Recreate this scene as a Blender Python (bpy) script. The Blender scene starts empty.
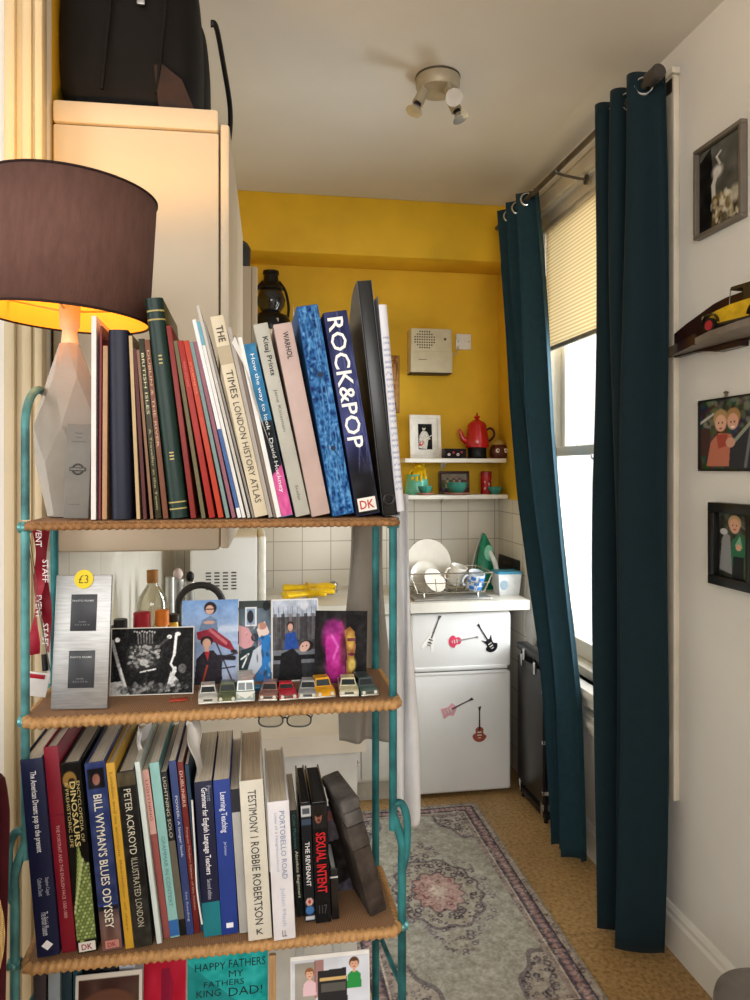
import bpy, bmesh, math, random
import numpy as np
from mathutils import Vector, Matrix, Euler

random.seed(7)
RNG = np.random.default_rng(11)
COL = bpy.context.scene.collection
PI = math.pi

# ------------------------------------------------------------------ camera model
CAMZ = 1.55
TH = math.atan(125 / 750.0)
CT, ST = math.cos(TH), math.sin(TH)
HZ = 468.0


def ray(px, py):
    u = (px - 375) / 750.0
    v = (HZ - py) / 750.0
    return Vector((ST + u * CT, CT - u * ST, v))


def atY(px, py, Y):
    r = ray(px, py)
    return Vector((0, 0, CAMZ)) + r * (Y / r.y)


def atX(px, py, X):
    r = ray(px, py)
    return Vector((0, 0, CAMZ)) + r * (X / r.x)


def atZ(px, py, Z):
    r = ray(px, py)
    return Vector((0, 0, CAMZ)) + r * ((Z - CAMZ) / r.z)


# ------------------------------------------------------------------ colour / materials
def s2l(c):
    c = np.asarray(c, dtype=float)
    return np.where(c <= 0.04045, c / 12.92, ((c + 0.055) / 1.055) ** 2.4)


def lin(h):
    h = h.lstrip('#')
    return tuple(float(s2l(int(h[i:i + 2], 16) / 255.0)) for i in (0, 2, 4)) + (1.0,)


MATS = {}


def nd(nt, t, **kw):
    n = nt.nodes.new(t)
    for k, v in kw.items():
        if k.startswith('i_'):
            n.inputs[k[2:].replace('_', ' ')].default_value = v
        else:
            setattr(n, k, v)
    return n


def base_mat(name):
    m = bpy.data.materials.new(name)
    m.use_nodes = True
    nt = m.node_tree
    b = nt.nodes['Principled BSDF']
    return m, nt, b


def ramp(nt, fac, stops):
    r = nt.nodes.new('ShaderNodeValToRGB')
    e = r.color_ramp.elements
    while len(e) < len(stops):
        e.new(0.5)
    for el, (p, c) in zip(e, stops):
        el.position = p
        el.color = c if len(c) == 4 else lin(c)
    nt.links.new(fac, r.inputs['Fac'])
    return r.outputs['Color']


def mat(hexc, rough=0.55, metal=0.0, var=0.06, scale=25.0, bump=0.0, bscale=150.0, coat=0.0,
        trans=0.0, emis=0.0, sheen=0.0, stretch=None, ior=1.45):
    key = (hexc, rough, metal, var, scale, bump, bscale, coat, trans, emis, sheen, stretch)
    if key in MATS:
        return MATS[key]
    m, nt, b = base_mat('surface')
    c = lin(hexc)
    tc = nt.nodes.new('ShaderNodeTexCoord')
    src = tc.outputs['Object']
    if stretch:
        mp = nt.nodes.new('ShaderNodeMapping')
        mp.inputs['Scale'].default_value = stretch
        nt.links.new(src, mp.inputs['Vector'])
        src = mp.outputs['Vector']
    n = nd(nt, 'ShaderNodeTexNoise', i_Scale=scale, i_Detail=3.0)
    nt.links.new(src, n.inputs['Vector'])
    lo = tuple(max(0, x * (1 - var * 2)) for x in c[:3]) + (1,)
    hi = tuple(min(1, x * (1 + var * 2)) for x in c[:3]) + (1,)
    col = ramp(nt, n.outputs['Fac'], [(0.3, lo), (0.7, hi)])
    nt.links.new(col, b.inputs['Base Color'])
    b.inputs['Roughness'].default_value = rough
    b.inputs['Specular IOR Level'].default_value = 0.3 if rough > 0.3 else 0.5
    b.inputs['Metallic'].default_value = metal
    b.inputs['Coat Weight'].default_value = coat
    b.inputs['Transmission Weight'].default_value = trans
    b.inputs['IOR'].default_value = ior
    if sheen:
        b.inputs['Sheen Weight'].default_value = sheen
    if emis:
        b.inputs['Emission Color'].default_value = c
        b.inputs['Emission Strength'].default_value = emis
    if bump:
        n2 = nd(nt, 'ShaderNodeTexNoise', i_Scale=bscale, i_Detail=4.0)
        nt.links.new(src, n2.inputs['Vector'])
        bp = nd(nt, 'ShaderNodeBump', i_Strength=bump, i_Distance=0.004)
        nt.links.new(n2.outputs['Fac'], bp.inputs['Height'])
        nt.links.new(bp.outputs['Normal'], b.inputs['Normal'])
    MATS[key] = m
    return m


def print_mat(rough=0.45):
    key = ('print', rough)
    if key in MATS:
        return MATS[key]
    m, nt, b = base_mat('printed_surface')
    a = nt.nodes.new('ShaderNodeAttribute')
    a.attribute_name = 'Col'
    nt.links.new(a.outputs['Color'], b.inputs['Base Color'])
    b.inputs['Roughness'].default_value = max(rough, 0.5)
    b.inputs['Specular IOR Level'].default_value = 0.12
    MATS[key] = m
    return m


def glass_mat(tint='#ffffff', gloss=0.12):
    key = ('glass', tint, gloss)
    if key in MATS:
        return MATS[key]
    m = bpy.data.materials.new('clear_glass')
    m.use_nodes = True
    nt = m.node_tree
    nt.nodes.clear()
    o = nt.nodes.new('ShaderNodeOutputMaterial')
    t = nt.nodes.new('ShaderNodeBsdfTransparent')
    t.inputs['Color'].default_value = lin(tint)
    g = nt.nodes.new('ShaderNodeBsdfGlossy')
    g.inputs['Roughness'].default_value = 0.05
    f = nt.nodes.new('ShaderNodeLayerWeight')
    f.inputs['Blend'].default_value = 0.25
    mul = nd(nt, 'ShaderNodeMath', operation='MULTIPLY_ADD')
    mul.inputs[1].default_value = 0.5
    mul.inputs[2].default_value = gloss * 0.3
    nt.links.new(f.outputs['Fresnel'], mul.inputs[0])
    mx = nt.nodes.new('ShaderNodeMixShader')
    nt.links.new(mul.outputs[0], mx.inputs[0])
    nt.links.new(t.outputs[0], mx.inputs[1])
    nt.links.new(g.outputs[0], mx.inputs[2])
    nt.links.new(mx.outputs[0], o.inputs['Surface'])
    MATS[key] = m
    return m


def cloth_mat(hexc, trans=0.25, var=0.1, scale=40, bump=0.15):
    key = ('cloth', hexc, trans, var, scale)
    if key in MATS:
        return MATS[key]
    m = bpy.data.materials.new('woven_cloth')
    m.use_nodes = True
    nt = m.node_tree
    nt.nodes.clear()
    o = nt.nodes.new('ShaderNodeOutputMaterial')
    p = nt.nodes.new('ShaderNodeBsdfPrincipled')
    t = nt.nodes.new('ShaderNodeBsdfTranslucent')
    tc = nt.nodes.new('ShaderNodeTexCoord')
    n = nd(nt, 'ShaderNodeTexNoise', i_Scale=float(scale), i_Detail=5.0)
    nt.links.new(tc.outputs['Object'], n.inputs['Vector'])
    c = lin(hexc)
    col = ramp(nt, n.outputs['Fac'], [(0.3, tuple(x * (1 - var) for x in c[:3]) + (1,)), (0.7, tuple(min(1, x * (1 + var)) for x in c[:3]) + (1,))])
    nt.links.new(col, p.inputs['Base Color'])
    nt.links.new(col, t.inputs['Color'])
    p.inputs['Roughness'].default_value = 0.8
    p.inputs['Sheen Weight'].default_value = 0.04
    p.inputs['Specular IOR Level'].default_value = 0.2
    n2 = nd(nt, 'ShaderNodeTexNoise', i_Scale=300.0, i_Detail=2.0)
    nt.links.new(tc.outputs['Object'], n2.inputs['Vector'])
    bp = nd(nt, 'ShaderNodeBump', i_Strength=bump, i_Distance=0.003)
    nt.links.new(n2.outputs['Fac'], bp.inputs['Height'])
    nt.links.new(bp.outputs['Normal'], p.inputs['Normal'])
    mx = nt.nodes.new('ShaderNodeMixShader')
    mx.inputs[0].default_value = trans
    nt.links.new(p.outputs[0], mx.inputs[1])
    nt.links.new(t.outputs[0], mx.inputs[2])
    nt.links.new(mx.outputs[0], o.inputs['Surface'])
    MATS[key] = m
    return m


def tile_mat(axes, size, tile_hex, grout_hex):
    m, nt, b = base_mat('ceramic_tiles')
    g = nt.nodes.new('ShaderNodeNewGeometry')
    sp = nt.nodes.new('ShaderNodeSeparateXYZ')
    cb = nt.nodes.new('ShaderNodeCombineXYZ')
    nt.links.new(g.outputs['Position'], sp.inputs[0])
    nt.links.new(sp.outputs[axes[0]], cb.inputs['X'])
    nt.links.new(sp.outputs[axes[1]], cb.inputs['Y'])
    mp = nt.nodes.new('ShaderNodeMapping')
    mp.inputs['Location'].default_value = (0.03, 0.035, 0)
    nt.links.new(cb.outputs[0], mp.inputs['Vector'])
    br = nt.nodes.new('ShaderNodeTexBrick')
    br.offset = 0.0
    br.squash = 1.0
    br.inputs['Color1'].default_value = lin(tile_hex)
    c2 = lin(tile_hex)
    br.inputs['Color2'].default_value = tuple(x * 0.93 for x in c2[:3]) + (1,)
    br.inputs['Mortar'].default_value = lin(grout_hex)
    br.inputs['Scale'].default_value = 1.0
    br.inputs['Mortar Size'].default_value = 0.0022
    br.inputs['Mortar Smooth'].default_value = 0.2
    br.inputs['Brick Width'].default_value = size
    br.inputs['Row Height'].default_value = size
    nt.links.new(mp.outputs[0], br.inputs['Vector'])
    nt.links.new(br.outputs['Color'], b.inputs['Base Color'])
    b.inputs['Roughness'].default_value = 0.25
    bp = nd(nt, 'ShaderNodeBump', i_Strength=0.4, i_Distance=0.002, invert=True)
    nt.links.new(br.outputs['Fac'], bp.inputs['Height'])
    nt.links.new(bp.outputs['Normal'], b.inputs['Normal'])
    return m


def weave_mat(h1, h2, sx, sy):
    m, nt, b = base_mat('woven_cane')
    tc = nt.nodes.new('ShaderNodeTexCoord')
    w1 = nd(nt, 'ShaderNodeTexWave', i_Scale=sx, i_Distortion=1.2, bands_direction='X')
    w2 = nd(nt, 'ShaderNodeTexWave', i_Scale=sy, i_Distortion=1.2, bands_direction='Y')
    nt.links.new(tc.outputs['Object'], w1.inputs['Vector'])
    nt.links.new(tc.outputs['Object'], w2.inputs['Vector'])
    mm = nd(nt, 'ShaderNodeMath', operation='MULTIPLY')
    nt.links.new(w1.outputs['Fac'], mm.inputs[0])
    nt.links.new(w2.outputs['Fac'], mm.inputs[1])
    col = ramp(nt, mm.outputs[0], [(0.0, h1), (0.6, h2)])
    nt.links.new(col, b.inputs['Base Color'])
    b.inputs['Roughness'].default_value = 0.6
    bp = nd(nt, 'ShaderNodeBump', i_Strength=0.6, i_Distance=0.003)
    nt.links.new(mm.outputs[0], bp.inputs['Height'])
    nt.links.new(bp.outputs['Normal'], b.inputs['Normal'])
    return m


# ------------------------------------------------------------------ object helpers
def thing(name, label, cat, loc=(0, 0, 0), rot=(0, 0, 0), group=None):
    o = bpy.data.objects.new(name, None)
    o.empty_display_size = 0.05
    COL.objects.link(o)
    o.location = loc
    o.rotation_euler = rot
    o['label'] = label
    o['category'] = cat
    if group:
        o['group'] = group
    return o


def tag(o, label, cat, group=None, kind=None):
    o['label'] = label
    o['category'] = cat
    if group:
        o['group'] = group
    if kind:
        o['kind'] = kind
    return o


def world_of(o):
    m = o.matrix_basis.copy()
    p = o.parent
    while p:
        m = p.matrix_basis @ m
        p = p.parent
    return m


def link_mesh(name, me, mats, parent=None, world=False, smooth=40, kind=None):
    if not isinstance(mats, (list, tuple)):
        mats = [mats]
    for m in mats:
        me.materials.append(m)
    o = bpy.data.objects.new(name, me)
    COL.objects.link(o)
    if smooth:
        me.shade_smooth()
        me.set_sharp_from_angle(angle=math.radians(smooth))
    if parent:
        if world:
            me.transform(world_of(parent).inverted())
        o.parent = parent
    elif len(me.vertices):
        n = len(me.vertices)
        co = np.empty(n * 3)
        me.vertices.foreach_get('co', co)
        co = co.reshape(-1, 3)
        c = (co.min(0) + co.max(0)) / 2
        c[2] = co[:, 2].min()
        me.transform(Matrix.Translation(-Vector(c)))
        o.location = c
    if kind:
        o['kind'] = kind
    return o


class MB:
    def __init__(s):
        s.bm = bmesh.new()
        s.mi = 0

    def _mark(s, n0, M=None):
        s.bm.faces.ensure_lookup_table()
        fs = s.bm.faces[n0:]
        for f in fs:
            f.material_index = s.mi
        return s

    def box(s, c, d, bev=0.0, rot=None, seg=2, taper=None):
        n0 = len(s.bm.faces)
        r = bmesh.ops.create_cube(s.bm, size=1.0)
        vs = r['verts']
        for v in vs:
            v.co = Vector((v.co.x * d[0], v.co.y * d[1], v.co.z * d[2]))
            if taper and v.co.z > 0:
                v.co.x *= taper[0]
                v.co.y *= taper[1]
        if bev > 0:
            es = list({e for v in vs for e in v.link_edges})
            rb = bmesh.ops.bevel(s.bm, geom=es, offset=min(bev, min(d) * 0.49), segments=seg, affect='EDGES', profile=0.5)
            vs = list({v for f in rb['faces'] for v in f.verts} | {v for v in vs if v.is_valid})
        M = Matrix.Translation(Vector(c))
        if rot is not None:
            M = M @ (rot if isinstance(rot, Matrix) else Euler(rot).to_matrix().to_4x4())
        for v in vs:
            v.co = M @ v.co
        s.bm.faces.ensure_lookup_table()
        # bevel may reorder faces: mark by verts
        for v in vs:
            for f in v.link_faces:
                f.material_index = s.mi
        return s

    def bx(s, x0, x1, y0, y1, z0, z1, bev=0.0, **k):
        return s.box(((x0 + x1) / 2, (y0 + y1) / 2, (z0 + z1) / 2), (abs(x1 - x0), abs(y1 - y0), abs(z1 - z0)), bev, **k)

    def face(s, pts):
        vs = [s.bm.verts.new(Vector(p)) for p in pts]
        f = s.bm.faces.new(vs)
        f.material_index = s.mi
        return s

    def rings(s, rings, cap=True, closed=False):
        """rings: list of lists of points, bridged in order"""
        vr = [[s.bm.verts.new(Vector(p)) for p in r] for r in rings]
        n = len(vr[0])
        m = len(vr)
        for i in range(m if closed else m - 1):
            a, b = vr[i], vr[(i + 1) % m]
            for j in range(n):
                k = (j + 1) % n
                try:
                    f = s.bm.faces.new((a[j], a[k], b[k], b[j]))
                    f.material_index = s.mi
                except ValueError:
                    pass
        if cap and not closed:
            for r in (list(reversed(vr[0])), vr[-1]):
                try:
                    f = s.bm.faces.new(r)
                    f.material_index = s.mi
                except ValueError:
                    pass
        return s

    def lathe(s, prof, c=(0, 0, 0), n=28, M=None, cap=True, sx=1.0, sy=1.0):
        R = []
        M = M or Matrix.Identity(4)
        T = Matrix.Translation(Vector(c)) @ M
        for r, z in prof:
            r = max(r, 0.0002)
            R.append([T @ Vector((r * sx * math.cos(2 * PI * j / n), r * sy * math.sin(2 * PI * j / n), z)) for j in range(n)])
        return s.rings(R, cap)

    def cyl(s, p0, p1, r0, r1=None, n=20):
        r1 = r0 if r1 is None else r1
        p0, p1 = Vector(p0), Vector(p1)
        d = (p1 - p0)
        q = d.to_track_quat('Z', 'Y').to_matrix().to_4x4()
        return s.lathe([(r0, 0), (r1, d.length)], p0, n, q)

    def tube(s, pts, r, n=8, closed=False, ripple=None, cap=True, sub=1):
        pts = [Vector(p) for p in pts]
        m = len(pts)
        up = Vector((0, 0, 1))
        R = []
        acc = 0.0
        prevn = None
        for i, p in enumerate(pts):
            if closed:
                t = pts[(i + 1) % m] - pts[i - 1]
            else:
                t = pts[min(i + 1, m - 1)] - pts[max(i - 1, 0)]
            t.normalize()
            if prevn is None:
                a = up if abs(t.dot(up)) < 0.9 else Vector((1, 0, 0))
                nn = (a - t * a.dot(t)).normalized()
            else:
                nn = (prevn - t * prevn.dot(t)).normalized()
            prevn = nn
            bb = t.cross(nn)
            if i:
                acc += (p - pts[i - 1]).length
            rr = r[i] if isinstance(r, (list, tuple)) else r
            ring = []
            for j in range(n):
                a = 2 * PI * j / n
                q = rr
                if ripple:
                    q = rr * (1 + ripple[1] * math.sin(2 * PI * acc / ripple[0] + a))
                ring.append(p + (nn * math.cos(a) + bb * math.sin(a)) * q)
            R.append(ring)
        return s.rings(R, cap, closed)

    def ell(s, c, rad, n=20, m=12, M=None, e=1.0):
        R = []
        T = Matrix.Translation(Vector(c)) @ (M or Matrix.Identity(4))

        def pw(x):
            return math.copysign(abs(x) ** e, x)
        for i in range(m + 1):
            ph = -PI / 2 + PI * i / m
            cr, sz = pw(math.cos(ph)), pw(math.sin(ph))
            cr = max(cr, 0.003)
            R.append([T @ Vector((rad[0] * cr * pw(math.cos(2 * PI * j / n)), rad[1] * cr * pw(math.sin(2 * PI * j / n)), rad[2] * sz)) for j in range(n)])
        return s.rings(R, True)

    def prism(s, pts, d0, d1, plane='XZ'):
        def P(a, b, d):
            return {'XZ': (a, d, b), 'XY': (a, b, d), 'YZ': (d, a, b)}[plane]
        return s.rings([[P(a, b, d0) for a, b in pts], [P(a, b, d1) for a, b in pts]], True)

    def surf(s, fn, nu, nv, closed_u=False):
        V = [[s.bm.verts.new(Vector(fn(i / nu, j / nv))) for i in range(nu + 1)] for j in range(nv + 1)]
        for j in range(nv):
            for i in range(nu):
                f = s.bm.faces.new((V[j][i], V[j][i + 1], V[j + 1][i + 1], V[j + 1][i]))
                f.material_index = s.mi
        return s

    def bevel(s, off, seg=2, ang=30):
        es = [e for e in s.bm.edges if len(e.link_faces) == 2 and e.calc_face_angle(0) > math.radians(ang)]
        bmesh.ops.bevel(s.bm, geom=es, offset=off, segments=seg, affect='EDGES', profile=0.5)
        return s

    def xf(s, M):
        bmesh.ops.transform(s.bm, matrix=M, verts=s.bm.verts)
        return s

    def build(s, name, mats, parent=None, world=False, smooth=40, kind=None, fix=True):
        if fix:
            bmesh.ops.recalc_face_normals(s.bm, faces=s.bm.faces)
        me = bpy.data.meshes.new(name)
        s.bm.to_mesh(me)
        s.bm.free()
        return link_mesh(name, me, mats, parent, world, smooth, kind)


def dup_tree(o, parent=None):
    c = o.copy()
    COL.objects.link(c)
    if parent:
        c.parent = parent
    for ch in list(o.children):
        dup_tree(ch, c)
    return c


def arc(c, r, a0, a1, n, plane='XZ', ry=None):
    ry = ry or r
    out = []
    for i in range(n + 1):
        a = a0 + (a1 - a0) * i / n
        x, y = r * math.cos(a), ry * math.sin(a)
        v = {'XZ': (x, 0, y), 'XY': (x, y, 0), 'YZ': (0, x, y)}[plane]
        out.append(Vector(c) + Vector(v))
    return out


def spline(pts, n=8):
    pts = [Vector(p) for p in pts]
    P = [pts[0]] + pts + [pts[-1]]
    out = []
    for i in range(1, len(P) - 2):
        for k in range(n):
            t = k / n
            a, b, c, d = P[i - 1], P[i], P[i + 1], P[i + 2]
            out.append(0.5 * ((2 * b) + (c - a) * t + (2 * a - 5 * b + 4 * c - d) * t * t + (3 * b - a - 3 * c + d) * t ** 3))
    out.append(pts[-1])
    return out


# ------------------------------------------------------------------ lettering
def text_mesh(body, length=None, height=None, bold=0.0, align='LEFT'):
    cu = bpy.data.curves.new('lettering', 'FONT')
    cu.body = body
    cu.size = 1.0
    cu.offset = bold
    cu.resolution_u = 2
    ob = bpy.data.objects.new('lettering', cu)
    me = bpy.data.meshes.new_from_object(ob)
    bpy.data.objects.remove(ob)
    n = len(me.vertices)
    co = np.empty(n * 3)
    me.vertices.foreach_get('co', co)
    co = co.reshape(-1, 3)
    lo, hi = co.min(0), co.max(0)
    sx = length / (hi[0] - lo[0]) if length else None
    sy = height / (hi[1] - lo[1]) if height else None
    sx = sx or sy
    sy = sy or sx
    co[:, 0] = (co[:, 0] - (lo[0] + hi[0]) / 2) * sx
    co[:, 1] = (co[:, 1] - (lo[1] + hi[1]) / 2) * sy
    co[:, 2] = 0
    me.vertices.foreach_set('co', co.ravel())
    return me


DOWN = Matrix(((0, 1, 0, 0), (0, 0, -1, 0), (-1, 0, 0, 0), (0, 0, 0, 1)))   # reads top to bottom, faces -Y
FRONT = Matrix(((1, 0, 0, 0), (0, 0, -1, 0), (0, 1, 0, 0), (0, 0, 0, 1)))   # upright, faces -Y


def letter(body, parent, center, M, hexc, length=None, height=None, bold=0.0, name='title', rough=0.5, lbl=None):
    me = text_mesh(body, length, height, bold)
    me.transform(Matrix.Translation(Vector(center)) @ M)
    o = link_mesh(name, me, mat(hexc, rough, var=0.02), parent, smooth=0)
    if lbl:
        o['label'] = lbl
    return o


# ------------------------------------------------------------------ painted prints (vertex colours computed here)
class Pic:
    def __init__(s, w, h, bg):
        s.w, s.h = w, h
        s.a = np.zeros((h, w, 3)) + np.array(s.c(bg))
        s.X, s.Y = np.meshgrid((np.arange(w) + 0.5) / w, (np.arange(h) + 0.5) / h)

    @staticmethod
    def c(h):
        if isinstance(h, str):
            h = h.lstrip('#')
            return [int(h[i:i + 2], 16) / 255 for i in (0, 2, 4)]
        return h

    def put(s, m, col, al=1.0):
        m = (np.clip(m, 0, 1) * al)[..., None]
        s.a = s.a * (1 - m) + np.array(s.c(col)) * m
        return s

    def rect(s, x0, y0, x1, y1, col, al=1):
        return s.put(((s.X >= x0) & (s.X <= x1) & (s.Y >= y0) & (s.Y <= y1)).astype(float), col, al)

    def ell(s, cx, cy, rx, ry, col, ang=0, soft=0.15, al=1):
        dx, dy = s.X - cx, s.Y - cy
        ca, sa = math.cos(ang), math.sin(ang)
        u, v = (dx * ca + dy * sa) / rx, (-dx * sa + dy * ca) / ry
        d = np.sqrt(u * u + v * v)
        return s.put((1 + soft / 2 - d) / max(soft, 1e-3), col, al)

    def poly(s, pts, col, al=1):
        ins = np.zeros((s.h, s.w), bool)
        n = len(pts)
        for i in range(n):
            x0, y0 = pts[i]
            x1, y1 = pts[(i + 1) % n]
            if y0 == y1:
                continue
            c = ((s.Y < y0) != (s.Y < y1)) & (s.X < (x1 - x0) * (s.Y - y0) / (y1 - y0) + x0)
            ins ^= c
        return s.put(ins.astype(float), col, al)

    def line(s, pts, w, col, al=1):
        asp = s.w / s.h
        for (x0, y0), (x1, y1) in zip(pts[:-1], pts[1:]):
            dx, dy = (x1 - x0) * asp, y1 - y0
            L = dx * dx + dy * dy + 1e-9
            t = np.clip((((s.X - x0) * asp) * dx + (s.Y - y0) * dy) / L, 0, 1)
            d = np.sqrt(((s.X - x0) * asp - t * dx) ** 2 + (s.Y - y0 - t * dy) ** 2)
            s.put((w - d) / (w * 0.4) + 0.3, col, al)
        return s

    def grad(s, top, bot, y0=0, y1=1, al=1):
        t = np.clip((s.Y - y0) / (y1 - y0), 0, 1)[..., None]
        m = ((s.Y >= y0) & (s.Y <= y1)).astype(float)[..., None] * al
        s.a = s.a * (1 - m) + (np.array(s.c(top)) * (1 - t) + np.array(s.c(bot)) * t) * m
        return s

    def noise(s, cells, amp, mono=True, mask=None):
        g = RNG.random((cells + 2, max(2, int(cells * s.w / s.h)) + 2, 1 if mono else 3)) - 0.5
        gy = s.Y * (g.shape[0] - 1.01)
        gx = s.X * (g.shape[1] - 1.01)
        iy, ix = gy.astype(int), gx.astype(int)
        fy, fx = (gy - iy)[..., None], (gx - ix)[..., None]
        v = g[iy, ix] * (1 - fy) * (1 - fx) + g[iy + 1, ix] * fy * (1 - fx) + g[iy, ix + 1] * (1 - fy) * fx + g[iy + 1, ix + 1] * fy * fx
        v = v * 2 * amp
        if mask is not None:
            v = v * mask[..., None]
        s.a = np.clip(s.a + v, 0, 1)
        return s

    def blob(s, n, box, r, cols, al=0.9):
        for _ in range(n):
            x = box[0] + (box[2] - box[0]) * RNG.random()
            y = box[1] + (box[3] - box[1]) * RNG.random()
            q = r * (0.5 + RNG.random())
            s.ell(x, y, q * s.h / s.w, q * (0.6 + 0.8 * RNG.random()), cols[int(RNG.random() * len(cols))], RNG.random() * 3, 0.5, al)
        return s

    def border(s, f, col):
        fx, fy = f * s.h / s.w if s.h < s.w else f, f if s.h < s.w else f * s.w / s.h
        m = (s.X < fx) | (s.X > 1 - fx) | (s.Y < fy) | (s.Y > 1 - fy)
        return s.put(m.astype(float), col)

    def mesh(s, W, H, curl=0.0):
        """sheet in local XZ facing -Y, origin at bottom centre"""
        me = bpy.data.meshes.new('print')
        h, w = s.h, s.w
        xs = (np.arange(w) / (w - 1) - 0.5) * W
        zs = (1 - np.arange(h) / (h - 1)) * H
        XX, ZZ = np.meshgrid(xs, zs)
        YY = curl * ((XX / W * 2) ** 2)
        co = np.stack([XX, YY, ZZ], -1).reshape(-1, 3)
        i = np.arange(h * w).reshape(h, w)
        q = np.stack([i[1:, :-1], i[1:, 1:], i[:-1, 1:], i[:-1, :-1]], -1).reshape(-1, 4)
        nf = len(q)
        me.vertices.add(len(co))
        me.vertices.foreach_set('co', co.ravel())
        me.loops.add(nf * 4)
        me.loops.foreach_set('vertex_index', q.ravel().astype(np.int32))
        me.polygons.add(nf)
        me.polygons.foreach_set('loop_start', np.arange(0, nf * 4, 4, dtype=np.int32))
        me.update(calc_edges=True)
        at = me.color_attributes.new('Col', 'FLOAT_COLOR', 'POINT')
        c = np.ones((h * w, 4), np.float32)
        c[:, :3] = s2l(np.clip(s.a, 0, 1)).reshape(-1, 3)
        at.data.foreach_set('color', c.ravel())
        return me


def person(p, cx, cy, s, hair, skin, shirt, hh=None):
    """a small painted figure: shoulders, neck, head, hair"""
    a = p.h / p.w
    p.poly([(cx - s * 1.25 * a, cy + s * 4.2), (cx - s * 1.15 * a, cy + s * 1.9), (cx - s * 0.45 * a, cy + s * 1.25), (cx + s * 0.45 * a, cy + s * 1.25), (cx + s * 1.15 * a, cy + s * 1.9), (cx + s * 1.25 * a, cy + s * 4.2)], shirt)
    p.rect(cx - s * 0.28 * a, cy + s * 0.6, cx + s * 0.28 * a, cy + s * 1.45, skin)
    p.ell(cx, cy - s * 0.2, s * 0.86 * a, s * 1.0, hair)
    p.ell(cx, cy + s * 0.12, s * 0.68 * a, s * 0.85, skin)
    for d in (-1, 1):
        p.ell(cx + d * s * 0.27 * a, cy, s * 0.1 * a, s * 0.08, '#2a1a14')
    p.ell(cx, cy + s * 0.5, s * 0.25 * a, s * 0.08, '#9a4a42')
    p.ell(cx, cy - s * 0.72, s * 0.66 * a, s * 0.34, hair)
    return p
# ================================================================== ROOM
W, YB, CEIL = 1.35, 3.95, 2.90
XL = -0.385
paint_white = mat('#dad7d0', 0.75, var=0.02, scale=3, bump=0.05, bscale=60)
paint_cream = mat('#c6b797', 0.45, var=0.03, scale=6, bump=0.05, bscale=40)
ceil_white = mat('#d2cfc8', 0.85, var=0.02, scale=2, bump=0.05, bscale=50)
yellow = mat('#dcb02a', 0.6, var=0.05, scale=4, bump=0.06, bscale=60)
gloss_white = mat('#e0dcd2', 0.35, var=0.02, scale=5)
appliance = mat('#e6e6e4', 0.3, var=0.015, scale=5)
black_plastic = mat('#121214', 0.4, var=0.1)
chrome = mat('#c9cbcd', 0.18, 1.0, var=0.05)
steel = mat('#8d8c8a', 0.35, 1.0, var=0.08)


def struct(name, mb, m, parent=None):
    return mb.build(name, m, parent, kind=None if parent else 'structure', world=bool(parent), smooth=30)


# floor: cork tiles
m, nt, b = base_mat('cork_floor')
tc = nt.nodes.new('ShaderNodeTexCoord')
n1 = nd(nt, 'ShaderNodeTexNoise', i_Scale=70.0, i_Detail=6.0)
n2 = nd(nt, 'ShaderNodeTexNoise', i_Scale=3.0, i_Detail=2.0)
nt.links.new(tc.outputs['Object'], n1.inputs['Vector'])
nt.links.new(tc.outputs['Object'], n2.inputs['Vector'])
c1 = ramp(nt, n1.outputs['Fac'], [(0.30, '#93703f'), (0.5, '#b99561'), (0.72, '#cdac78')])
c2 = ramp(nt, n2.outputs['Fac'], [(0.3, (0.75, 0.72, 0.68, 1)), (0.7, (1, 1, 1, 1))])
mx = nd(nt, 'ShaderNodeMix', data_type='RGBA', blend_type='MULTIPLY')
mx.inputs['Factor'].default_value = 1.0
nt.links.new(c1, mx.inputs[6])
nt.links.new(c2, mx.inputs[7])
br = nt.nodes.new('ShaderNodeTexBrick')
br.offset = 0.0
for k, v in (('Color1', (1, 1, 1, 1)), ('Color2', (0.93, 0.92, 0.9, 1)), ('Mortar', (0.5, 0.42, 0.33, 1)), ('Scale', 1.0), ('Mortar Size', 0.0015), ('Brick Width', 0.6), ('Row Height', 0.6)):
    br.inputs[k].default_value = v
nt.links.new(tc.outputs['Object'], br.inputs['Vector'])
mx2 = nd(nt, 'ShaderNodeMix', data_type='RGBA', blend_type='MULTIPLY')
mx2.inputs['Factor'].default_value = 1.0
nt.links.new(mx.outputs[2], mx2.inputs[6])
nt.links.new(br.outputs['Color'], mx2.inputs[7])
nt.links.new(mx2.outputs[2], b.inputs['Base Color'])
b.inputs['Roughness'].default_value = 0.5
struct('floor', MB().bx(-2.4, 1.6, -3.0, 4.1, -0.1, 0), m)
struct('ceiling', MB().bx(-2.4, 1.6, -3.0, 4.1, CEIL, CEIL + 0.1), ceil_white)

WY0, WY1, WZ0, WZ1 = 2.30, 3.46, 0.68, 2.74
wr = MB()
wr.bx(W, W + 0.22, -3.0, WY0, 0, CEIL).bx(W, W + 0.22, WY1, YB + 0.15, 0, CEIL)
wr.bx(W, W + 0.22, WY0, WY1, 0, WZ0).bx(W, W + 0.22, WY0, WY1, WZ1, CEIL)
struct('wall_right', wr, paint_white)
struct('wall_back', MB().bx(-0.6, W, YB, YB + 0.15, 0, CEIL), yellow)
struct('wall_left', MB().bx(XL - 0.12, XL, 1.56, YB, 0, CEIL), yellow)
struct('wall_partition', MB().bx(-2.4, XL, 1.505, 1.56, 0, CEIL), paint_white)
struct('wall_behind', MB().bx(-2.4, 1.6, -3.1, -3.0, 0, CEIL), paint_white)
struct('wall_far_left', MB().bx(-2.4, -2.3, -3.0, 1.5, 0, CEIL), paint_white)
struct('beam', MB().bx(XL, W, 3.70, YB, 2.61, CEIL, 0.004), yellow)
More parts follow.
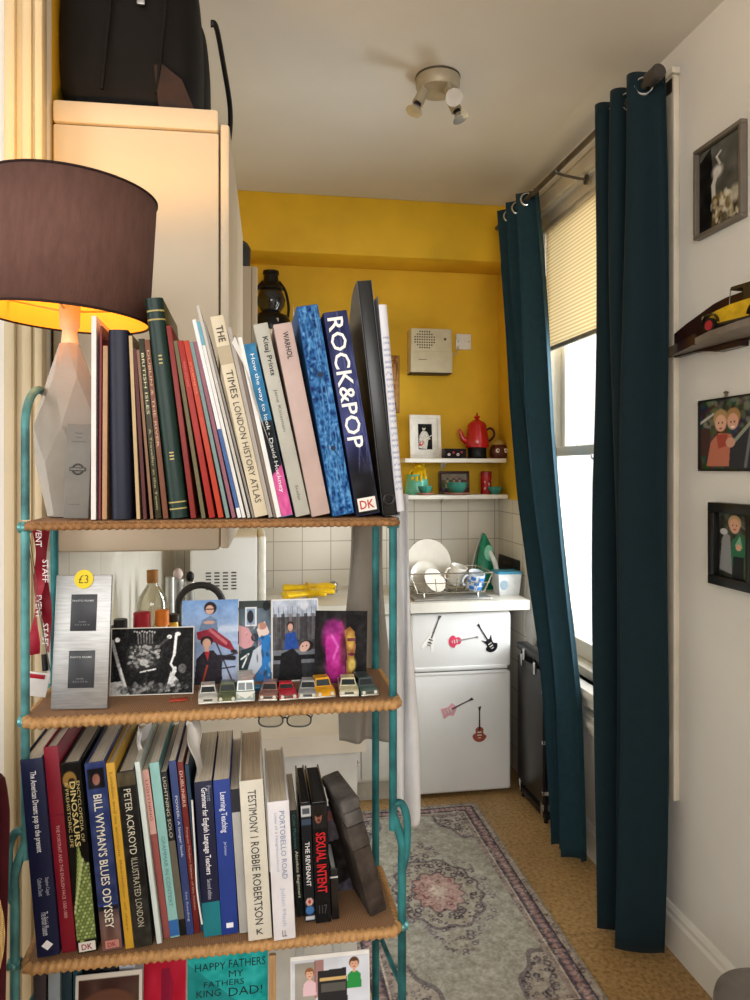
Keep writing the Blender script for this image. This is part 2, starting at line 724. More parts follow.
struct('wall_yellow_return', MB().bx(W - 0.006, W, 3.54, YB, 1.385, CEIL), yellow)
tb = tile_mat(('X', 'Z'), 0.15, '#dcd6c8', '#a29a8c')
tl = tile_mat(('Y', 'Z'), 0.15, '#dcd6c8', '#a29a8c')
board_m = tile_mat(('Y', 'Z'), 0.34, '#ded8ca', '#b4ac9c')
for n_ in board_m.node_tree.nodes:
    if n_.type == 'TEX_BRICK':
        n_.inputs['Row Height'].default_value = 4.0
struct('wall_back_tiles', MB().bx(XL, W, YB - 0.010, YB, 0, 1.385, 0.003), tb)
struct('wall_left_tiles', MB().bx(XL, XL + 0.008, 1.56, YB - 0.01, 0, 1.42, 0.002), board_m)
struct('wall_right_tiles', MB().bx(W - 0.008, W, 3.54, YB - 0.01, 0, 1.385, 0.002), tl)

# doorway architrave on the partition, stepped mouldings
tr = MB()
for x0, x1, y in ((-0.452, -0.379, 1.487), (-0.448, -0.428, 1.474), (-0.418, -0.400, 1.478), (-0.394, -0.379, 1.470)):
    tr.bx(x0, x1, y, 1.505, 0, CEIL, 0.005)
struct('trim_1', tr, paint_cream)

# skirting boards
prof = [(0, 0), (0.018, 0), (0.018, 0.105), (0.012, 0.115), (0.012, 0.128), (0.005, 0.140), (0, 0.142)]
bb = MB()
bb.prism([(W - a, z) for a, z in prof], -3.0, 3.35)
# prism extrudes along Y for plane XZ
struct('baseboard_right', bb, gloss_white)
struct('baseboard_left', MB().prism([(1.505 - a, z) for a, z in prof], -2.3, -0.46, 'YZ'), gloss_white)

# ------------------------------------------------------------------ window
win = bpy.data.objects.new('window_1', None)
COL.objects.link(win)
win.location = (W, (WY0 + WY1) / 2, WZ0)
win['kind'] = 'structure'
frame_paint = mat('#cfc6b4', 0.5, var=0.04, scale=8, bump=0.08, bscale=50)
f = MB()
f.bx(W + 0.02, W + 0.20, WY0, WY0 + 0.05, WZ0, WZ1, 0.004).bx(W + 0.02, W + 0.20, WY1 - 0.05, WY1, WZ0, WZ1, 0.004)
f.bx(W + 0.02, W + 0.20, WY0, WY1, WZ1 - 0.05, WZ1, 0.004).bx(W + 0.02, W + 0.20, WY0, WY1, WZ0, WZ0 + 0.04, 0.004)
f.build('window_frame', frame_paint, win, True)


def sash(z0, z1, x, bot, top):
    s = MB()
    y0, y1 = WY0 + 0.05, WY1 - 0.05
    s.bx(x, x + 0.035, y0, y0 + 0.045, z0, z1, 0.004).bx(x, x + 0.035, y1 - 0.045, y1, z0, z1, 0.004)
    s.bx(x, x + 0.035, y0, y1, z0, z0 + bot, 0.004).bx(x, x + 0.035, y0, y1, z1 - top, z1, 0.004)
    o = s.build('window_sash', gloss_white, win, True)
    MB().bx(x + 0.014, x + 0.018, y0 + 0.04, y1 - 0.04, z0 + bot - 0.005, z1 - top + 0.005).build('pane', glass_mat(), o, True)


sash(1.61, WZ1 - 0.05, W + 0.125, 0.045, 0.05)
sash(WZ0 + 0.04, 1.65, W + 0.085, 0.075, 0.045)
lk = MB().cyl((W + 0.105, 2.76, 1.65), (W + 0.105, 2.76, 1.665), 0.016).box((W + 0.10, 2.77, 1.672), (0.015, 0.06, 0.012), 0.004)
lk.build('sash_lock', steel, win, True)
lf = MB()
for y in (2.62, 2.95):
    lf.tube([(W + 0.085, y - 0.016, 1.612)] + arc((W + 0.068, y, 1.606), 0.018, PI, 2 * PI, 8, 'YZ') + [(W + 0.085, y + 0.016, 1.612)], 0.003, 6)
lf.build('sash_lift', chrome, win, True)
sl = MB()
sl.bx(W - 0.055, W + 0.09, WY0 - 0.08, WY1 + 0.02, WZ0 - 0.035, WZ0, 0.008)
sl.bx(W - 0.035, W + 0.01, WY0 - 0.06, WY1 + 0.02, WZ0 - 0.075, WZ0 - 0.035, 0.006)
sl.build('window_sill', gloss_white, win, True)
ap = MB()
for z0, z1, x in ((0.50, 0.53, 0.03), (0.53, 0.555, 0.045), (0.555, 0.575, 0.028)):
    ap.bx(W - x, W + 0.01, WY0 - 0.02, WY1 + 0.02, z0, z1, 0.006)
ap.build('apron_moulding', gloss_white, win, True)
MB().bx(W - 0.012, W, WY0 + 0.0, WY1, 0.142, 0.50, 0.003).build('apron_panel', gloss_white, win, True)
ar = MB()
ar.bx(W - 0.022, W, WY0 - 0.105, WY0 - 0.045, 0.49, WZ1 + 0.06, 0.004)
ar.bx(W - 0.022, W, WY0 - 0.10, WY1 + 0.05, WZ1 + 0.005, WZ1 + 0.065, 0.004)
ar.bx(W - 0.030, W, WY0 - 0.11, WY1 + 0.06, WZ1 + 0.065, WZ1 + 0.085, 0.004)
ar.build('architrave', frame_paint, win, True)
MB().bx(W - 0.030, W + 0.02, WY0 - 0.045, WY0, 0.56, WZ1 + 0.004, 0.004).build('window_casing', mat('#8a7a63', 0.6, var=0.15, scale=10), win, True)

# roller blind
m, nt, b = base_mat('ribbed_blind_fabric')
nt.nodes.remove(b)
out = nt.nodes['Material Output']
g = nt.nodes.new('ShaderNodeNewGeometry')
wv = nd(nt, 'ShaderNodeTexWave', i_Scale=19.0, bands_direction='Z')
nt.links.new(g.outputs['Position'], wv.inputs['Vector'])
cc = ramp(nt, wv.outputs['Fac'], [(0.2, '#c9b895'), (0.8, '#e6dcc4')])
d1 = nt.nodes.new('ShaderNodeBsdfDiffuse')
t1 = nt.nodes.new('ShaderNodeBsdfTranslucent')
nt.links.new(cc, d1.inputs['Color'])
nt.links.new(cc, t1.inputs['Color'])
mxs = nt.nodes.new('ShaderNodeMixShader')
mxs.inputs[0].default_value = 0.42
nt.links.new(d1.outputs[0], mxs.inputs[1])
nt.links.new(t1.outputs[0], mxs.inputs[2])
nt.links.new(mxs.outputs[0], out.inputs['Surface'])
bl = thing('roller_blind', 'cream ribbed blind pulled halfway down the sash window', 'blind', (W + 0.05, 2.76, 2.12))
MB().bx(W + 0.048, W + 0.051, WY0 + 0.055, WY1 - 0.055, 2.12, WZ1 - 0.065).build('fabric', m, bl, True)
MB().bx(W + 0.03, W + 0.075, WY0 + 0.052, WY1 - 0.052, WZ1 - 0.07, WZ1 - 0.051, 0.006).build('cassette', frame_paint, bl, True)
MB().bx(W + 0.042, W + 0.058, WY0 + 0.054, WY1 - 0.054, 2.10, 2.122, 0.004).build('bottom_bar', mat('#8c8678', 0.4), bl, True)
ch = MB()
for k in range(78):
    ch.ell((W - 0.026, 2.278, 2.42 - k * 0.011), (0.0032, 0.0032, 0.0042), 6, 4)
ch.tube([(W - 0.026, 2.278, 2.69), (W - 0.026, 2.278, 1.56)], 0.0012, 5)
ch.build('bead_chain', mat('#b8b2a4', 0.4), bl, True)

# ------------------------------------------------------------------ curtain rail and curtains
ROD_X, ROD_Z = 1.225, 2.755
rail = thing('curtain_rail', 'dark grey metal curtain pole on brackets above the window', 'curtain rail', (ROD_X, 2.8, ROD_Z))
rm = mat('#5c564e', 0.4, 0.6, var=0.1)
MB().tube([(ROD_X, 2.15, ROD_Z), (ROD_X, 3.62, ROD_Z)], 0.011, 14).build('pole', rm, rail, True)
MB().cyl((ROD_X, 2.105, ROD_Z), (ROD_X, 2.155, ROD_Z), 0.024).cyl((ROD_X, 2.10, ROD_Z), (ROD_X, 2.108, ROD_Z), 0.020, 0.0235).build('finial', mat('#4a4642', 0.45, 0.4), rail, True)
for y in (2.30, 2.86, 3.58):
    k = MB().tube(spline([(W, y, ROD_Z - 0.035), (W - 0.06, y, ROD_Z - 0.03), (ROD_X, y, ROD_Z - 0.018), (ROD_X - 0.012, y, ROD_Z - 0.004)], 5), 0.006, 8)
    k.cyl((W, y, ROD_Z - 0.035), (W - 0.008, y, ROD_Z - 0.035), 0.02)
    k.build('bracket', rm, rail, True)


def interp(tab, z):
    zs = [a for a, _ in tab]
    return float(np.interp(-z, [-a for a in zs], [v for _, v in tab]))


def curtain(name, label, ztop, zbot, ynear, yfar, xc, amp, nf, ph, m, hem):
    c = thing(name, label, 'curtain', (interp(xc, zbot), (interp(ynear, zbot) + interp(yfar, zbot)) / 2, zbot))

    def P(u, v):
        z = ztop + (zbot + hem(u) - ztop) * v
        y0, y1 = interp(ynear, z), interp(yfar, z)
        w = math.sin(2 * PI * nf * u + ph)
        w2 = math.sin(2 * PI * nf * u * 0.5 + 1.3 + 2.2 * v)
        A = interp(amp, z)
        x = interp(xc, z) + A * (w * 0.82 + 0.28 * w2 * min(1, v * 2))
        y = y0 + (y1 - y0) * (u + 0.030 * math.sin(4 * PI * nf * u + v * 2))
        x += 0.006 * math.sin(9 * v + 6 * u)
        return (x, y, z)
    g_ = MB().surf(P, 130, 60)
    o = g_.build('drape', m, c, True, smooth=70, fix=False)
    sm = o.modifiers.new('thickness', 'SOLIDIFY')
    sm.thickness = 0.002
    n = int(nf * 2)
    for k in range(n):
        kk = k + math.ceil(ph / PI)
        u = (kk * PI - ph) / (2 * PI * nf)
        p = Vector(P(u, 0.0))
        y0, y1 = interp(ynear, ROD_Z), interp(yfar, ROD_Z)
        yy = p.y
        pts = arc((ROD_X, yy, ROD_Z), 0.026, 0, 2 * PI * 23 / 24, 23, 'XZ')
        R = Matrix.Translation((ROD_X, yy, ROD_Z)) @ Euler((0, 0, -0.32 if kk % 2 else 0.32)).to_matrix().to_4x4() @ Matrix.Translation((-ROD_X, -yy, -ROD_Z))
        MB().tube([R @ q for q in pts], 0.0055, 8, closed=True).build('eyelet', chrome, c, True)
    return c


teal = cloth_mat('#223f4a', 0.14, 0.08)
teal_dark = cloth_mat('#10242b', 0.04, 0.08)
curtain('curtain', 'dark teal eyelet curtain hanging nearest the pictures, reaching the floor', 2.80, 0.025,
        [(2.8, 2.17), (1.5, 2.17), (0.02, 2.17)], [(2.8, 2.47), (1.5, 2.47), (0.02, 2.38)],
        [(2.8, 1.23), (1.6, 1.232), (0.7, 1.235), (0.02, 1.225)], [(2.8, 0.064), (1.5, 0.066), (0.02, 0.080)], 3, PI / 2, teal_dark,
        lambda u: 0.015 * math.sin(5 * u))
curtain('curtain', 'teal eyelet curtain at the kitchen end, its hem swept towards the room', 2.79, 0.03,
        [(2.79, 3.16), (2.6, 3.13), (1.71, 3.0), (1.1, 2.87), (0.64, 2.77), (0.04, 2.72)],
        [(2.79, 3.50), (1.86, 3.36), (1.41, 3.23), (0.83, 3.00), (0.62, 2.96), (0.04, 2.90)],
        [(2.79, 1.225), (1.6, 1.235), (0.04, 1.25)], [(2.79, 0.055), (1.2, 0.05), (0.04, 0.055)], 3, 0.3, teal,
        lambda u: 0.01 * math.sin(4 * u))

# ================================================================== RUG
rw, rl = 0.70, 1.36
p = Pic(230, 440, '#a39f92')
xx = (p.X - 0.5) * rw
yy = (0.5 - p.Y) * rl
de = np.minimum(rw / 2 - np.abs(xx), rl / 2 - np.abs(yy))
p.noise(60, 0.05).noise(9, 0.03)
vine = np.zeros_like(xx)
for k in range(2600):
    x, y = (RNG.random() - 0.5) * rw, (RNG.random() - 0.5) * rl
    r = 0.003 + 0.008 * RNG.random() ** 1.5
    d = np.hypot(xx - x, yy - y)
    if k % 3:
        vine = np.maximum(vine, np.clip(1.3 - np.abs(d / r - 1) * 2.6, 0, 1))
    else:
        vine = np.maximum(vine, np.clip(1.5 - d / (r * 0.6), 0, 1))
ang = np.arctan2(yy, xx)
# corner spandrels
cx = np.abs(xx) / (rw / 2 - 0.09)
cy = np.abs(yy) / (rl / 2 - 0.09)
sp_ = ((1.25 - cx) ** 2 + (1.12 - cy) ** 2 * 2.2) ** 0.5 + 0.035 * np.sin(14 * np.arctan2(1.12 - cy, 1.25 - cx))
span = sp_ < 0.82
edge = np.abs(sp_ - 0.82) < 0.03
p.put(span * 1.0, '#ab9f92', 0.75)
p.put(span * vine, '#4d4650', 0.75)
p.put(edge * 1.0, '#5a5158', 0.6)
# medallion
rr = np.sqrt((xx / 0.155) ** 2 + (yy / 0.215) ** 2)
sc = rr + 0.05 * np.cos(12 * ang)
p.put((np.abs(sc - 1.12) < 0.16) * vine, '#6b6168', 0.7)
p.put((sc < 1.0) * 1.0, '#a39a8b', 0.85)
p.put(((sc < 1.0) & (sc > 0.58)) * vine, '#453d47', 0.85)
p.put((np.abs(sc - 1.0) < 0.035) * 1.0, '#55494f', 0.6)
p.put((sc < 0.58) * 1.0, '#b1938a', 0.9)
p.put((sc < 0.58) * vine, '#8b5f5c', 0.6)
p.put((np.abs(sc - 0.57) < 0.03) * 1.0, '#5b4a50', 0.6)
p.put((sc < 0.2) * 1.0, '#c3b3a3', 0.8)
# medallion pendants
for sgn in (-1, 1):
    q = np.sqrt((xx / 0.05) ** 2 + ((yy - sgn * 0.285) / 0.06) ** 2)
    p.put((q < 1) * 1.0, '#a39a8b', 0.7)
    p.put((q < 1.25) * vine, '#5b5059', 0.8)
# borders
p.put((de < 0.100) * 1.0, '#9d8f86')
p.put((de < 0.100) * vine, '#655a60', 0.5)
p.put((de < 0.080) * 1.0, '#5a5059')
ros = np.zeros_like(xx)
for k in range(48):
    for s_ in (-1, 1):
        y = -rl / 2 + 0.05 + k * (rl - 0.1) / 47
        d = np.hypot(xx - s_ * (rw / 2 - 0.052), yy - y)
        ros = np.maximum(ros, np.clip(1.6 - d / 0.011, 0, 1))
        if k < 26:
            x = -rw / 2 + 0.05 + k * (rw - 0.1) / 25
            d = np.hypot(xx - x, yy - s_ * (rl / 2 - 0.052))
            ros = np.maximum(ros, np.clip(1.6 - d / 0.011, 0, 1))
p.put((de < 0.080) * vine, '#a39a90', 0.75)
p.put((de < 0.078) * ros, '#b08f88', 0.9)
p.put((de < 0.030) * 1.0, '#a79a8d')
p.put((de < 0.030) * vine, '#6f6064', 0.7)
p.put((np.abs(de - 0.080) < 0.0035) * 1.0, '#c0b3a2', 0.9)
p.put((np.abs(de - 0.031) < 0.003) * 1.0, '#4c434b', 0.9)
p.put((de < 0.010) * 1.0, '#8e887a')
p.noise(90, 0.05).noise(220, 0.07).noise(200, 0.20, mask=np.clip(vine * ((de < 0.1) | span | (sc < 1.25)), 0, 1))
me = p.mesh(rw, rl)
me.transform(Matrix.Rotation(-PI / 2, 4, 'X'))     # lay flat, face up
RUGC = (0.675, 2.655)
rug = thing('rug', 'grey-green floral rug with a pink centre medallion on the cork floor', 'rug', (RUGC[0], RUGC[1], 0))
me.transform(Matrix.Translation((0, -rl / 2, 0.0085)))
pm = print_mat(0.95)
link_mesh('pile', me, pm, rug, smooth=0)
MB().bx(-rw / 2, rw / 2, -rl / 2, rl / 2, 0.001, 0.008, 0.003).build('backing', mat('#7d7668', 0.95), rug)

# ================================================================== CEILING LIGHT
lx, ly = 0.640, 2.52
cl = thing('ceiling_spotlight', 'round cream ceiling light with three small adjustable spots', 'ceiling light', (lx, ly, CEIL))
beige_metal = mat('#a79d88', 0.4, 0.2, var=0.04)
MB().lathe([(0.074, 0), (0.076, -0.006), (0.076, -0.035), (0.070, -0.048), (0.045, -0.053), (0.001, -0.055)], (0, 0, 0), 40).build('ceiling_plate', beige_metal, cl)
MB().lathe([(0.077, 0), (0.078, -0.003), (0.077, -0.007)], (0, 0, 0), 40).build('rim', mat('#4a4338', 0.5), cl)
for (bx_, by_, dx, dy, dz) in ((-0.062, -0.028, -0.42, -0.15, -0.9), (0.022, -0.055, 0.02, -0.75, -0.62), (0.045, 0.0, 0.38, -0.2, -0.9)):
    a = Vector((bx_, by_, -0.03))
    d = Vector((dx, dy, dz)).normalized()
    j = a + Vector((0, -0.008, -0.048))
    hd = MB().tube([a, a + Vector((0, -0.006, -0.02)), j], 0.006, 8)
    hd.cyl(j - d * 0.012, j + d * 0.045, 0.0165, 0.0195)
    ho = hd.build('spot_head', beige_metal, cl)
    k0 = j + d * 0.045
    MB().cyl(k0, k0 + d * 0.012, 0.013, 0.013).build('lamp_holder', black_plastic, ho)
    MB().cyl(k0 + d * 0.012, k0 + d * 0.032, 0.0135, 0.0285).cyl(k0 + d * 0.032, k0 + d * 0.034, 0.0285, 0.029).build('bulb', mat('#d8d6d0', 0.12, 0.7), ho)
# ================================================================== KITCHEN UNITS
CTZ = 0.925
YF = 3.42
wt = mat('#d9d5ca', 0.35, var=0.03, scale=9)
wk = MB()
pts = [(XL + 0.01, 1.75), (0.27, 1.75), (0.27, 3.38), (1.305, 3.38), (1.305, YB - 0.012), (XL + 0.01, YB - 0.012)]
wk.prism(pts, CTZ - 0.045, CTZ, 'XY')
wk.bevel(0.012, 3, 60)
ctop = wk.build('worktop', wt)
tag(ctop, 'white worktop turning the corner along the tiled kitchen walls', 'worktop')

unit = mat('#dcdad2', 0.4, var=0.02)


def base_unit(label, x0, x1, y0, y1, front, doors):
    c = thing('base_cabinet', label, 'cabinet', ((x0 + x1) / 2, (y0 + y1) / 2, 0), group='white base cabinets')
    MB().bx(x0, x1, y0, y1, 0.10, CTZ - 0.047, 0.002).build('carcass', unit, c, True)
    MB().bx(x0 + 0.03, x1 - 0.03, y0 + 0.04, y1, 0, 0.10).build('plinth', mat('#b9b5aa', 0.5), c, True)
    for a, bb_ in doors:
        if front == 'X':
            d = MB().bx(x1, x1 + 0.018, a, bb_, 0.115, 0.70, 0.004).build('door', unit, c, True)
            MB().tube([(x1 + 0.018, bb_ - 0.05, 0.64), (x1 + 0.038, bb_ - 0.05, 0.64), (x1 + 0.038, bb_ - 0.05, 0.55), (x1 + 0.018, bb_ - 0.05, 0.55)], 0.005).build('handle', chrome, d, True)
            d = MB().bx(x1, x1 + 0.018, a, bb_, 0.71, CTZ - 0.055, 0.004).build('drawer', unit, c, True)
            MB().tube([(x1 + 0.018, a + 0.1, 0.79), (x1 + 0.036, a + 0.1, 0.79), (x1 + 0.036, bb_ - 0.1, 0.79), (x1 + 0.018, bb_ - 0.1, 0.79)], 0.005).build('handle', chrome, d, True)
        else:
            d = MB().bx(a, bb_, y0 - 0.018, y0, 0.115, 0.735, 0.004).build('door', unit, c, True)
            d = MB().bx(a, bb_, y0 - 0.018, y0, 0.745, CTZ - 0.055, 0.004).build('drawer', unit, c, True)
    return c


bu = base_unit('white base cabinet with its panelled end behind the teal shelving', XL + 0.012, 0.235, 1.78, 2.60, 'X', [(1.80, 2.18), (2.2, 2.58)])
MB().bx(XL + 0.02, 0.252, 1.768, 1.78, 0.0, CTZ - 0.05, 0.003).build('end_panel', mat('#d4d8d8', 0.5, var=0.03), bu, True)
rb = MB()
for k in range(7):
    rb.bx(XL + 0.05 + k * 0.088, XL + 0.05 + k * 0.088 + 0.02, 1.762, 1.770, 0.05, 0.72, 0.003)
rb.build('panel_moulding', mat('#c3cacc', 0.5), bu, True)
base_unit('white base cabinet with drawer, second along the left wall', XL + 0.012, 0.235, 2.605, YB - 0.015, 'X', [(2.62, 3.02), (3.03, 3.36)])
base_unit('white base cabinet squeezed between the corner and the fridge', 0.262, 0.728, YF, YB - 0.015, 'Y', [(0.275, 0.50), (0.505, 0.722)])

# ---- fridge freezer
fx0, fx1 = 0.738, 1.228
fr = thing('fridge_freezer', 'small white fridge freezer with five guitar stickers under the worktop', 'fridge', ((fx0 + fx1) / 2, 3.66, 0))
MB().bx(fx0 + 0.003, fx1 - 0.003, YF + 0.045, YB - 0.02, 0.035, 0.868, 0.01).build('body', appliance, fr, True)
fd = MB().bx(fx0, fx1, YF, YF + 0.042, 0.605, 0.866, 0.014, seg=3).build('freezer_door', appliance, fr, True)
MB().bx(fx0 + 0.02, fx1 - 0.02, YF - 0.006, YF + 0.02, 0.597, 0.617, 0.005).build('handle', appliance, fd, True)
ld = MB().bx(fx0, fx1, YF, YF + 0.042, 0.02, 0.585, 0.014, seg=3).build('fridge_door', appliance, fr, True)
MB().bx(fx0 + 0.02, fx1 - 0.02, YF - 0.003, YF + 0.02, 0.575, 0.592, 0.005).build('handle', appliance, ld, True)
MB().bx(fx0 + 0.02, fx1 - 0.02, YF + 0.02, YF + 0.04, 0.583, 0.607).build('seal', mat('#4a4a48', 0.7), fr, True)
for x in (fx0 + 0.05, fx1 - 0.05):
    for y in (YF + 0.08, YB - 0.08):
        MB().cyl((x, y, 0), (x, y, 0.036), 0.018).build('foot', black_plastic, fr, True)


def guitar(name, label, px, py, L, ang, body_hex, neck_hex, style, head_hex=None):
    """flat sticker; local: neck along +Z"""
    c = atY(px, py, YF - 0.0012)
    g = thing(name, label, 'sticker', c, (0, ang, 0), 'guitar stickers on the fridge')
    w = L * 0.16
    B = MB()
    if style == 'v':
        pts_ = [(0, L * .02), (w * .35, 0), (w * 1.15, -L * .42), (w * .75, -L * .45), (0, -L * .15), (-w * .75, -L * .45), (-w * 1.15, -L * .42), (-w * .35, 0)]
    elif style == 'explorer':
        pts_ = [(w * .3, L * .0), (w * 1.2, -L * .16), (w * .75, -L * .25), (w * .9, -L * .43), (-w * .9, -L * .40), (-w * .6, -L * .2), (-w * .95, -L * .06), (-w * .3, 0)]
    else:
        pts_ = []
        for k in range(28):
            a = 2 * PI * k / 28
            z = -L * .22 + L * .20 * math.cos(a)
            r = w * (0.95 + 0.30 * (1 if math.cos(a) < 0 else 0) - 0.32 * math.exp(-((z + L * .17) / (L * .06)) ** 2))
            pts_.append((r * math.sin(a), z))
        if style == 'cut':
            pts_[3] = (w * 1.05, L * .04)
            pts_[25] = (-w * 1.0, L * .06)
    B.prism(pts_, -0.0006, 0.0006)
    B.build('guitar_body', mat(body_hex, 0.3), g)
    MB().prism([(-w * .14, -L * .12), (w * .14, -L * .12), (w * .10, L * .40), (-w * .10, L * .40)], -0.0012, -0.0004).build('neck', mat(neck_hex, 0.4), g)
    MB().prism([(-w * .12, L * .40), (w * .12, L * .40), (w * .28, L * .52), (-w * .22, L * .50)], -0.0012, -0.0002).build('headstock', mat(head_hex or neck_hex, 0.4), g)
    B = MB()
    B.box((0, -0.0012, -L * .16), (w * .7, 0.0008, L * .03)).box((0, -0.0012, -L * .24), (w * .7, 0.0008, L * .03)).box((0, -0.0012, -L * .31), (w * .5, 0.0008, L * .02))
    B.build('pickup', mat('#d8d4c8' if body_hex != '#e9e6e0' else '#44403c', 0.4), g)
    return g


guitar('guitar_sticker', 'white pointed guitar sticker on the freezer door', 433, 634, 0.18, 0.38, '#e9e6e0', '#55504a', 'v')
guitar('guitar_sticker', 'red and pink guitar sticker lying level on the freezer door', 462, 640, 0.155, 1.42, '#d2405f', '#8a8684', 'round')
guitar('guitar_sticker', 'black guitar sticker on the freezer door', 487, 639, 0.165, -0.56, '#15161c', '#26262c', 'cut')
guitar('guitar_sticker', 'pale pink angular guitar sticker on the lower fridge door', 456, 707, 0.175, 1.15, '#d9a2ae', '#5c4c50', 'explorer', '#33272a')
guitar('guitar_sticker', 'brown sunburst guitar sticker on the lower fridge door', 479.5, 726, 0.18, 0.0, '#9a4e3c', '#3a302c', 'round')

# ---- folded black table
ft = thing('folding_table', 'black folded table with chrome fittings standing beside the fridge', 'table', (1.275, 3.24, 0))
bk = mat('#1d1c1d', 0.35, var=0.1)
MB().bx(1.252, 1.270, 3.09, 3.40, 0.085, 0.665, 0.004).build('table_leaf', mat('#232223', 0.28, var=0.08), ft, True)
MB().bx(1.282, 1.300, 3.09, 3.40, 0.085, 0.70, 0.004).build('table_leaf', bk, ft, True)
MB().bx(1.249, 1.305, 3.085, 3.41, 0.695, 0.725, 0.006).build('table_top_edge', bk, ft, True)
for y in (3.088, 3.245, 3.40):
    s_ = MB().bx(1.270, 1.282, y - 0.006, y + 0.006, 0.09, 0.69, 0.002)
    s_.build('spacer', bk, ft, True)
for y, z in ((3.17, 0.66), (3.33, 0.66), (3.30, 0.69)):
    MB().box((1.247, y, z), (0.010, 0.022, 0.055), 0.003).build('clip', chrome, ft, True)
for z in (0.14, 0.36, 0.58):
    MB().box((1.262, 3.084, z), (0.03, 0.012, 0.018), 0.003).build('hinge', chrome, ft, True)
for y in (3.11, 3.38):
    l = MB().tube([(1.276, y, 0.10), (1.276, y, 0.0)], 0.010, 10).build('leg', bk, ft, True)
    MB().box((1.258, y, 0.06), (0.012, 0.018, 0.07), 0.004).build('leg_clip', chrome, l, True)
MB().bx(1.262, 1.29, 3.09, 3.40, 0.02, 0.05, 0.004).build('foot_bar', bk, ft, True)

# ---- wall cabinets on the left
cab_paint = mat('#bdb09b', 0.45, var=0.02, scale=4)
CY0 = 1.54
R = (0, 0, -0.027)
cb = thing('wall_cabinet', 'tall cream wall cabinet holding black bags, lit by the lamp', 'cabinet', (-0.062, CY0, 1.388), R)
MB().bx(-0.318, 0, 0, 0.74, 0, 0.836, 0.004).build('carcass', cab_paint, cb)
MB().bx(-0.318, 0.0, -0.004, 0.745, 0.838, 0.882, 0.006).build('cornice', cab_paint, cb)
MB().bx(-0.32, 0.003, -0.003, 0.74, -0.004, 0.045, 0.010).build('light_pelmet', cab_paint, cb)
for a, e in ((0.0, 0.365), (0.37, 0.735)):
    d = MB().bx(0.003, 0.021, a, e, 0.0, 0.855, 0.005).build('door', cab_paint, cb)
    MB().lathe([(0.012, 0.012), (0.014, 0.006), (0.006, 0.0)], (0.033, e - 0.04 if a < 0.1 else a + 0.04, 0.10), 12, Matrix.Rotation(PI / 2, 4, 'Y')).build('knob', chrome, d)
cb2 = thing('wall_cabinet', 'cream wall cabinet further back with a black pan on top', 'cabinet', (XL + 0.005, 2.42, 1.388))
xr2 = 0.385
MB().bx(0.0, xr2, 0, 0.5, 0, 0.805, 0.004).build('carcass', cab_paint, cb2)
d = MB().bx(xr2, xr2 + 0.018, 0.0, 0.5, 0, 0.805, 0.004).build('door', cab_paint, cb2)
MB().lathe([(0.012, 0.012), (0.014, 0.006), (0.006, 0.0)], (xr2 + 0.030, 0.05, 0.08), 12, Matrix.Rotation(PI / 2, 4, 'Y')).build('knob', chrome, d)
kp = thing('cooking_pan', 'black cooking pan on the further wall cabinet', 'pan', (-0.095, 2.56, 2.194))
MB().lathe([(0.001, 0), (0.085, 0), (0.095, 0.01), (0.098, 0.09), (0.094, 0.09), (0.09, 0.012), (0.001, 0.008)], n=32, cap=False).build('pan_body', black_plastic, kp)
MB().lathe([(0.098, 0.091), (0.09, 0.105), (0.03, 0.12), (0.001, 0.121)], n=32).build('lid', black_plastic, kp)
MB().tube([(0.0, -0.09, 0.07), (0.0, -0.13, 0.075), (0.0, -0.20, 0.085)], [0.008, 0.01, 0.011], 8).build('handle', black_plastic, kp)

# ---- bags on the cabinet
leather = mat('#030202', 0.8, var=0.3, scale=12, bump=0.35, bscale=30)
TOPZ = 2.271
bg = thing('leather_holdall', 'bulky black leather holdall with a brown patch on the tall cabinet', 'bag', (-0.21, 1.70, TOPZ))
bm_ = MB().ell((-0.035, 0, 0.18), (0.142, 0.14, 0.195), 44, 24, e=0.42)
for v in bm_.bm.verts:
    k = math.sin(v.co.x * 55) * math.sin(v.co.z * 28 + v.co.x * 20)
    v.co.y += -0.006 * k
    v.co.z = max(0.0, v.co.z)
    if v.co.z > 0.2:
        v.co.x *= 1 - (v.co.z - 0.2) * 0.35
bm_.build('bag_body', leather, bg)
MB().prism([(0.03, 0.0), (0.10, 0.0), (0.075, 0.06), (0.035, 0.09), (0.02, 0.085)], -0.1475, -0.140).bevel(0.003).build('brown_patch', mat('#2a180e', 0.5, var=0.2), bg)['label'] = 'dark brown leather patch'
for x in (-0.07, 0.035):
    MB().tube(spline([(x - 0.01, -0.144, 0.03), (x, -0.150, 0.12), (x + 0.008, -0.150, 0.22), (x - 0.004, -0.14, 0.32)], 6), 0.0035, 6).build('piping', leather, bg)
MB().tube(spline([(-0.07, -0.06, 0.36), (-0.05, -0.07, 0.46), (0.03, -0.07, 0.47), (0.06, -0.06, 0.36)], 7), 0.009, 8).build('handle', leather, bg)
MB().bx(-0.012, 0.004, -0.155, -0.148, 0.20, 0.235, 0.002).build('zip_pull', steel, bg)
b2 = thing('black_rucksack', 'slim black rucksack with a looped strap beside the leather holdall', 'bag', (-0.112, 1.985, TOPZ))
b2.scale = (1, 1, 1.6)
bm_ = MB().ell((-0.022, 0, 0.12), (0.032, 0.13, 0.125), 28, 18, e=0.6)
for v in bm_.bm.verts:
    v.co.z = max(0.0, v.co.z)
bm_.build('bag_body', mat('#080808', 0.8, var=0.3, bump=0.3, bscale=60), b2)
sp = spline([(0.014, -0.05, 0.25), (0.028, -0.05, 0.245), (0.045, -0.05, 0.19), (0.062, -0.055, 0.12), (0.060, -0.055, 0.07), (0.045, -0.055, 0.045), (0.034, -0.055, 0.04), (0.016, -0.05, 0.035)], 7)
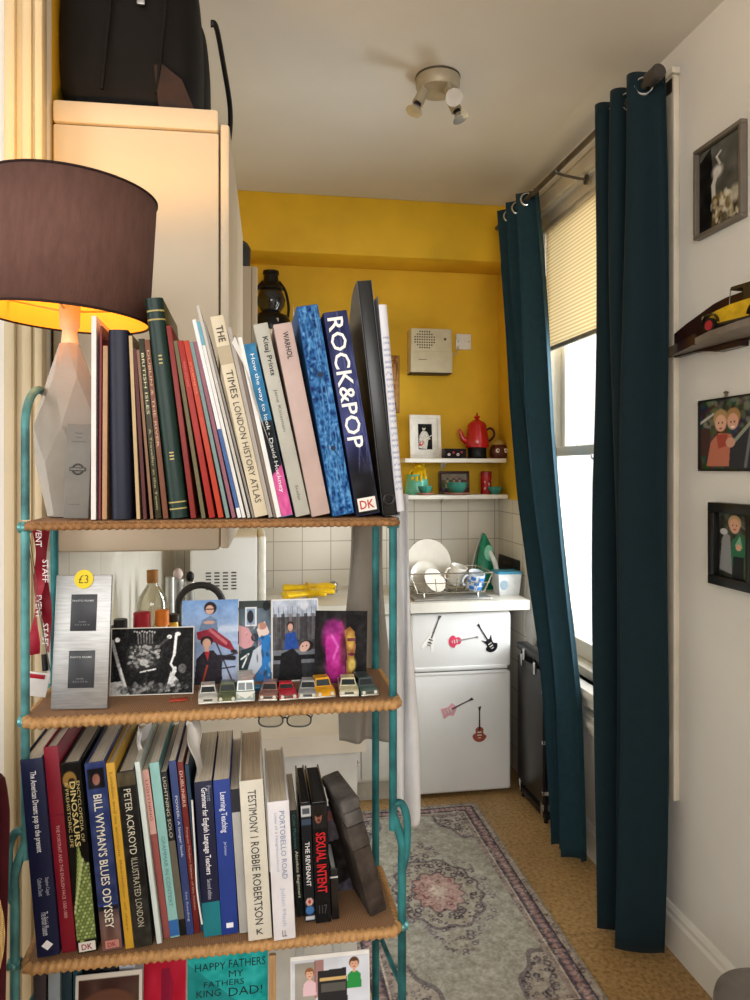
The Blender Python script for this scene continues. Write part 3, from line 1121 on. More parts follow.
MB().tube(sp, 0.0062, 8).build('strap', black_plastic, b2)

# ================================================================== BACK WALL: heater, socket, sign, shelves
YW = YB
p0, p1 = atY(411, 372, YB - 0.1), atY(452, 329, YB - 0.1)
hx = (p0.x + p1.x) / 2
ht = thing('fan_heater', 'cream wall-mounted fan heater box on the yellow wall', 'heater', (hx, YB, p0.z))
hw, hh = p1.x - p0.x, p1.z - p0.z
hm = mat('#c9bfa2', 0.4, var=0.03)
MB().bx(-hw / 2, hw / 2, -0.10, 0.0, 0, hh, 0.006).build('casing', hm, ht)
MB().bx(-hw / 2 - 0.002, hw / 2 + 0.002, -0.103, -0.098, 0.0, hh * 0.48, 0.003).build('front_flap', hm, ht)
gr = MB()
for i in range(9):
    for j in range(7):
        if (i - 4) ** 2 / 20.0 + (j - 3) ** 2 / 12.0 < 1.1:
            gr.cyl((-hw * 0.40 + i * hw * 0.058, -0.1008, hh * 0.56 + j * hh * 0.06), (-hw * 0.40 + i * hw * 0.058, -0.099, hh * 0.56 + j * hh * 0.06), 0.0042, n=8)
gr.build('grille', mat('#2a2620', 0.6), ht)
MB().cyl((hw * 0.33, -0.104, hh * 0.76), (hw * 0.33, -0.098, hh * 0.76), 0.007).build('switch', mat('#5a4a34', 0.5), ht)
MB().bx(-hw * 0.32, -hw * 0.12, -0.1045, -0.1025, hh * 0.28, hh * 0.295).build('badge', mat('#6a6452', 0.5), ht)
MB().bx(-hw / 2, hw / 2, -0.10, -0.005, -0.006, 0.0, 0.002).build('base_vent', mat('#3a2f1e', 0.6), ht)
q = atY(463, 342, YB)
so = thing('wall_socket', 'white switched fuse plate beside the fan heater', 'socket', (q.x, YB, q.z))
MB().box((0, -0.006, 0), (0.086, 0.012, 0.086), 0.004).build('plate', gloss_white, so)
MB().box((0.012, -0.014, 0.008), (0.014, 0.006, 0.024), 0.002).build('switch', gloss_white, so)
for x in (-0.03, 0.03):
    MB().cyl((x, -0.0135, 0.0), (x, -0.011, 0), 0.0035, n=10).build('screw', steel, so)
MB().tube(spline([(-0.03, -0.012, -0.025), (-0.036, -0.02, -0.05), (-0.05, -0.02, -0.075), (-0.065, -0.015, -0.07)], 5), 0.003, 6).build('cable', hm, so)

# rusty tin sign
p_ = Pic(40, 120, '#b58a55')
p_.noise(20, 0.10).grad('#c09a66', '#a8743e', 0, 1, 0.35)
p_.border(0.02, '#4a2c18')
p_.ell(0.45, 0.70, 0.26, 0.10, '#8c2f1e').ell(0.45, 0.70, 0.15, 0.055, '#c79a60')
p_.rect(0.2, 0.08, 0.8, 0.1, '#6b3a22').poly([(0.25, 0.86), (0.8, 0.82), (0.8, 0.95), (0.25, 0.97)], '#33201a')
p_.blob(26, (0, 0, 1, 1), 0.03, ['#6e4220', '#8a5a30'], 0.6)
q0, q1 = atY(383.5, 412.5, YB - 0.003), atY(399, 356, YB - 0.003)
sg = thing('tin_sign', 'narrow rusty tin sign with red lettering on the yellow wall', 'sign', ((q0.x + q1.x) / 2, YB - 0.004, q0.z))
sgw, sgh = q1.x - q0.x, q1.z - q0.z
link_mesh('printed_face', p_.mesh(sgw, sgh), print_mat(0.6), sg, smooth=0)
MB().bx(-sgw / 2 - .002, sgw / 2 + .002, 0.0006, 0.0035, -.002, sgh + .002, 0.001).build('backing', mat('#4a2c18', 0.5, 0.5), sg)
letter('LOOK', sg, (-0.004, -0.0008, sgh * 0.46), FRONT, '#8c2f1e', sgw * 0.7, 0.03, 0.01)


def wall_shelf(label, x0, x1, z, depth):
    c = thing('wall_shelf', label, 'shelf', ((x0 + x1) / 2, YB, z))
    w_ = x1 - x0
    MB().bx(-w_ / 2, w_ / 2, -depth, 0, -0.022, 0, 0.004).build('board', gloss_white, c)
    for sx in ((-w_ * 0.05,) if w_ < 0.6 else (-w_ * .3, w_ * .3)):
        k = MB().bx(sx - 0.008, sx + 0.008, -0.006, 0, -0.06, -0.022, 0.002)
        k.tube([(sx, -0.005, -0.055), (sx, -depth * 0.4, -0.026)], 0.006, 8)
        k.build('bracket', gloss_white, c)
    return c


SY = YB - 0.10
us = atY(405, 459, YB - 0.19)
ue = atY(507, 459, YB - 0.19)
USZ = us.z + 0.004
wall_shelf('upper white wall shelf holding the red coffee pot', us.x, 1.325, USZ, 0.19)
ls_ = atY(404, 496, YB - 0.19)
LSZ = ls_.z + 0.004
wall_shelf('lower white wall shelf with teal bowls just above the tiles', ls_.x, 1.335, LSZ, 0.19)


def onshelf(px, Z, Y=SY):
    v = atY(px, 468, Y)
    return Vector((v.x, Y, Z))


# white frame with guitarist print
def framed(name, label, cat, pic, w_, h_, fw, fhex, loc, rot, mount=0.0, mhex='#e9e6df', group=None, depth=0.014):
    t = thing(name, label, cat, loc, rot, group)
    f_ = MB()
    f_.bx(-w_ / 2, w_ / 2, -depth, 0, 0, fw, 0.002).bx(-w_ / 2, w_ / 2, -depth, 0, h_ - fw, h_, 0.002)
    f_.bx(-w_ / 2, -w_ / 2 + fw, -depth, 0, fw, h_ - fw, 0.002).bx(w_ / 2 - fw, w_ / 2, -depth, 0, fw, h_ - fw, 0.002)
    f_.build('frame', mat(fhex, 0.35, var=0.04), t)
    MB().bx(-w_ / 2 + fw * .5, w_ / 2 - fw * .5, -depth * 0.35, -0.001, fw * .5, h_ - fw * .5).build('mount', mat(mhex, 0.7), t)
    iw, ih = w_ - 2 * fw - 2 * mount, h_ - 2 * fw - 2 * mount
    me_ = pic.mesh(iw, ih)
    me_.transform(Matrix.Translation((0, -depth * 0.35 - 0.0008, fw + mount)))
    link_mesh('picture', me_, print_mat(0.35), t, smooth=0)
    return t


g_ = Pic(60, 100, '#101010')
g_.poly([(0.05, 0.95), (0.1, 0.45), (0.3, 0.28), (0.62, 0.3), (0.72, 0.6), (0.6, 0.98)], '#d8d4cc')
g_.ell(0.42, 0.17, 0.12, 0.10, '#cfc8bd').ell(0.42, 0.10, 0.14, 0.07, '#2a2622')
g_.line([(0.05, 0.78), (0.95, 0.45)], 0.02, '#e9e4d8').ell(0.22, 0.76, 0.17, 0.09, '#c23a3a', -0.4).ell(0.22, 0.76, 0.06, 0.03, '#f0e8e0')
g_.line([(0.62, 0.35), (0.82, 0.58), (0.6, 0.62)], 0.03, '#c9c2b6').line([(0.2, 0.4), (0.1, 0.62), (0.3, 0.72)], 0.03, '#c9c2b6')
g_.noise(30, 0.08)
v = onshelf(425.5, USZ, SY + 0.02)
framed('framed_photo', 'white frame with a guitarist picture leaning on the upper wall shelf', 'picture frame', g_, 0.172, 0.232, 0.018, '#e6e2d8', v, (-0.10, 0, 0.06), 0.030)

# skull-patterned black box (sunglass case)
v = onshelf(454, USZ, SY - 0.02)
bxx = thing('patterned_tin', 'small black tin with pink rose motifs between frame and coffee pot', 'tin', v)
MB().bx(-0.06, 0.06, -0.03, 0.03, 0, 0.052, 0.005).build('tin_body', mat('#17110f', 0.4), bxx)
rs = Pic(72, 32, '#17110f')
for x, y, r, c_ in ((0.18, 0.62, 0.15, '#e8d6d0'), (0.4, 0.4, 0.14, '#a8404a'), (0.62, 0.62, 0.16, '#e8d6d0'), (0.8, 0.35, 0.12, '#a8404a')):
    rs.ell(x, y, r * 0.45, r, c_).ell(x, y, r * 0.2, r * 0.45, '#7a2830')
me_ = rs.mesh(0.108, 0.044)
me_.transform(Matrix.Translation((0, -0.0308, 0.004)))
link_mesh('motif', me_, print_mat(0.4), bxx, smooth=0)

# red enamel coffee pot on a black warmer
red_en = mat('#b3121c', 0.22, var=0.05, coat=0.4)
v = onshelf(477, USZ, SY)
wm = thing('pot_warmer', 'black round warmer stand under the red coffee pot', 'warmer', v)
MB().lathe([(0.052, 0), (0.054, 0.004), (0.05, 0.012), (0.05, 0.050), (0.053, 0.056), (0.04, 0.058), (0.001, 0.058)], n=28).build('stand', black_plastic, wm)
PZ = 0.0585
po = thing('coffee_pot', 'red enamel coffee pot with a crown-shaped lid on the upper shelf', 'coffee pot', v + Vector((0, 0, PZ)))
MB().lathe([(0.001, 0), (0.060, 0), (0.064, 0.012), (0.062, 0.04), (0.055, 0.085), (0.050, 0.105), (0.047, 0.112), (0.001, 0.112)], n=32).build('pot_body', red_en, po)
MB().lathe([(0.053, 0.108), (0.051, 0.118), (0.042, 0.132), (0.020, 0.146), (0.008, 0.150), (0.001, 0.150)], n=28).build('lid', red_en, po)
kb = MB().lathe([(0.006, 0.148), (0.010, 0.155), (0.018, 0.163), (0.014, 0.168), (0.006, 0.170), (0.004, 0.178), (0.006, 0.182), (0.001, 0.186)], n=16)
kb.build('knob', red_en, po)
MB().tube(spline([(-0.050, 0, 0.028), (-0.078, 0, 0.048), (-0.088, 0, 0.075), (-0.098, 0, 0.098)], 6), [0.018 - 0.011 * i / 18 for i in range(19)], 12).build('spout', red_en, po)
MB().tube(spline([(0.050, 0, 0.092), (0.072, 0, 0.104), (0.092, 0, 0.090), (0.092, 0, 0.060), (0.060, 0, 0.030)], 6), 0.0065, 10).build('handle', mat('#4a1014', 0.3), po)

v = onshelf(499, USZ, SY - 0.01)
jr = thing('storage_jar', 'brown stoneware jar with flower eyes at the end of upper shelf', 'jar', v)
MB().lathe([(0.001, 0), (0.040, 0), (0.048, 0.014), (0.051, 0.04), (0.045, 0.064), (0.034, 0.074), (0.001, 0.075)], n=28).build('jar_body', mat('#5a2c22', 0.3, var=0.2), jr)
MB().lathe([(0.036, 0.074), (0.038, 0.080), (0.020, 0.090), (0.010, 0.100), (0.001, 0.104)], n=24).build('lid', mat('#b89a5a', 0.4), jr)
for x in (-0.022, 0.022):
    e_ = MB().ell((x, -0.046, 0.042), (0.012, 0.004, 0.012), 14, 8)
    e_.build('flower_eye', mat('#e6dfd2', 0.4), jr)
    MB().ell((x, -0.050, 0.042), (0.005, 0.002, 0.005), 10, 6).build('flower_centre', mat('#a02828', 0.4), jr)

# lower shelf
teal_glaze = mat('#5fb7a0', 0.25, var=0.06, coat=0.3)
dk_teal = mat('#2f7f70', 0.25, var=0.12, coat=0.3)
v = onshelf(417, LSZ, SY + 0.01)
jg = thing('teal_pot', 'pale turquoise pot with yellow rubber gloves over its rim', 'pot', v)
MB().lathe([(0.001, 0), (0.066, 0), (0.068, 0.01), (0.060, 0.06), (0.052, 0.105), (0.047, 0.105), (0.054, 0.06), (0.060, 0.012), (0.001, 0.01)], n=28, cap=False).build('pot_body', teal_glaze, jg)


def glove(label, loc, rot, group=None):
    g = MB()
    g.ell((0, 0, 0.016), (0.045, 0.050, 0.016), 20, 12, e=0.8)
    for i, (x, L, a) in enumerate(((-0.034, 0.070, 0.16), (-0.012, 0.085, 0.04), (0.011, 0.082, -0.05), (0.032, 0.064, -0.18))):
        g.tube(spline([(x, 0.03, 0.016), (x - L * 0.5 * math.sin(a), 0.03 + L * 0.55, 0.018), (x - L * math.sin(a), 0.03 + L, 0.012)], 4), [0.0115, 0.0115, 0.011, 0.011, 0.0105, 0.0105, 0.010, 0.009, 0.006], 10)
    g.tube(spline([(0.035, -0.02, 0.016), (0.062, 0.005, 0.016), (0.070, 0.035, 0.012)], 4), [0.014, 0.014, 0.013, 0.012, 0.012, 0.011, 0.011, 0.010, 0.006], 10)
    g.tube(spline([(0, -0.03, 0.015), (0.004, -0.09, 0.016), (0, -0.15, 0.018)], 5), [0.038, 0.036, 0.034, 0.034, 0.035, 0.036, 0.038, 0.040, 0.041, 0.043, 0.045], 16)
    for v_ in g.bm.verts:
        if v_.co.y < -0.03:
            v_.co.z = 0.015 + (v_.co.z - 0.015) * 0.4
    o = g.build('rubber_glove', mat('#e3b911', 0.4, var=0.08))
    o.location = loc
    o.rotation_euler = rot
    rm_ = o.modifiers.new('merge', 'REMESH')
    rm_.mode = 'VOXEL'
    rm_.voxel_size = 0.003
    rm_.use_smooth_shade = True
    return tag(o, label, 'glove', group)


glove('yellow rubber glove draped over the turquoise pot on the lower shelf', v + Vector((0.012, 0.02, 0.105)), (-0.62, 0.1, PI - 0.35)).scale = (0.8, 0.72, 0.8)
cupprof = [(0.001, 0.006), (0.020, 0.006), (0.022, 0), (0.026, 0), (0.028, 0.006), (0.042, 0.025), (0.046, 0.045), (0.043, 0.045), (0.038, 0.026), (0.020, 0.010), (0.001, 0.010)]


def cup(px, s, Y, label, saucer=True):
    v = onshelf(px, LSZ, Y)
    z0 = 0.0
    if saucer:
        sc = MB().lathe([(0.001, 0), (0.030 * s, 0), (0.058 * s, 0.008), (0.058 * s, 0.011), (0.028 * s, 0.005), (0.001, 0.005)], n=28, cap=False).build('terracotta_saucer', mat('#b5705a', 0.5))
        sc.location = v
        tag(sc, 'terracotta saucer under the ' + label, 'saucer')
        z0 = 0.0075
    c_ = thing('teal_bowl', label, 'bowl', v + Vector((0, 0, z0)))
    MB().lathe([(r * s, z * s) for r, z in cupprof], n=28, cap=False).build('bowl_body', dk_teal, c_)
    MB().lathe([(0.0455 * s, 0.0445 * s), (0.0465 * s, 0.046 * s), (0.0435 * s, 0.046 * s)], n=28, cap=False).build('rim', teal_glaze, c_)
    return c_


cup(425, 0.82, SY - 0.062, 'small teal bowl in front of the turquoise pot')
cup(457, 1.22, SY - 0.05, 'wide teal bowl in front of the dark framed photo')
cup(495, 0.86, SY - 0.03, 'small teal bowl beside the red canister', False)
dp = Pic(70, 46, '#5c5148')
dp.noise(10, 0.2, False).rect(0, 0, 1, 0.35, '#a59a8c', 0.6)
for x in (0.25, 0.5, 0.72):
    person(dp, x, 0.38, 0.1, '#2a2018', '#c8a890', ['#e0d8cc', '#40404a', '#8a4a40'][int(x * 3) % 3])
v = onshelf(454, LSZ, SY + 0.05)
framed('framed_photo', 'dark wooden photo frame standing behind the wide teal bowl', 'picture frame', dp, 0.168, 0.122, 0.014, '#3a2018', v, (-0.08, 0, 0), 0.0)
v = onshelf(486, LSZ, SY + 0.01)
cn = thing('red_canister', 'slim red patterned canister on the lower shelf', 'canister', v)
MB().lathe([(0.001, 0), (0.028, 0), (0.029, 0.003), (0.029, 0.105), (0.001, 0.105)], n=24).build('canister_body', mat('#a3131f', 0.3, var=0.25, scale=40), cn)
MB().lathe([(0.030, 0.100), (0.030, 0.118), (0.026, 0.122), (0.001, 0.122)], n=24).build('lid', mat('#8e1420', 0.3), cn)
spt = MB()
for k in range(9):
    a = -PI / 2 + (RNG.random() - 0.5) * 2
    spt.ell((0.029 * math.cos(a), 0.029 * math.sin(a), 0.02 + 0.07 * RNG.random()), (0.004, 0.002, 0.006), 8, 5)
spt.build('flower_motif', mat('#dcb8b0', 0.4), cn)

# lantern on a bracket shelf at the back
q = atY(271, 333, YB - 0.12)
ws = wall_shelf('small high white wall shelf carrying the black lantern', q.x - 0.20, q.x + 0.14, q.z, 0.24)
ln = thing('lantern', 'black metal hurricane lantern on the high shelf by the yellow wall', 'lantern', (q.x, YB - 0.12, q.z))
blk = mat('#17171a', 0.3, 0.3, var=0.15)
MB().lathe([(0.001, 0), (0.098, 0), (0.102, 0.015), (0.098, 0.060), (0.085, 0.085), (0.050, 0.100), (0.001, 0.102)], n=32).build('fuel_tank', blk, ln)
MB().lathe([(0.045, 0.100), (0.068, 0.135), (0.072, 0.17), (0.060, 0.205), (0.044, 0.225)], n=28, cap=False).build('globe', mat('#232428', 0.08, coat=0.6), ln)
MB().lathe([(0.062, 0.218), (0.060, 0.232), (0.040, 0.250), (0.036, 0.290), (0.042, 0.296), (0.040, 0.312), (0.001, 0.315)], n=28).build('chimney_cap', blk, ln)
for s_ in (-1, 1):
    MB().tube(spline([(s_ * 0.085, 0, 0.08), (s_ * 0.088, 0, 0.14), (s_ * 0.072, 0, 0.215), (s_ * 0.040, 0, 0.262)], 6), 0.007, 8).build('side_tube', blk, ln)
MB().box((0.01, -0.092, 0.045), (0.05, 0.004, 0.028), 0.002, rot=(0.1, 0, 0)).build('plate', mat('#b9b7b0', 0.5), ln)

# ================================================================== WORKTOP THINGS
mwv = atY(190, 600, 3.32)
mwe = atY(266, 600, 3.32)
mw = thing('microwave', 'white microwave with vent slots standing side-on in the worktop corner', 'microwave', ((mwv.x + mwe.x) / 2, 3.55, CTZ))
ww = mwe.x - mwv.x
MB().bx(-ww / 2, ww / 2 - 0.035, -0.23, 0.23, 0.012, 0.325, 0.012, seg=3).build('casing', appliance, mw)
MB().bx(ww / 2 - 0.034, ww / 2, -0.232, 0.232, 0.010, 0.327, 0.012, seg=3).build('door', mat('#e3e1d8', 0.3), mw)
vt = MB()
for c_ in range(4):
    for r_ in range(6):
        vt.box((-ww * 0.26 + c_ * 0.036, -0.2306, 0.10 + r_ * 0.014), (0.022, 0.002, 0.006))
vt.build('vent', mat('#4c4c4a', 0.6), mw)
for x in (-0.12, 0.10):
    for y in (-0.18, 0.18):
        MB().cyl((x, y, 0), (x, y, 0.013), 0.012, n=12).build('foot', black_plastic, mw)

# black kettle with hooped handle
q0, q1 = atY(179, 600, 2.35), atY(222, 600, 2.35)
kx = (q0.x + q1.x) / 2
hz = atY(200, 584, 2.35).z - CTZ
kt = thing('kettle', 'black kettle with a thick hooped handle behind the postcards', 'kettle', (kx, 2.35, CTZ))
MB().lathe([(0.001, 0), (0.082, 0), (0.086, 0.012), (0.080, 0.07), (0.062, 0.118), (0.038, 0.135), (0.001, 0.138)], n=32).build('kettle_body', mat('#2b2b2d', 0.3, 0.5), kt)
MB().lathe([(0.036, 0.134), (0.030, 0.142), (0.008, 0.146), (0.010, 0.158), (0.001, 0.162)], n=20).build('lid', black_plastic, kt)
hw_ = 0.066
MB().tube([(-hw_, 0, 0.105), (-hw_, 0, hz - hw_ * 1.0)] + arc((0, 0, hz - hw_ * 0.95), hw_, PI, 0, 16, ry=hw_ * 0.9)[1:] + [(hw_, 0, 0.105)], 0.0105, 12).build('handle', mat('#3a3838', 0.5), kt)
MB().tube(spline([(0.06, -0.02, 0.06), (0.10, -0.03, 0.09), (0.125, -0.035, 0.13)], 5), [0.018, 0.017, 0.016, 0.015, 0.014, 0.013, 0.012, 0.011, 0.010, 0.009, 0.009], 10).build('spout', mat('#2b2b2d', 0.3, 0.5), kt)

# bottles
q = atY(152.5, 570, 2.25)
bh = q.z - CTZ
bo = thing('oil_bottle', 'clear glass bottle with a cork-coloured cap by the tiled wall', 'bottle', (q.x, 2.25, CTZ))
s_ = bh / 0.36
MB().lathe([(0.001, 0.0), (0.040, 0), (0.0425, 0.01), (0.0425, 0.70 * bh), (0.038, 0.765 * bh), (0.020, 0.85 * bh), (0.014, 0.88 * bh), (0.014, 0.91 * bh)], n=28, cap=False).build('glass_body', glass_mat('#e6e2d2', 0.4), bo)
MB().lathe([(0.001, 0.004), (0.038, 0.004), (0.039, 0.12), (0.001, 0.121)], n=28).build('oil', mat('#d9b458', 0.2, trans=0.0), bo)
MB().lathe([(0.016, 0.89 * bh), (0.0165, 0.998 * bh), (0.001, bh)], n=20).build('cap', mat('#a9743c', 0.6, var=0.15), bo)


def sauce(name, label, px, py, Y, body, cap, r, caph=0.03, glass=False):
    q_ = atY(px, py, Y)
    h = q_.z - CTZ
    t = thing(name, label, 'bottle', (q_.x, Y, CTZ))
    MB().lathe([(0.001, 0), (r * .95, 0), (r, 0.008), (r, h * .62), (r * .75, h * .78), (r * .62, h - caph), (0.001, h - caph)], n=24).build('bottle_body', mat(body, 0.25, var=0.1), t)
    MB().lathe([(r * .82, h - caph), (r * .8, h - 0.002), (r * .7, h), (0.001, h)], n=20).build('cap', mat(cap, 0.4), t)
    return t


sauce('sauce_bottle', 'red-capped sauce bottle in front of the clear glass bottle', 142, 612, 2.08, '#b8574a', '#a3222c', 0.028, 0.045)
sauce('sauce_bottle', 'orange-capped sauce bottle beside the clear glass bottle', 162, 610, 2.10, '#c98a4a', '#dd7a2a', 0.023, 0.04)
sauce('mustard_jar', 'yellow and black labelled jar next to the kettle', 173, 614, 2.16, '#e0b030', '#2a2620', 0.022, 0.02)
sauce('spice_jar', 'squat black lidded jar behind the concert print', 120.5, 619, 2.05, '#2a2724', '#1d1c1b', 0.022, 0.05)
sauce('spice_jar', 'small black grinder at the wall end of the worktop', 112, 626, 2.07, '#22201e', '#1a1a1a', 0.014, 0.04)


def mill(px, py, Y, r, top, label):
    q_ = atY(px, py, Y)
    h = q_.z - CTZ
    t = thing('salt_mill', label, 'mill', (q_.x, Y, CTZ))
    MB().lathe([(0.001, 0), (r, 0), (r, 0.02), (r * .86, 0.03), (r * .86, h * .80), (r, h * .82), (r, h * .88), (0.001, h * .885)], n=22).build('mill_body', mat('#b7b7b4', 0.3, 0.7), t)
    MB().ell((0, 0, h * .94), (r * .8, r * .8, h * .07), 16, 10).build('knob', mat(top, 0.4), t)


mill(178, 569, 2.62, 0.021, '#d8c4bc', 'tall steel mill with a pale round knob near the microwave')
mill(190, 572, 2.66, 0.018, '#1b1a1a', 'steel mill with a black knob near the microwave')
# glass jar at the left of the mills
q = atY(170, 577, 2.5)
MBj = thing('storage_tube', 'narrow steel utensil cylinder beside the tall mill', 'jar', (q.x, 2.5, CTZ))
MB().lathe([(0.001, 0), (0.014, 0), (0.014, q.z - CTZ), (0.011, q.z - CTZ), (0.011, 0.01), (0.001, 0.01)], n=20, cap=False).build('cylinder_body', mat('#bdbdb8', 0.3, 0.6), MBj)

# sink tap and gloves
q = atY(333, 583, 3.80)
tp = thing('sink_tap', 'chrome mixer tap behind the yellow washing-up gloves', 'tap', (q.x, 3.80, CTZ))
hz = q.z - CTZ
MB().lathe([(0.026, 0), (0.024, 0.008), (0.014, 0.014), (0.012, hz - 0.03)], n=20).build('pillar', chrome, tp)
MB().ell((0, 0, hz - 0.01), (0.026, 0.026, 0.022), 18, 12).build('knob', chrome, tp)
MB().tube(spline([(0, 0, hz * .45), (0, -0.05, hz * .62), (0, -0.12, hz * .62), (0, -0.14, hz * .5)], 6), 0.009, 10).build('spout', chrome, tp)
q = atZ(305, 603, CTZ)
glove('yellow rubber glove lying flat on the worktop near the tap, fingers to the right', (q.x + 0.03, 3.53, CTZ + 0.001), (0, 0, -1.15))
glove('second yellow rubber glove lying behind the first beside the tap', (q.x + 0.04, 3.70, CTZ + 0.001), (0, 0, -1.5))

# dish rack
r0, r1 = atY(412, 597, 3.47), atY(489, 597, 3.47)
rx = (r0.x + r1.x) / 2
rk = thing('dish_rack', 'chrome wire dish rack full of drying crockery on the worktop', 'dish rack', (rx, 3.58, CTZ))
rwd = (r1.x - r0.x) / 2
wire = mat('#b9b4a6', 0.25, 0.9)
r_ = MB()
yd = 0.125


def loop(hx_, hy_, z, r):
    return [(-hx_, -hy_, z), (hx_, -hy_, z), (hx_, hy_, z), (-hx_, hy_, z)]


r_.tube(loop(rwd * .86, yd * .9, 0.030, 0.003), 0.0032, 8, closed=True)
r_.build('base_wire', wire, rk)
MB().tube(loop(rwd * 1.06, yd * 1.05, 0.125, 0.003), 0.0035, 8, closed=True).build('rim_wire', wire, rk)
r_ = MB()
for i in range(8):
    a = -1 + 2 * i / 7
    r_.tube([(rwd * a * 1.0, -yd * 1.02, 0.10), (rwd * a * .86, -yd * .9, 0.030), (rwd * a * .86, yd * .9, 0.030), (rwd * a * 1.0, yd * 1.02, 0.10)], 0.0018, 6)
r_.build('cross_wire', wire, rk)
for sx in (-1, 1):
    for sy in (-1, 1):
        MB().tube([(sx * rwd * 1.06, sy * yd * 1.05, 0.125), (sx * rwd * .86, sy * yd * .9, 0.030)], 0.0032, 8).build('corner_wire', wire, rk)
        MB().tube([(sx * rwd * .7, sy * yd * .9, 0.030), (sx * rwd * .7, sy * yd * .9, 0.0)], 0.005, 8).build('foot', wire, rk)
MB().tube([(-rwd, -yd, 0.078), (rwd, -yd, 0.078)], 0.0022, 8).build('front_wire', wire, rk)
dt = MB().bx(rx - 0.19, rx + 0.19, 3.42, 3.70, CTZ, CTZ + 0.012, 0.005).build('drip_tray', mat('#8d8a84', 0.3, 0.5))
tag(dt, 'grey drip tray beneath the dish rack', 'tray')
white_china = mat('#cfc8ba', 0.15, var=0.02, coat=0.3)
plate_prof = [(0.001, 0.004), (0.5, 0.004), (0.55, 0.0), (0.62, 0.006), (1.0, 0.016), (1.0, 0.020), (0.6, 0.012), (0.001, 0.010)]


def plate(label, px, py, Y, R_, lean, rz, group='plates in the dish rack'):
    q_ = atY(px, py, Y)
    M_ = Matrix.Rotation(rz, 4, 'Z') @ Matrix.Rotation(PI / 2 - lean, 4, 'X')
    o = MB().lathe([(r * R_, z * R_ / 0.13) for r, z in plate_prof], n=40, cap=False).build('dinner_plate', white_china)
    o.location = (q_.x, Y, q_.z)
    o.rotation_euler = M_.to_euler()
    tag(o, label, 'plate', group)


plate('large white plate standing at the back of the dish rack', 427.5, 563, 3.66, 0.118, 0.18, 0.1)
plate('smaller white plate leaning in front of the large plate', 424, 577, 3.60, 0.078, 0.25, 0.2)
plate('white saucer tilted at the front left of the dish rack', 434, 581, 3.55, 0.062, 0.55, 0.5)


def mug(label, px, py, Y, hexc, motif, rot, h=0.088, r=0.040, haxis=PI):
    q_ = atY(px, py, Y)
    t = thing('mug', label, 'mug', (q_.x, Y, q_.z), rot)
    MB().lathe([(0.001, 0), (r * .9, 0), (r, 0.006), (r, h), (r - 0.004, h), (r - 0.004, 0.008), (0.001, 0.007)], n=28, cap=False).build('mug_body', mat(hexc, 0.2), t)
    hp = [(math.cos(haxis) * (r + a), math.sin(haxis) * (r + a), z) for a, z in ((-0.002, h * .8), (0.018, h * .78), (0.027, h * .5), (0.018, h * .22), (-0.002, h * .2))]
    MB().tube(spline(hp, 5), 0.005, 10).build('handle', mat(hexc, 0.2), t)
    if motif:
        mo = MB()
        for k in range(6):
            for j in range(3):
                a = 2 * PI * k / 6 + j * 0.5
                mo.box((r * math.cos(a), r * math.sin(a), h * (0.22 + 0.28 * j)), (0.004, 0.026, 0.018), 0.002, rot=(0, 0, a))
        mo.build('pattern', mat(motif, 0.2), t)
    return t


mug('plain white mug hanging in the dish rack', 454, 583, 3.60, '#e2ded4', None, (0.25, 0.25, 0), 0.092, 0.042, PI + 0.3)
mug('blue and white patterned mug lying in the dish rack', 473, 588, 3.55, '#dfe6ee', '#3f7fd0', (0.35, 0.15, 0), 0.085, 0.040, PI + 0.2)

# iron
q = atY(482, 578, 3.80)
ir = thing('steam_iron', 'green and white steam iron standing upright behind the dish rack', 'iron', (q.x, 3.80, CTZ), (0, 0, 0.35))
ih = atY(484, 533, 3.80).z - CTZ
R2 = []
for k in range(13):
    t = k / 12
    w_ = 0.068 * (1 - t ** 2.4) + 0.004
    d_ = 0.075 * (1 - t ** 1.4) + 0.012
    R2.append([(w_ * math.cos(2 * PI * j / 20), -0.012 - d_ * 0.5 + d_ * 0.5 * math.sin(2 * PI * j / 20), t * ih) for j in range(20)])
MB().rings(R2).build('iron_body', mat('#0f7d5c', 0.25, var=0.1), ir)
so_ = [(0.072 * (1 - (k / 10) ** 2.4) + 0.003, k / 10 * ih * 1.01) for k in range(11)]
MB().prism(so_ + [(-a, z) for a, z in reversed(so_)], -0.012, -0.001).build('soleplate', mat('#c9ccca', 0.25, 0.8), ir)
MB().tube(spline([(0, -0.085, ih * .08), (0, -0.118, ih * .28), (0.0, -0.105, ih * .5), (0, -0.05, ih * .72)], 6), 0.013, 12).build('handle', mat('#dfe5e2', 0.3), ir)
MB().ell((0, -0.055, ih * .62), (0.030, 0.020, 0.050), 14, 10).build('front_panel', mat('#7fcdb0', 0.3), ir)

# plastic tub with blue lid
q0, q1 = atY(499, 598, 3.52), atY(522, 598, 3.52)
tx = (q0.x + q1.x) / 2
th_ = atY(510, 572, 3.52).z - CTZ
tb_ = thing('food_tub', 'white plastic tub with a blue lid beside the dish rack', 'tub', (tx, 3.58, CTZ))
tw = (q1.x - q0.x) / 2
MB().rings([[(sx * tw * s, sy * 0.055 * s, z) for sx, sy in ((-1, -1), (1, -1), (1, 1), (-1, 1))] for s, z in ((0.84, 0), (0.9, th_ * .3), (1.0, th_ * .9))]).bevel(0.012, 3, 50).build('tub_body', mat('#dcdedd', 0.35), tb_)
MB().bx(-tw * 1.06, tw * 1.06, -0.059, 0.059, th_ * .88, th_, 0.007).build('lid', mat('#3f95b8', 0.35), tb_)
MB().ell((-0.03, -0.0515, th_ * .45), (0.02, 0.002, 0.026), 18, 8).build('badge', mat('#9fb6c6', 0.4), tb_)
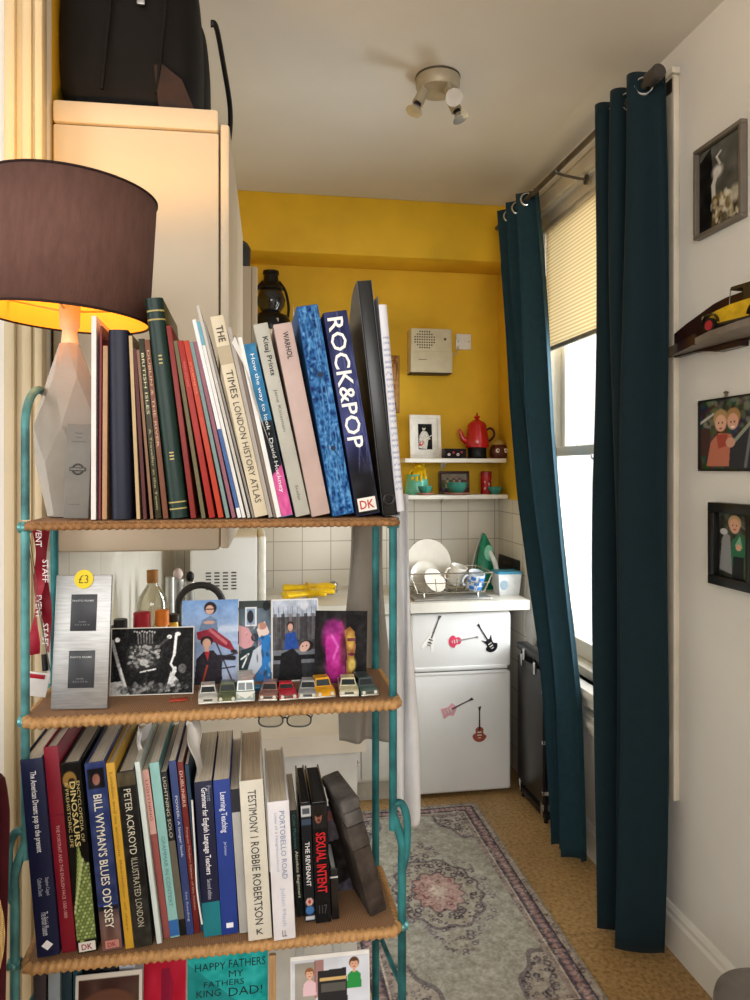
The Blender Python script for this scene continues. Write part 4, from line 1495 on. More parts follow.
# black board behind the tub
bt = thing('chopping_board', 'black board leaning on the tiled right wall behind the blue-lidded tub', 'board', (W - 0.012, 3.76, CTZ), (0, 0.06, 0))
MB().bx(-0.014, -0.002, -0.155, 0.155, 0.001, 0.158, 0.004).build('board_slab', mat('#1e1a18', 0.45, var=0.15), bt)
MB().bx(-0.020, -0.014, -0.06, 0.06, 0.115, 0.132, 0.003).build('handle_bar', mat('#3a342e', 0.4), bt)
# ================================================================== SHELVING UNIT
PYF, PYB = 1.05, 1.20
PXL, PXR = -0.292, 0.201
ST_, SM_, SB_, SF_ = 1.4818, 1.2265, 0.908, 0.63      # shelf surfaces
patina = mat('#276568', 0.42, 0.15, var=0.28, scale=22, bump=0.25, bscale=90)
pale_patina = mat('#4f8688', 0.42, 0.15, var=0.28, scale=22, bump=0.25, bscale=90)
shelf = thing('shelving_unit', 'teal painted metal shelving unit with woven cane shelves, crammed with books', 'shelving unit', ((PXL + PXR) / 2, (PYF + PYB) / 2, 0))
rim_m = mat('#ab8253', 0.5, var=0.10, scale=110)
cane = weave_mat('#7a5436', '#a57d55', 130.0, 230.0)
hoopz = 1.66
lowZ = 1.055

for x, sx, front in ((PXL, -1, 1), (PXL, -1, 0), (PXR, 1, 1), (PXR, 1, 0)):
    y = PYF if front else PYB
    top = ST_ - 0.003
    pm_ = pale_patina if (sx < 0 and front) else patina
    if not front:
        MB().tube([(x, y, 0), (x, y, 0.8), (x, y, top)], 0.0060, 12).build('rear_post', patina, shelf, True)
        MB().lathe([(0.012, 0), (0.010, 0.008), (0.006, 0.012)], (x, y, 0), 14).build('foot', patina, shelf, True)
        continue
    MB().tube([(x, y, lowZ - 0.02), (x, y, lowZ + 0.2), (x, y, top)], 0.0058, 12).build('upper_post', pm_, shelf, True)
    xo = x + sx * 0.013
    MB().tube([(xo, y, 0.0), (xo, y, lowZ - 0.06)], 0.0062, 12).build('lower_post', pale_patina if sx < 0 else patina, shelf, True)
    c_ = MB().tube(spline([(xo, y, lowZ - 0.065), (xo + sx * 0.0, y, lowZ - 0.04), (x + sx * 0.004, y, lowZ - 0.01), (x, y, lowZ + 0.0)], 5), 0.0062, 10)
    c_.tube(spline([(x, y, lowZ + 0.015), (x + sx * 0.012, y, lowZ + 0.016), (x + sx * 0.020, y, lowZ - 0.005), (x + sx * 0.020, y, lowZ - 0.050), (xo + sx * 0.002, y, lowZ - 0.075)], 6), 0.0056, 10)
    c_.build('scroll', pale_patina if sx < 0 else patina, shelf, True)
    MB().lathe([(0.012, 0), (0.010, 0.008), (0.006, 0.012)], (xo, y, 0), 14).build('foot', patina, shelf, True)
# hoop over the left end
hp = [(PXL, PYF, ST_), (PXL, PYF, hoopz - 0.055)]
hp += [(PXL, (PYF + PYB) / 2 - (PYB - PYF) / 2 * math.cos(a), hoopz - 0.055 + 0.055 * math.sin(a)) for a in np.linspace(0.15, PI - 0.15, 14)]
hp += [(PXL, PYB, hoopz - 0.055), (PXL, PYB, ST_)]
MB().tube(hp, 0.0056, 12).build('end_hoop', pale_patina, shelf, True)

for z in (ST_, SM_, SB_, SF_):
    x0, x1, y0, y1 = PXL + 0.004, PXR + 0.004, 1.034, 1.205
    pn = MB().bx(x0, x1, y0, y1, z - 0.010, z - 0.001, 0.003).build('shelf_panel', cane, shelf, True)
    cpts = []
    for (cx_, cy_, a0) in ((x0 + 0.012, y0 + 0.012, PI), (x1 - 0.012, y0 + 0.012, 1.5 * PI), (x1 - 0.012, y1 - 0.012, 0), (x0 + 0.012, y1 - 0.012, 0.5 * PI)):
        cpts += arc((cx_, cy_, z - 0.0085), 0.012, a0, a0 + PI / 2, 5, 'XY')
    dense = []
    for i, p0 in enumerate(cpts):
        p1 = cpts[(i + 1) % len(cpts)]
        n_ = max(1, int((p1 - p0).length / 0.0016))
        dense += [p0.lerp(p1, k / n_) for k in range(n_)]
    MB().tube(dense, 0.0048 if z == ST_ else 0.0074, 9, closed=True, ripple=(0.0095, 0.16)).build('wrapped_rim', mat('#87603a', 0.55, var=0.12, scale=110) if z == ST_ else rim_m, pn, True)
    for x in (PXL, PXR):
        for y in (PYF, PYB):
            jt = MB()
            xx_ = x + (0.013 * (1 if x > 0 else -1) if z < 1.0 and y == PYF else 0)
            jt.cyl((xx_ - 0.008, y, z - 0.010), (xx_ + 0.008, y, z - 0.010), 0.0075, n=12)
            jt.ell((xx_ + (0.0 if x > 0 else 0.0), y - 0.007, z - 0.010), (0.005, 0.004, 0.005), 10, 6)
            jt.build('joint', mat('#5f9a9c', 0.35, 0.5, var=0.2), shelf, True)
for z in (SB_ - 0.10, SB_ - 0.40):
    for x, sx in ((PXL, -1), (PXR, 1)):
        MB().tube([(x + sx * .013, PYF, z), (x, PYB, z)], 0.004, 8).build('side_stretcher', patina, shelf, True)

# ================================================================== BOOKS
def rect_poly(x, z, t, h, a):
    """cross-section in XZ, pivot bottom-left, leaning left by a"""
    ca, sa = math.cos(a), math.sin(a)
    return [(x, z), (x + t * ca, z + t * sa), (x + t * ca - h * sa, z + t * sa + h * ca), (x - h * sa, z + h * ca)]


def overlap(P, Q):
    for A in (P, Q):
        for i in range(2):
            ex, ez = A[i + 1][0] - A[i][0], A[i + 1][1] - A[i][1]
            nx, nz = -ez, ex
            pa = [p[0] * nx + p[1] * nz for p in P]
            pb = [p[0] * nx + p[1] * nz for p in Q]
            if max(pa) <= min(pb) or max(pb) <= min(pa):
                return False
    return True


pagem = mat('#cfc6b4', 0.85, var=0.10, scale=600, stretch=(1, 0.02, 0.02))


class Row:
    def __init__(s, Z, group):
        s.Z, s.group, s.polys = Z, group, []

    def book(s, label, bl, br, tl, ty, by, cover, Y=1.034, d=0.195, cat='book', name='book', hard=True, texts=(), pages=None, bands=(), art=None, kt=1.0, rough=0.45, coat=0.0, rounded=False, lean=None):
        pbl = atY(bl, by, Y)
        pbr = atY(br, by, Y)
        ptl = atY(tl, ty, Y)
        a = math.atan2(pbl.x - ptl.x, ptl.z - s.Z) if lean is None else lean
        h = (ptl.z - s.Z) / math.cos(a)
        t = (pbr.x - pbl.x) * math.cos(a) * kt
        x = pbl.x
        # the lowest corner rests on the shelf
        def zz(xx_):
            return s.Z + 0.0004 + (t * math.sin(-a) if a < 0 else 0)
        if s.polys:
            k = 0
            while any(overlap(rect_poly(x, zz(x), t + 0.0004, h, a), q) for q in s.polys[-5:]) and k < 400:
                x += 0.0003
                k += 1
        s.polys.append(rect_poly(x, zz(x), t, h, a))
        B = thing(name, label, cat, (x, Y, zz(x)), (0, -a, 0), s.group)
        ct = 0.0028 if hard else 0.0007
        ct = min(ct, t * 0.22)
        h, t = float(h), float(t)
        cm = mat(cover, rough, var=0.05, scale=18, coat=coat)
        c_ = MB()
        bv = min(0.0012, ct * 0.45)
        if rounded:
            n = 9
            c_.prism([(t / 2 - t / 2 * math.cos(PI * k / n), 0.004 - 0.007 * math.sin(PI * k / n)) for k in range(n + 1)] + [(t, 0.007), (0, 0.007)], 0, h, 'XY')
            c_.bx(0, ct, 0.004, d, 0, h, bv).bx(t - ct, t, 0.004, d, 0, h, bv)
        else:
            c_.bx(0, t, 0, max(ct, 0.001), 0, h, min(0.0014, t * 0.2) if t > 0.006 else 0)
            c_.bx(0, ct, 0.0006, d, 0, h, bv if hard else 0).bx(t - ct, t, 0.0006, d, 0, h, bv if hard else 0)
        c_.build('cover', cm, B)
        dz = 0.0035 if hard else 0.0003
        pg = MB().bx(ct, t - ct, (0.007 if rounded else max(ct, 0.001)) + 0.0003, d - (0.003 if hard else 0.0005), dz, h - dz)
        pg.build('pages', mat(pages, 0.85, var=0.08, scale=500, stretch=(1, 0.02, 0.02)) if pages else pagem, B)
        yo = -0.0006 if not rounded else -0.0038
        for (v0, v1, col) in bands:
            w_ = t * 0.985
            bb_ = MB()
            if rounded:
                n = 9
                sec = [(t / 2 - t / 2 * math.cos(PI * k / n), 0.0035 - 0.0073 * math.sin(PI * k / n)) for k in range(n + 1)]
                bb_.prism(sec, h * (1 - v1), h * (1 - v0), 'XY')
            else:
                bb_.bx(t / 2 - w_ / 2, t / 2 + w_ / 2, -0.0003, 0.0003, h * (1 - v1), h * (1 - v0))
            bb_.build('spine_band', mat(col, rough, var=0.04), B)
        if art is not None:
            me_ = art.mesh(t * 0.96, h * 0.99)
            me_.transform(Matrix.Translation((t / 2, -0.0004, h * 0.005)))
            link_mesh('spine_print', me_, print_mat(0.4), B, smooth=0)
        for tx in texts:
            body, v0, v1, hf, col = tx[:5]
            xo = tx[5] if len(tx) > 5 else 0.5
            bold = tx[6] if len(tx) > 6 else 0.0
            if len(tx) > 7 and tx[7] == 'H':
                letter(body, B, (t * xo, yo - 0.0004, h * (1 - (v0 + v1) / 2)), FRONT, col, t * hf, h * (v1 - v0), bold, 'lettering')
            else:
                letter(body, B, (t * xo, yo - 0.0004, h * (1 - (v0 + v1) / 2)), DOWN, col, h * (v1 - v0), t * hf, bold)
        s.last = (B, t, h, a)
        return B


top = Row(ST_, 'books on the top shelf')
TB = 518
top.book('white card folder, first upright on the top shelf beside the lamp', kt=0.68, bl=91, br=98, tl=91.5, ty=316, by=TB, cover='#d9d2cf', d=0.15, hard=False, cat='folder', name='card_folder', pages='#e4dfda')
top.book('very thin dark red booklet beside the white folder', kt=0.68, bl=98.6, br=101.5, tl=100, ty=326, by=TB, cover='#6d2026', d=0.14, hard=False)
top.book('thin tan paperback between the dark red booklet and the navy book', kt=0.68, bl=102, br=109, tl=103, ty=346, by=TB, cover='#a98462', d=0.14, hard=False)
top.book('plain thick navy blue hardback, leftmost thick book on the top shelf', 111, 135, 108, 330, TB, '#0f1428', d=0.15, rounded=True, kt=0.85, rough=0.4)
top.book('thin cream-edged booklet right of the navy hardback', kt=0.68, bl=136, br=141, tl=128, ty=336, by=TB, cover='#b39a72', hard=False)
top.book('thin dark maroon book right of the navy hardback', kt=0.68, bl=141.5, br=146.5, tl=131, ty=349, by=TB, cover='#4b1c1c', hard=False)
top.book('slim brown paperback left of the olive titled book', kt=0.68, bl=147, br=151, tl=133, ty=350, by=TB, cover='#7b5a40', hard=False)
top.book('slim olive-black book with a long pale spine title', kt=0.68, bl=151.5, br=160, tl=134, ty=339, by=TB, cover='#2f2d1c', hard=False, texts=[('BRITISH ISLES', 0.08, 0.42, 0.45, '#cfc8a4'), ('A Traveller in the Town', 0.5, 0.95, 0.4, '#a8a078')])
top.book('slim russet book with a faded spine title', kt=0.68, bl=161, br=168.5, tl=142, ty=340, by=TB, cover='#6f4636', hard=False, texts=[('DUBLIN & THE RIVER', 0.06, 0.6, 0.45, '#c8a88c')])
top.book('tall dark green leather-look hardback with gold bands', 170, 188, 144.5, 299, TB + 1, '#09261f', d=0.2, rounded=True, rough=0.35, bands=[(0.055, 0.062, '#a8975a'), (0.095, 0.102, '#a8975a'), (0.925, 0.931, '#a8975a'), (0.955, 0.961, '#a8975a')],
         texts=[('III', 0.26, 0.30, 0.2, '#b8a768'), ('III', 0.70, 0.735, 0.25, '#b8a768')])
top.book('thin brick red hardback right of the green leather-look book', kt=0.68, bl=189, br=196.5, tl=164, ty=326, by=TB + 1, cover='#7b2a26')
top.book('thin olive brown paperback between red books', kt=0.68, bl=197.5, br=203, tl=169, ty=341, by=TB + 1, cover='#5f5638', hard=False)
top.book('bright red hardback, left of the orange-red one', kt=0.68, bl=204, br=213, tl=172, ty=341, by=TB + 1, cover='#962620', texts=[('RED GUIDE', 0.12, 0.26, 0.35, '#d86a5c')])
top.book('orange-red hardback touching the bright red one', kt=0.68, bl=213, br=221, tl=178, ty=341, by=TB + 1, cover='#ae3c28', texts=[('JOURNEYS', 0.12, 0.3, 0.35, '#e4907a')])
top.book('thin grey-teal book right of the orange-red hardback', kt=0.68, bl=221, br=226.5, tl=184, ty=342, by=TB + 1, cover='#6d8280', hard=False)
top.book('thin mauve book right of the grey-teal one', kt=0.68, bl=227, br=232.5, tl=188, ty=342, by=TB + 1, cover='#84505f', hard=False)
top.book('white magazine with blue cover edge', kt=0.68, bl=233, br=238.5, tl=187, ty=320, by=TB + 1, cover='#d4d6d8', hard=False, cat='magazine', name='magazine', bands=[(0.55, 0.95, '#38588e')])
top.book('shiny white magazine next to the blue-edged one', kt=0.68, bl=239, br=244, tl=193, ty=322, by=TB + 1, cover='#cfcdc9', hard=False, cat='magazine', name='magazine', bands=[(0.0, 0.12, '#5f9ab0')])
top.book('tall pale grey magazine left of the history atlas', kt=0.68, bl=244.5, br=249, tl=193, ty=306, by=TB + 1, cover='#b5afa7', hard=False, cat='magazine', name='magazine')
top.book('thin dark grey magazine touching the history atlas', kt=0.68, bl=249.3, br=252.5, tl=200, ty=322, by=TB + 1, cover='#7e7872', hard=False, cat='magazine', name='magazine')
top.book('cream Times London History Atlas with black capitals', 253, 267, 208, 317, TB + 1, '#c9bda4', texts=[('THE', 0.05, 0.13, 0.5, '#3a332c', 0.5, 0.01), ('TIMES', 0.27, 0.41, 0.5, '#3a332c'), ('LONDON HISTORY ATLAS', 0.43, 0.93, 0.46, '#3a332c')], bands=[(0.15, 0.24, '#a89a80')])
top.book('thin folded grey pamphlet right of the history atlas', 268, 272, 226, 328, TB, '#9c948c', hard=False, cat='pamphlet', name='pamphlet')
top.book('thin brown-edged pamphlet by the crumpled sheets', 272, 275, 231, 336, TB, '#6d5f56', hard=False, cat='pamphlet', name='pamphlet')
top.book('loose white papers squeezed beside the Hockney book', 275.5, 280, 236, 338, TB, '#dcdad6', hard=False, cat='papers', name='paper_bundle')
hk = Pic(14, 90, '#2f6f98')
hk.rect(0, 0.45, 1, 0.75, '#15161c').poly([(0, 0.76), (1, 0.70), (1, 1), (0, 1)], '#c2528c').noise(30, 0.06)
top.book('blue, black and pink David Hockney paperback', 281, 293, 243, 345, TB, '#2f6f98', hard=False, art=hk, texts=[('How the way to look - David Hockney', 0.06, 0.86, 0.42, '#dfe4e4')])
top.book('pale grey Kitaj Prints hardback', 296, 311, 253, 325, TB - 1, '#a9a79d', texts=[('Kitaj Prints', 0.07, 0.27, 0.45, '#2c2b28', 0.55, 0.01), ('Jane Kinsman', 0.34, 0.56, 0.28, '#6d6a62'), ('Scolar', 0.84, 0.92, 0.2, '#5a5850')])
top.book('dusty pink Warhol hardback', 312, 331, 273, 325, TB - 2, '#b39c95', texts=[('WARHOL', 0.045, 0.185, 0.30, '#33292a', 0.55, 0.01)])
mb_ = Pic(24, 220, '#1b4f86')
mb_.noise(60, 0.22).noise(120, 0.2).blob(160, (0, 0, 1, 1), 0.012, ['#6fa3cc', '#123a66', '#3f7db4'], 0.6)
top.book('blue marbled lever arch file', 333, 355, 296, 307, TB - 4, '#1d5288', art=mb_, d=0.21, cat='file', name='lever_arch_file', pages='#d8d4c8')
fl = top.last
for v in (0.33, 0.68):
    MB().cyl((fl[1] * .55, -0.0014, fl[2] * (1 - v)), (fl[1] * .55, 0.001, fl[2] * (1 - v)), 0.0035, n=14).build('finger_hole', mat('#10233c', 0.5), fl[0])
rp = Pic(30, 200, '#252a56')
rp.grad('#1c2148', '#3d4374', 0, 0.75).grad('#2e3268', '#17161c', 0.6, 0.82).rect(0, 0.80, 1, 1, '#121115').noise(12, 0.10).blob(20, (0.5, 0.1, 1, 0.7), 0.02, ['#6a6f9c', '#4a4f80'], 0.5)
top.book('dark blue DK Rock and Pop book with large white capitals', 357, 381, 323, 313, TB - 6, '#20244a', art=rp, d=0.2, texts=[('ROCK&POP', 0.03, 0.67, 0.66, '#e9e6e2', 0.45, 0.012)])
rb_ = top.last
bxp = MB().bx(rb_[1] * .12, rb_[1] * .88, -0.0009, 0.0002, rb_[2] * .02, rb_[2] * .085).build('publisher_panel', mat('#ded8d0', 0.5), rb_[0])
letter('DK', bxp, (rb_[1] * .5, -0.0014, rb_[2] * .052), FRONT, '#b3362c', rb_[1] * .6, rb_[2] * .042, 0.015, 'logo')
# black magazine file with a sloping side
pbl = atY(382, 505, 1.04)
ptl = atY(356, 283, 1.04)
a_ = math.atan2(pbl.x - ptl.x, ptl.z - ST_)
h_ = (ptl.z - ST_) / math.cos(a_)
t_ = 0.0205
x_ = pbl.x
while overlap(rect_poly(x_, ST_ + .0005, t_, h_, a_), top.polys[-1]):
    x_ += 0.0003
top.polys.append(rect_poly(x_, ST_ + .0005, t_, h_, a_))
mf = thing('magazine_file', 'black plastic magazine file with curved sloping sides', 'magazine file', (x_, 1.03, ST_ + .0005), (0, -a_, 0))
side = [(0, 0), (0.22, 0), (0.22, h_ * .62)] + [(0.22 - 0.20 * math.sin(k / 10 * PI / 2), h_ * (.62 + .38 * (1 - math.cos(k / 10 * PI / 2)))) for k in range(1, 10)] + [(0.012, h_), (0, h_)]
mfm = mat('#131416', 0.3, var=0.1)
# the curve: high at the front edge, falling towards the back
side = [(0, 0), (0.23, 0), (0.23, h_ * .55)] + [(0.23 - 0.215 * k / 10, h_ * (.55 + .45 * math.sin(k / 10 * PI / 2))) for k in range(1, 11)] + [(0, h_)]
for xx_ in (0.0, t_ - 0.0022):
    MB().prism(side, xx_, xx_ + 0.0022, 'YZ').build('side_panel', mfm, mf)
MB().bx(0, t_, 0, 0.0025, 0, h_, 0.001).build('front_panel', mfm, mf)
MB().bx(0, t_, 0, 0.23, 0, 0.0022).build('base_panel', mfm, mf)
MB().bx(0.003, t_ - .003, 0.004, 0.15, 0.003, h_ * .8).build('papers_inside', mat('#4a484a', 0.7), mf)
MB().tube(arc((t_ * .5, -0.002, h_ * .07), 0.007, 0, 2 * PI * 19 / 20, 19), 0.002, 8, closed=True).build('ring_pull', mat('#2c2c2e', 0.3, 0.4), mf)
# handwritten sheets leaning at the end
hs = Pic(40, 120, '#d5d6de')
for k in range(26):
    x = 0.1
    pts_ = []
    while x < 0.9:
        pts_.append((x, 0.16 + k * 0.029 + 0.008 * (RNG.random() - 0.5)))
        x += 0.03 + 0.03 * RNG.random()
    hs.line(pts_, 0.004, '#7d86b0', 0.7)
pbl = atY(396, 499, 1.04)
ptl = atY(377, 297, 1.04)
a_ = math.atan2(pbl.x - ptl.x, ptl.z - ST_)
h_ = (ptl.z - ST_) / math.cos(a_)
x_ = pbl.x - 0.006
while any(overlap(rect_poly(x_, ST_ + .0005, 0.006, h_, a_), q) for q in top.polys[-3:]):
    x_ += 0.0003
sh = thing('handwritten_sheets', 'loose white handwritten sheets leaning at the right end of the top shelf', 'papers', (x_, 1.036, ST_ + .0005), (0, -a_, 0))
for k in range(3):
    def P(u, v, k=k):
        return (0.0012 * k + 0.004 * (1 - v) * math.sin(v * 3 + k) - 0.010 * math.sin(u * PI * .5) * v * v * 0.3, 0.004 * k + 0.15 * u, h_ * (1 - 0.05 * k) * v)
    MB().surf(P, 8, 16).build('sheet', mat('#d5d6de', 0.7), sh, smooth=60, fix=False)
me_ = hs.mesh(0.016, h_ * .94, 0.004)
o = link_mesh('front_sheet', me_, print_mat(0.7), sh, smooth=0)
o.location = (0.0085, 0.000, h_ * .02)
o.rotation_euler = (0, 0, 0.6)
# crumpled sheet tops poking out between books
def crumple(label, px, py, by, wpx, Y, lean, hexc='#d9d6d0', seed=1):
    c0, c1 = atY(px, by, Y), atY(px + lean, py, Y)
    wd = wpx * 0.00137
    def P(u, v):
        b = c0.lerp(c1, v)
        k = v ** 1.5
        return (b.x + (u - .5) * 0.003 + wd * (u - .5) * k * math.cos(3 * u + seed) + 0.004 * k * math.sin(9 * v + seed + 4 * u), Y + 0.012 + 0.05 * u + 0.006 * k * math.sin(11 * u + 8 * v + seed), b.z - 0.012 * k * abs(math.sin(7 * u + seed * 2)))
    o = MB().surf(P, 14, 20).build('crumpled_paper', mat(hexc, 0.75, var=0.04), smooth=50, fix=False)
    return tag(o, label, 'paper')


crumple('crumpled white sheet sticking up above the Hockney paperback', 279, 333, 470, 17, 1.016, -40, seed=1)
crumple('white folded paper corner showing behind the pink Warhol hardback', 318, 301, 505, 9, 1.20, -26, '#e0dcd4', 3)

# ---- bottom row
bot = Row(SB_, 'books on the lower shelf')
bot.book('navy American Dream pop to the present hardback', 37, 60, 19.5, 761, 956, '#161c3c', Y=1.04, texts=[('The American Dream: pop to the present', 0.06, 0.47, 0.34, '#e2e2e6', 0.5, 0.015), ('Stephen Coppel', 0.60, 0.69, 0.2, '#b8bccc', 0.72), ('Catherine Daunt', 0.60, 0.69, 0.2, '#b8bccc', 0.42), ('The British Museum', 0.77, 0.89, 0.30, '#ccd0dc')])
b0, t0, h0, _ = bot.last
MB().prism([(t0 * .5, h0 * .035), (t0 * .75, h0 * .06), (t0 * .5, h0 * .085), (t0 * .25, h0 * .06)], -0.0012, -0.0004).build('emblem', mat('#e8e8ea', 0.5), b0)
bot.book('crimson red hardback next to the navy American Dream book', 61, 76, 42, 748, 955, '#7e1728', Y=1.045, texts=[('THE PORTRAIT AND THE ENGLISH FACE 1500-1800', 0.38, 0.83, 0.22, '#d8a0a0')], bands=[(0.33, 0.335, '#6e1020')])
dn_ = Pic(30, 160, '#100f0c')
dn_.noise(20, 0.04).ell(0.4, 0.09, 0.35, 0.045, '#8a6a34').ell(0.5, 0.1, 0.18, 0.02, '#2a2014')
for k in range(16):
    y = 0.52 + k * 0.026
    dn_.ell(0.62 - k * 0.03, y, 0.18, 0.022, '#8fa058', 0.6)
dn_.poly([(0.62, 0.50), (0.82, 0.53), (1, 0.66), (1, 0.93), (0, 0.93), (0, 0.80), (0.25, 0.70), (0.5, 0.58)], '#4e5c2e')
for j in range(22):
    for i in range(6):
        x, y = (i + 0.5 * (j % 2)) / 5.5, 0.54 + j * 0.018
        if x > 0.80 - (y - 0.5) * 2.4:
            dn_.ell(x, y, 0.075, 0.0075, ['#8c9c58', '#71824a', '#a8b478'][(i + j) % 3], soft=0.6)
for k in range(12):
    dn_.ell(0.66 - 0.055 * k, 0.515 + 0.024 * k, 0.07, 0.012, '#b4be84', soft=0.5)
bot.book('black Dinosaurs encyclopedia with a green scaly reptile on its spine', 78, 98, 60, 764, 953, '#100f0c', Y=1.04, art=dn_, texts=[('ENCYCLOPEDIA OF', 0.10, 0.42, 0.16, '#b8a874', 0.80), ('DINOSAURS', 0.10, 0.44, 0.28, '#c9b87c', 0.52, 0.012), ('& PREHISTORIC LIFE', 0.10, 0.44, 0.16, '#b8a874', 0.22)])
b0, t0, h0, _ = bot.last
q_ = MB().bx(t0 * .08, t0 * .92, -0.0012, 0.0002, h0 * .012, h0 * .06).build('publisher_panel', mat('#d6d2ca', 0.5), b0)
letter('DK', q_, (t0 * .5, -0.0017, h0 * .036), FRONT, '#8d2a3c', t0 * .55, h0 * .03, 0.015, 'logo')
bw = Pic(30, 160, '#2c3f7c')
bw.grad('#303c6c', '#28335a', 0, 0.75).rect(0, 0.76, 1, 0.80, '#23242c').grad('#5a4a48', '#6d4c42', 0.79, 1).rect(0.1, 0.03, 0.9, 0.14, '#16151a').ell(0.5, 0.09, 0.18, 0.03, '#8a5c50').noise(24, 0.06)
bot.book('blue Bill Wyman Blues Odyssey hardback', 102, 123, 84, 764, 957, '#2a3560', Y=1.04, art=bw, texts=[("BILL WYMAN'S BLUES ODYSSEY", 0.17, 0.88, 0.42, '#d8d2c0', 0.5, 0.008)])
b0, t0, h0, _ = bot.last
q_ = MB().bx(t0 * .2, t0 * .85, -0.0012, 0.0002, h0 * .015, h0 * .055).build('publisher_panel', mat('#b87a70', 0.5), b0)
letter('DK', q_, (t0 * .52, -0.0017, h0 * .035), FRONT, '#7d3330', t0 * .42, h0 * .024, 0.015, 'logo')
bot.book('slim yellow book between the blue and black hardbacks', 124, 133, 104, 764, 958, '#c0942f', Y=1.04, texts=[('London and its environs', 0.05, 0.5, 0.32, '#8a6418'), ('Baedeker of days', 0.52, 0.9, 0.3, '#8a6418')])
pa = Pic(26, 160, '#1b1b1a')
pa.rect(0, 0, 1, 0.08, '#4a4232').grad('#1b1b1a', '#2e2c26', 0.6, 1).noise(30, 0.05)
bot.book('black Peter Ackroyd Illustrated London hardback', 133.5, 152, 115, 773, 957, '#1b1b1a', Y=1.04, art=pa, texts=[('PETER ACKROYD', 0.10, 0.47, 0.38, '#c8c2b0'), ('ILLUSTRATED LONDON', 0.49, 0.88, 0.34, '#aaa592')])
bot.book('thin white magazine with a turquoise edge on the lower shelf', 152.5, 157.5, 130, 763, 955, '#c9d4d0', Y=1.045, hard=False, cat='magazine', name='magazine')
bot.book('thin pink and maroon paperback on the lower shelf', 158, 164.5, 136, 771, 950, '#8a4a48', Y=1.055, hard=False, bands=[(0.0, 0.38, '#c49890')], texts=[('LIGHTNING', 0.06, 0.3, 0.4, '#8a3a34')])
bot.book('pale turquoise Grammar in Context textbook', 165.5, 175, 144, 764, 949, '#86b5b2', Y=1.055, hard=False, bands=[(0.90, 0.99, '#2d5f9c')], texts=[('GRAMMAR IN CONTEXT', 0.42, 0.82, 0.4, '#4f8280')])
bot.book('thin black Lightning Solo songbook', 175.5, 182, 155.5, 773, 947, '#181817', Y=1.058, hard=False, bands=[(0.42, 0.9, '#5d584c')], texts=[('LIGHTNING SOLO', 0.03, 0.40, 0.5, '#b8b4a8')])
bot.book('blue-spined thin textbook with white title', 182.5, 190, 164, 762, 946, '#303f70', Y=1.058, hard=False, texts=[('POWER: A longer look', 0.2, 0.55, 0.42, '#d0d4e0'), ('Sea Reading', 0.75, 0.92, 0.35, '#b0b8d0')])
bot.book('dark red Dubliners paperback', 190.5, 196.5, 173, 763, 945, '#6b201e', Y=1.06, hard=False, texts=[('DUBLINERS', 0.05, 0.26, 0.5, '#dcb8a8'), ('Penguin Modern Edition of the Fiction', 0.38, 0.86, 0.4, '#c8a090')])
bot.book('thin slate blue paperback by the torn papers', 197, 200.5, 181, 765, 944, '#2c4258', Y=1.062, hard=False)
bot.book('navy and teal Grammar for English Language Teachers', 201, 219, 191, 783, 946, '#181c38', Y=1.05, hard=False, bands=[(0.78, 1.0, '#17707c')], texts=[('Parrott', 0.03, 0.13, 0.26, '#8a90a8', 0.78), ('Grammar for English Language Teachers', 0.04, 0.60, 0.40, '#e0e0e4', 0.48, 0.012), ('Second edition', 0.63, 0.76, 0.24, '#b0b4c4')])
bot.book('royal blue Learning Teaching textbook', 220, 236.5, 211, 781, 946, '#233a86', Y=1.05, hard=False, texts=[('Learning Teaching', 0.08, 0.34, 0.46, '#d8dcec', 0.5, 0.012), ('Jim Scrivener', 0.40, 0.49, 0.22, '#b8c0e0')])
b0, t0, h0, _ = bot.last
MB().bx(t0 * .3, t0 * .72, -0.0010, 0.0, h0 * .045, h0 * .075).build('publisher_mark', mat('#e4e6ee', 0.5), b0)
bot.book('thin grey and black paperback left of the white Testimony book', 238, 246.5, 228.5, 790, 944, '#a9a8a4', Y=1.05, hard=False, bands=[(0.0, 0.16, '#2a2c34')])
bot.book('white Testimony Robbie Robertson hardback', 248, 272, 238.5, 782, 945, '#c8c3b6', Y=1.03, d=0.2, pages='#b8a58c', texts=[('TESTIMONY', 0.06, 0.33, 0.34, '#2a2926'), ('I', 0.352, 0.357, 0.34, '#2a2926'), ('ROBBIE ROBERTSON', 0.385, 0.90, 0.34, '#2a2926')])
b0, t0, h0, _ = bot.last
letter('K', b0, (t0 * .5, -0.001, h0 * .055), FRONT, '#3a3834', t0 * .28, h0 * .035, 0, 'publisher_mark')
bot.book('white Portobello Road hardback with pale blue lettering', 274, 296, 267, 803, 943, '#cfcdd1', Y=1.025, d=0.2, pages='#cfc3ae', texts=[('PORTOBELLO ROAD', 0.07, 0.56, 0.24, '#7d88a4', 0.64), ('Lives of a Neighbourhood', 0.08, 0.50, 0.15, '#9aa2b8', 0.34), ('Julian Mash', 0.62, 0.90, 0.24, '#a8b0c4', 0.5)])
b0, t0, h0, _ = bot.last
letter('LL', b0, (t0 * .5, -0.001, h0 * .05), FRONT, '#3a3a40', t0 * .2, h0 * .045, 0, 'publisher_mark')
bot.book('black and teal Absolute Beginners paperback', 297.2, 304.5, 289.5, 811, 927, '#15201f', Y=1.075, d=0.13, hard=False, texts=[('Colin MacInnes', 0.04, 0.36, 0.4, '#3f7c78'), ('Absolute Beginners', 0.38, 0.82, 0.5, '#d6d2bc', 0.5, 0.012)])
rv = Pic(14, 100, '#1c1d21')
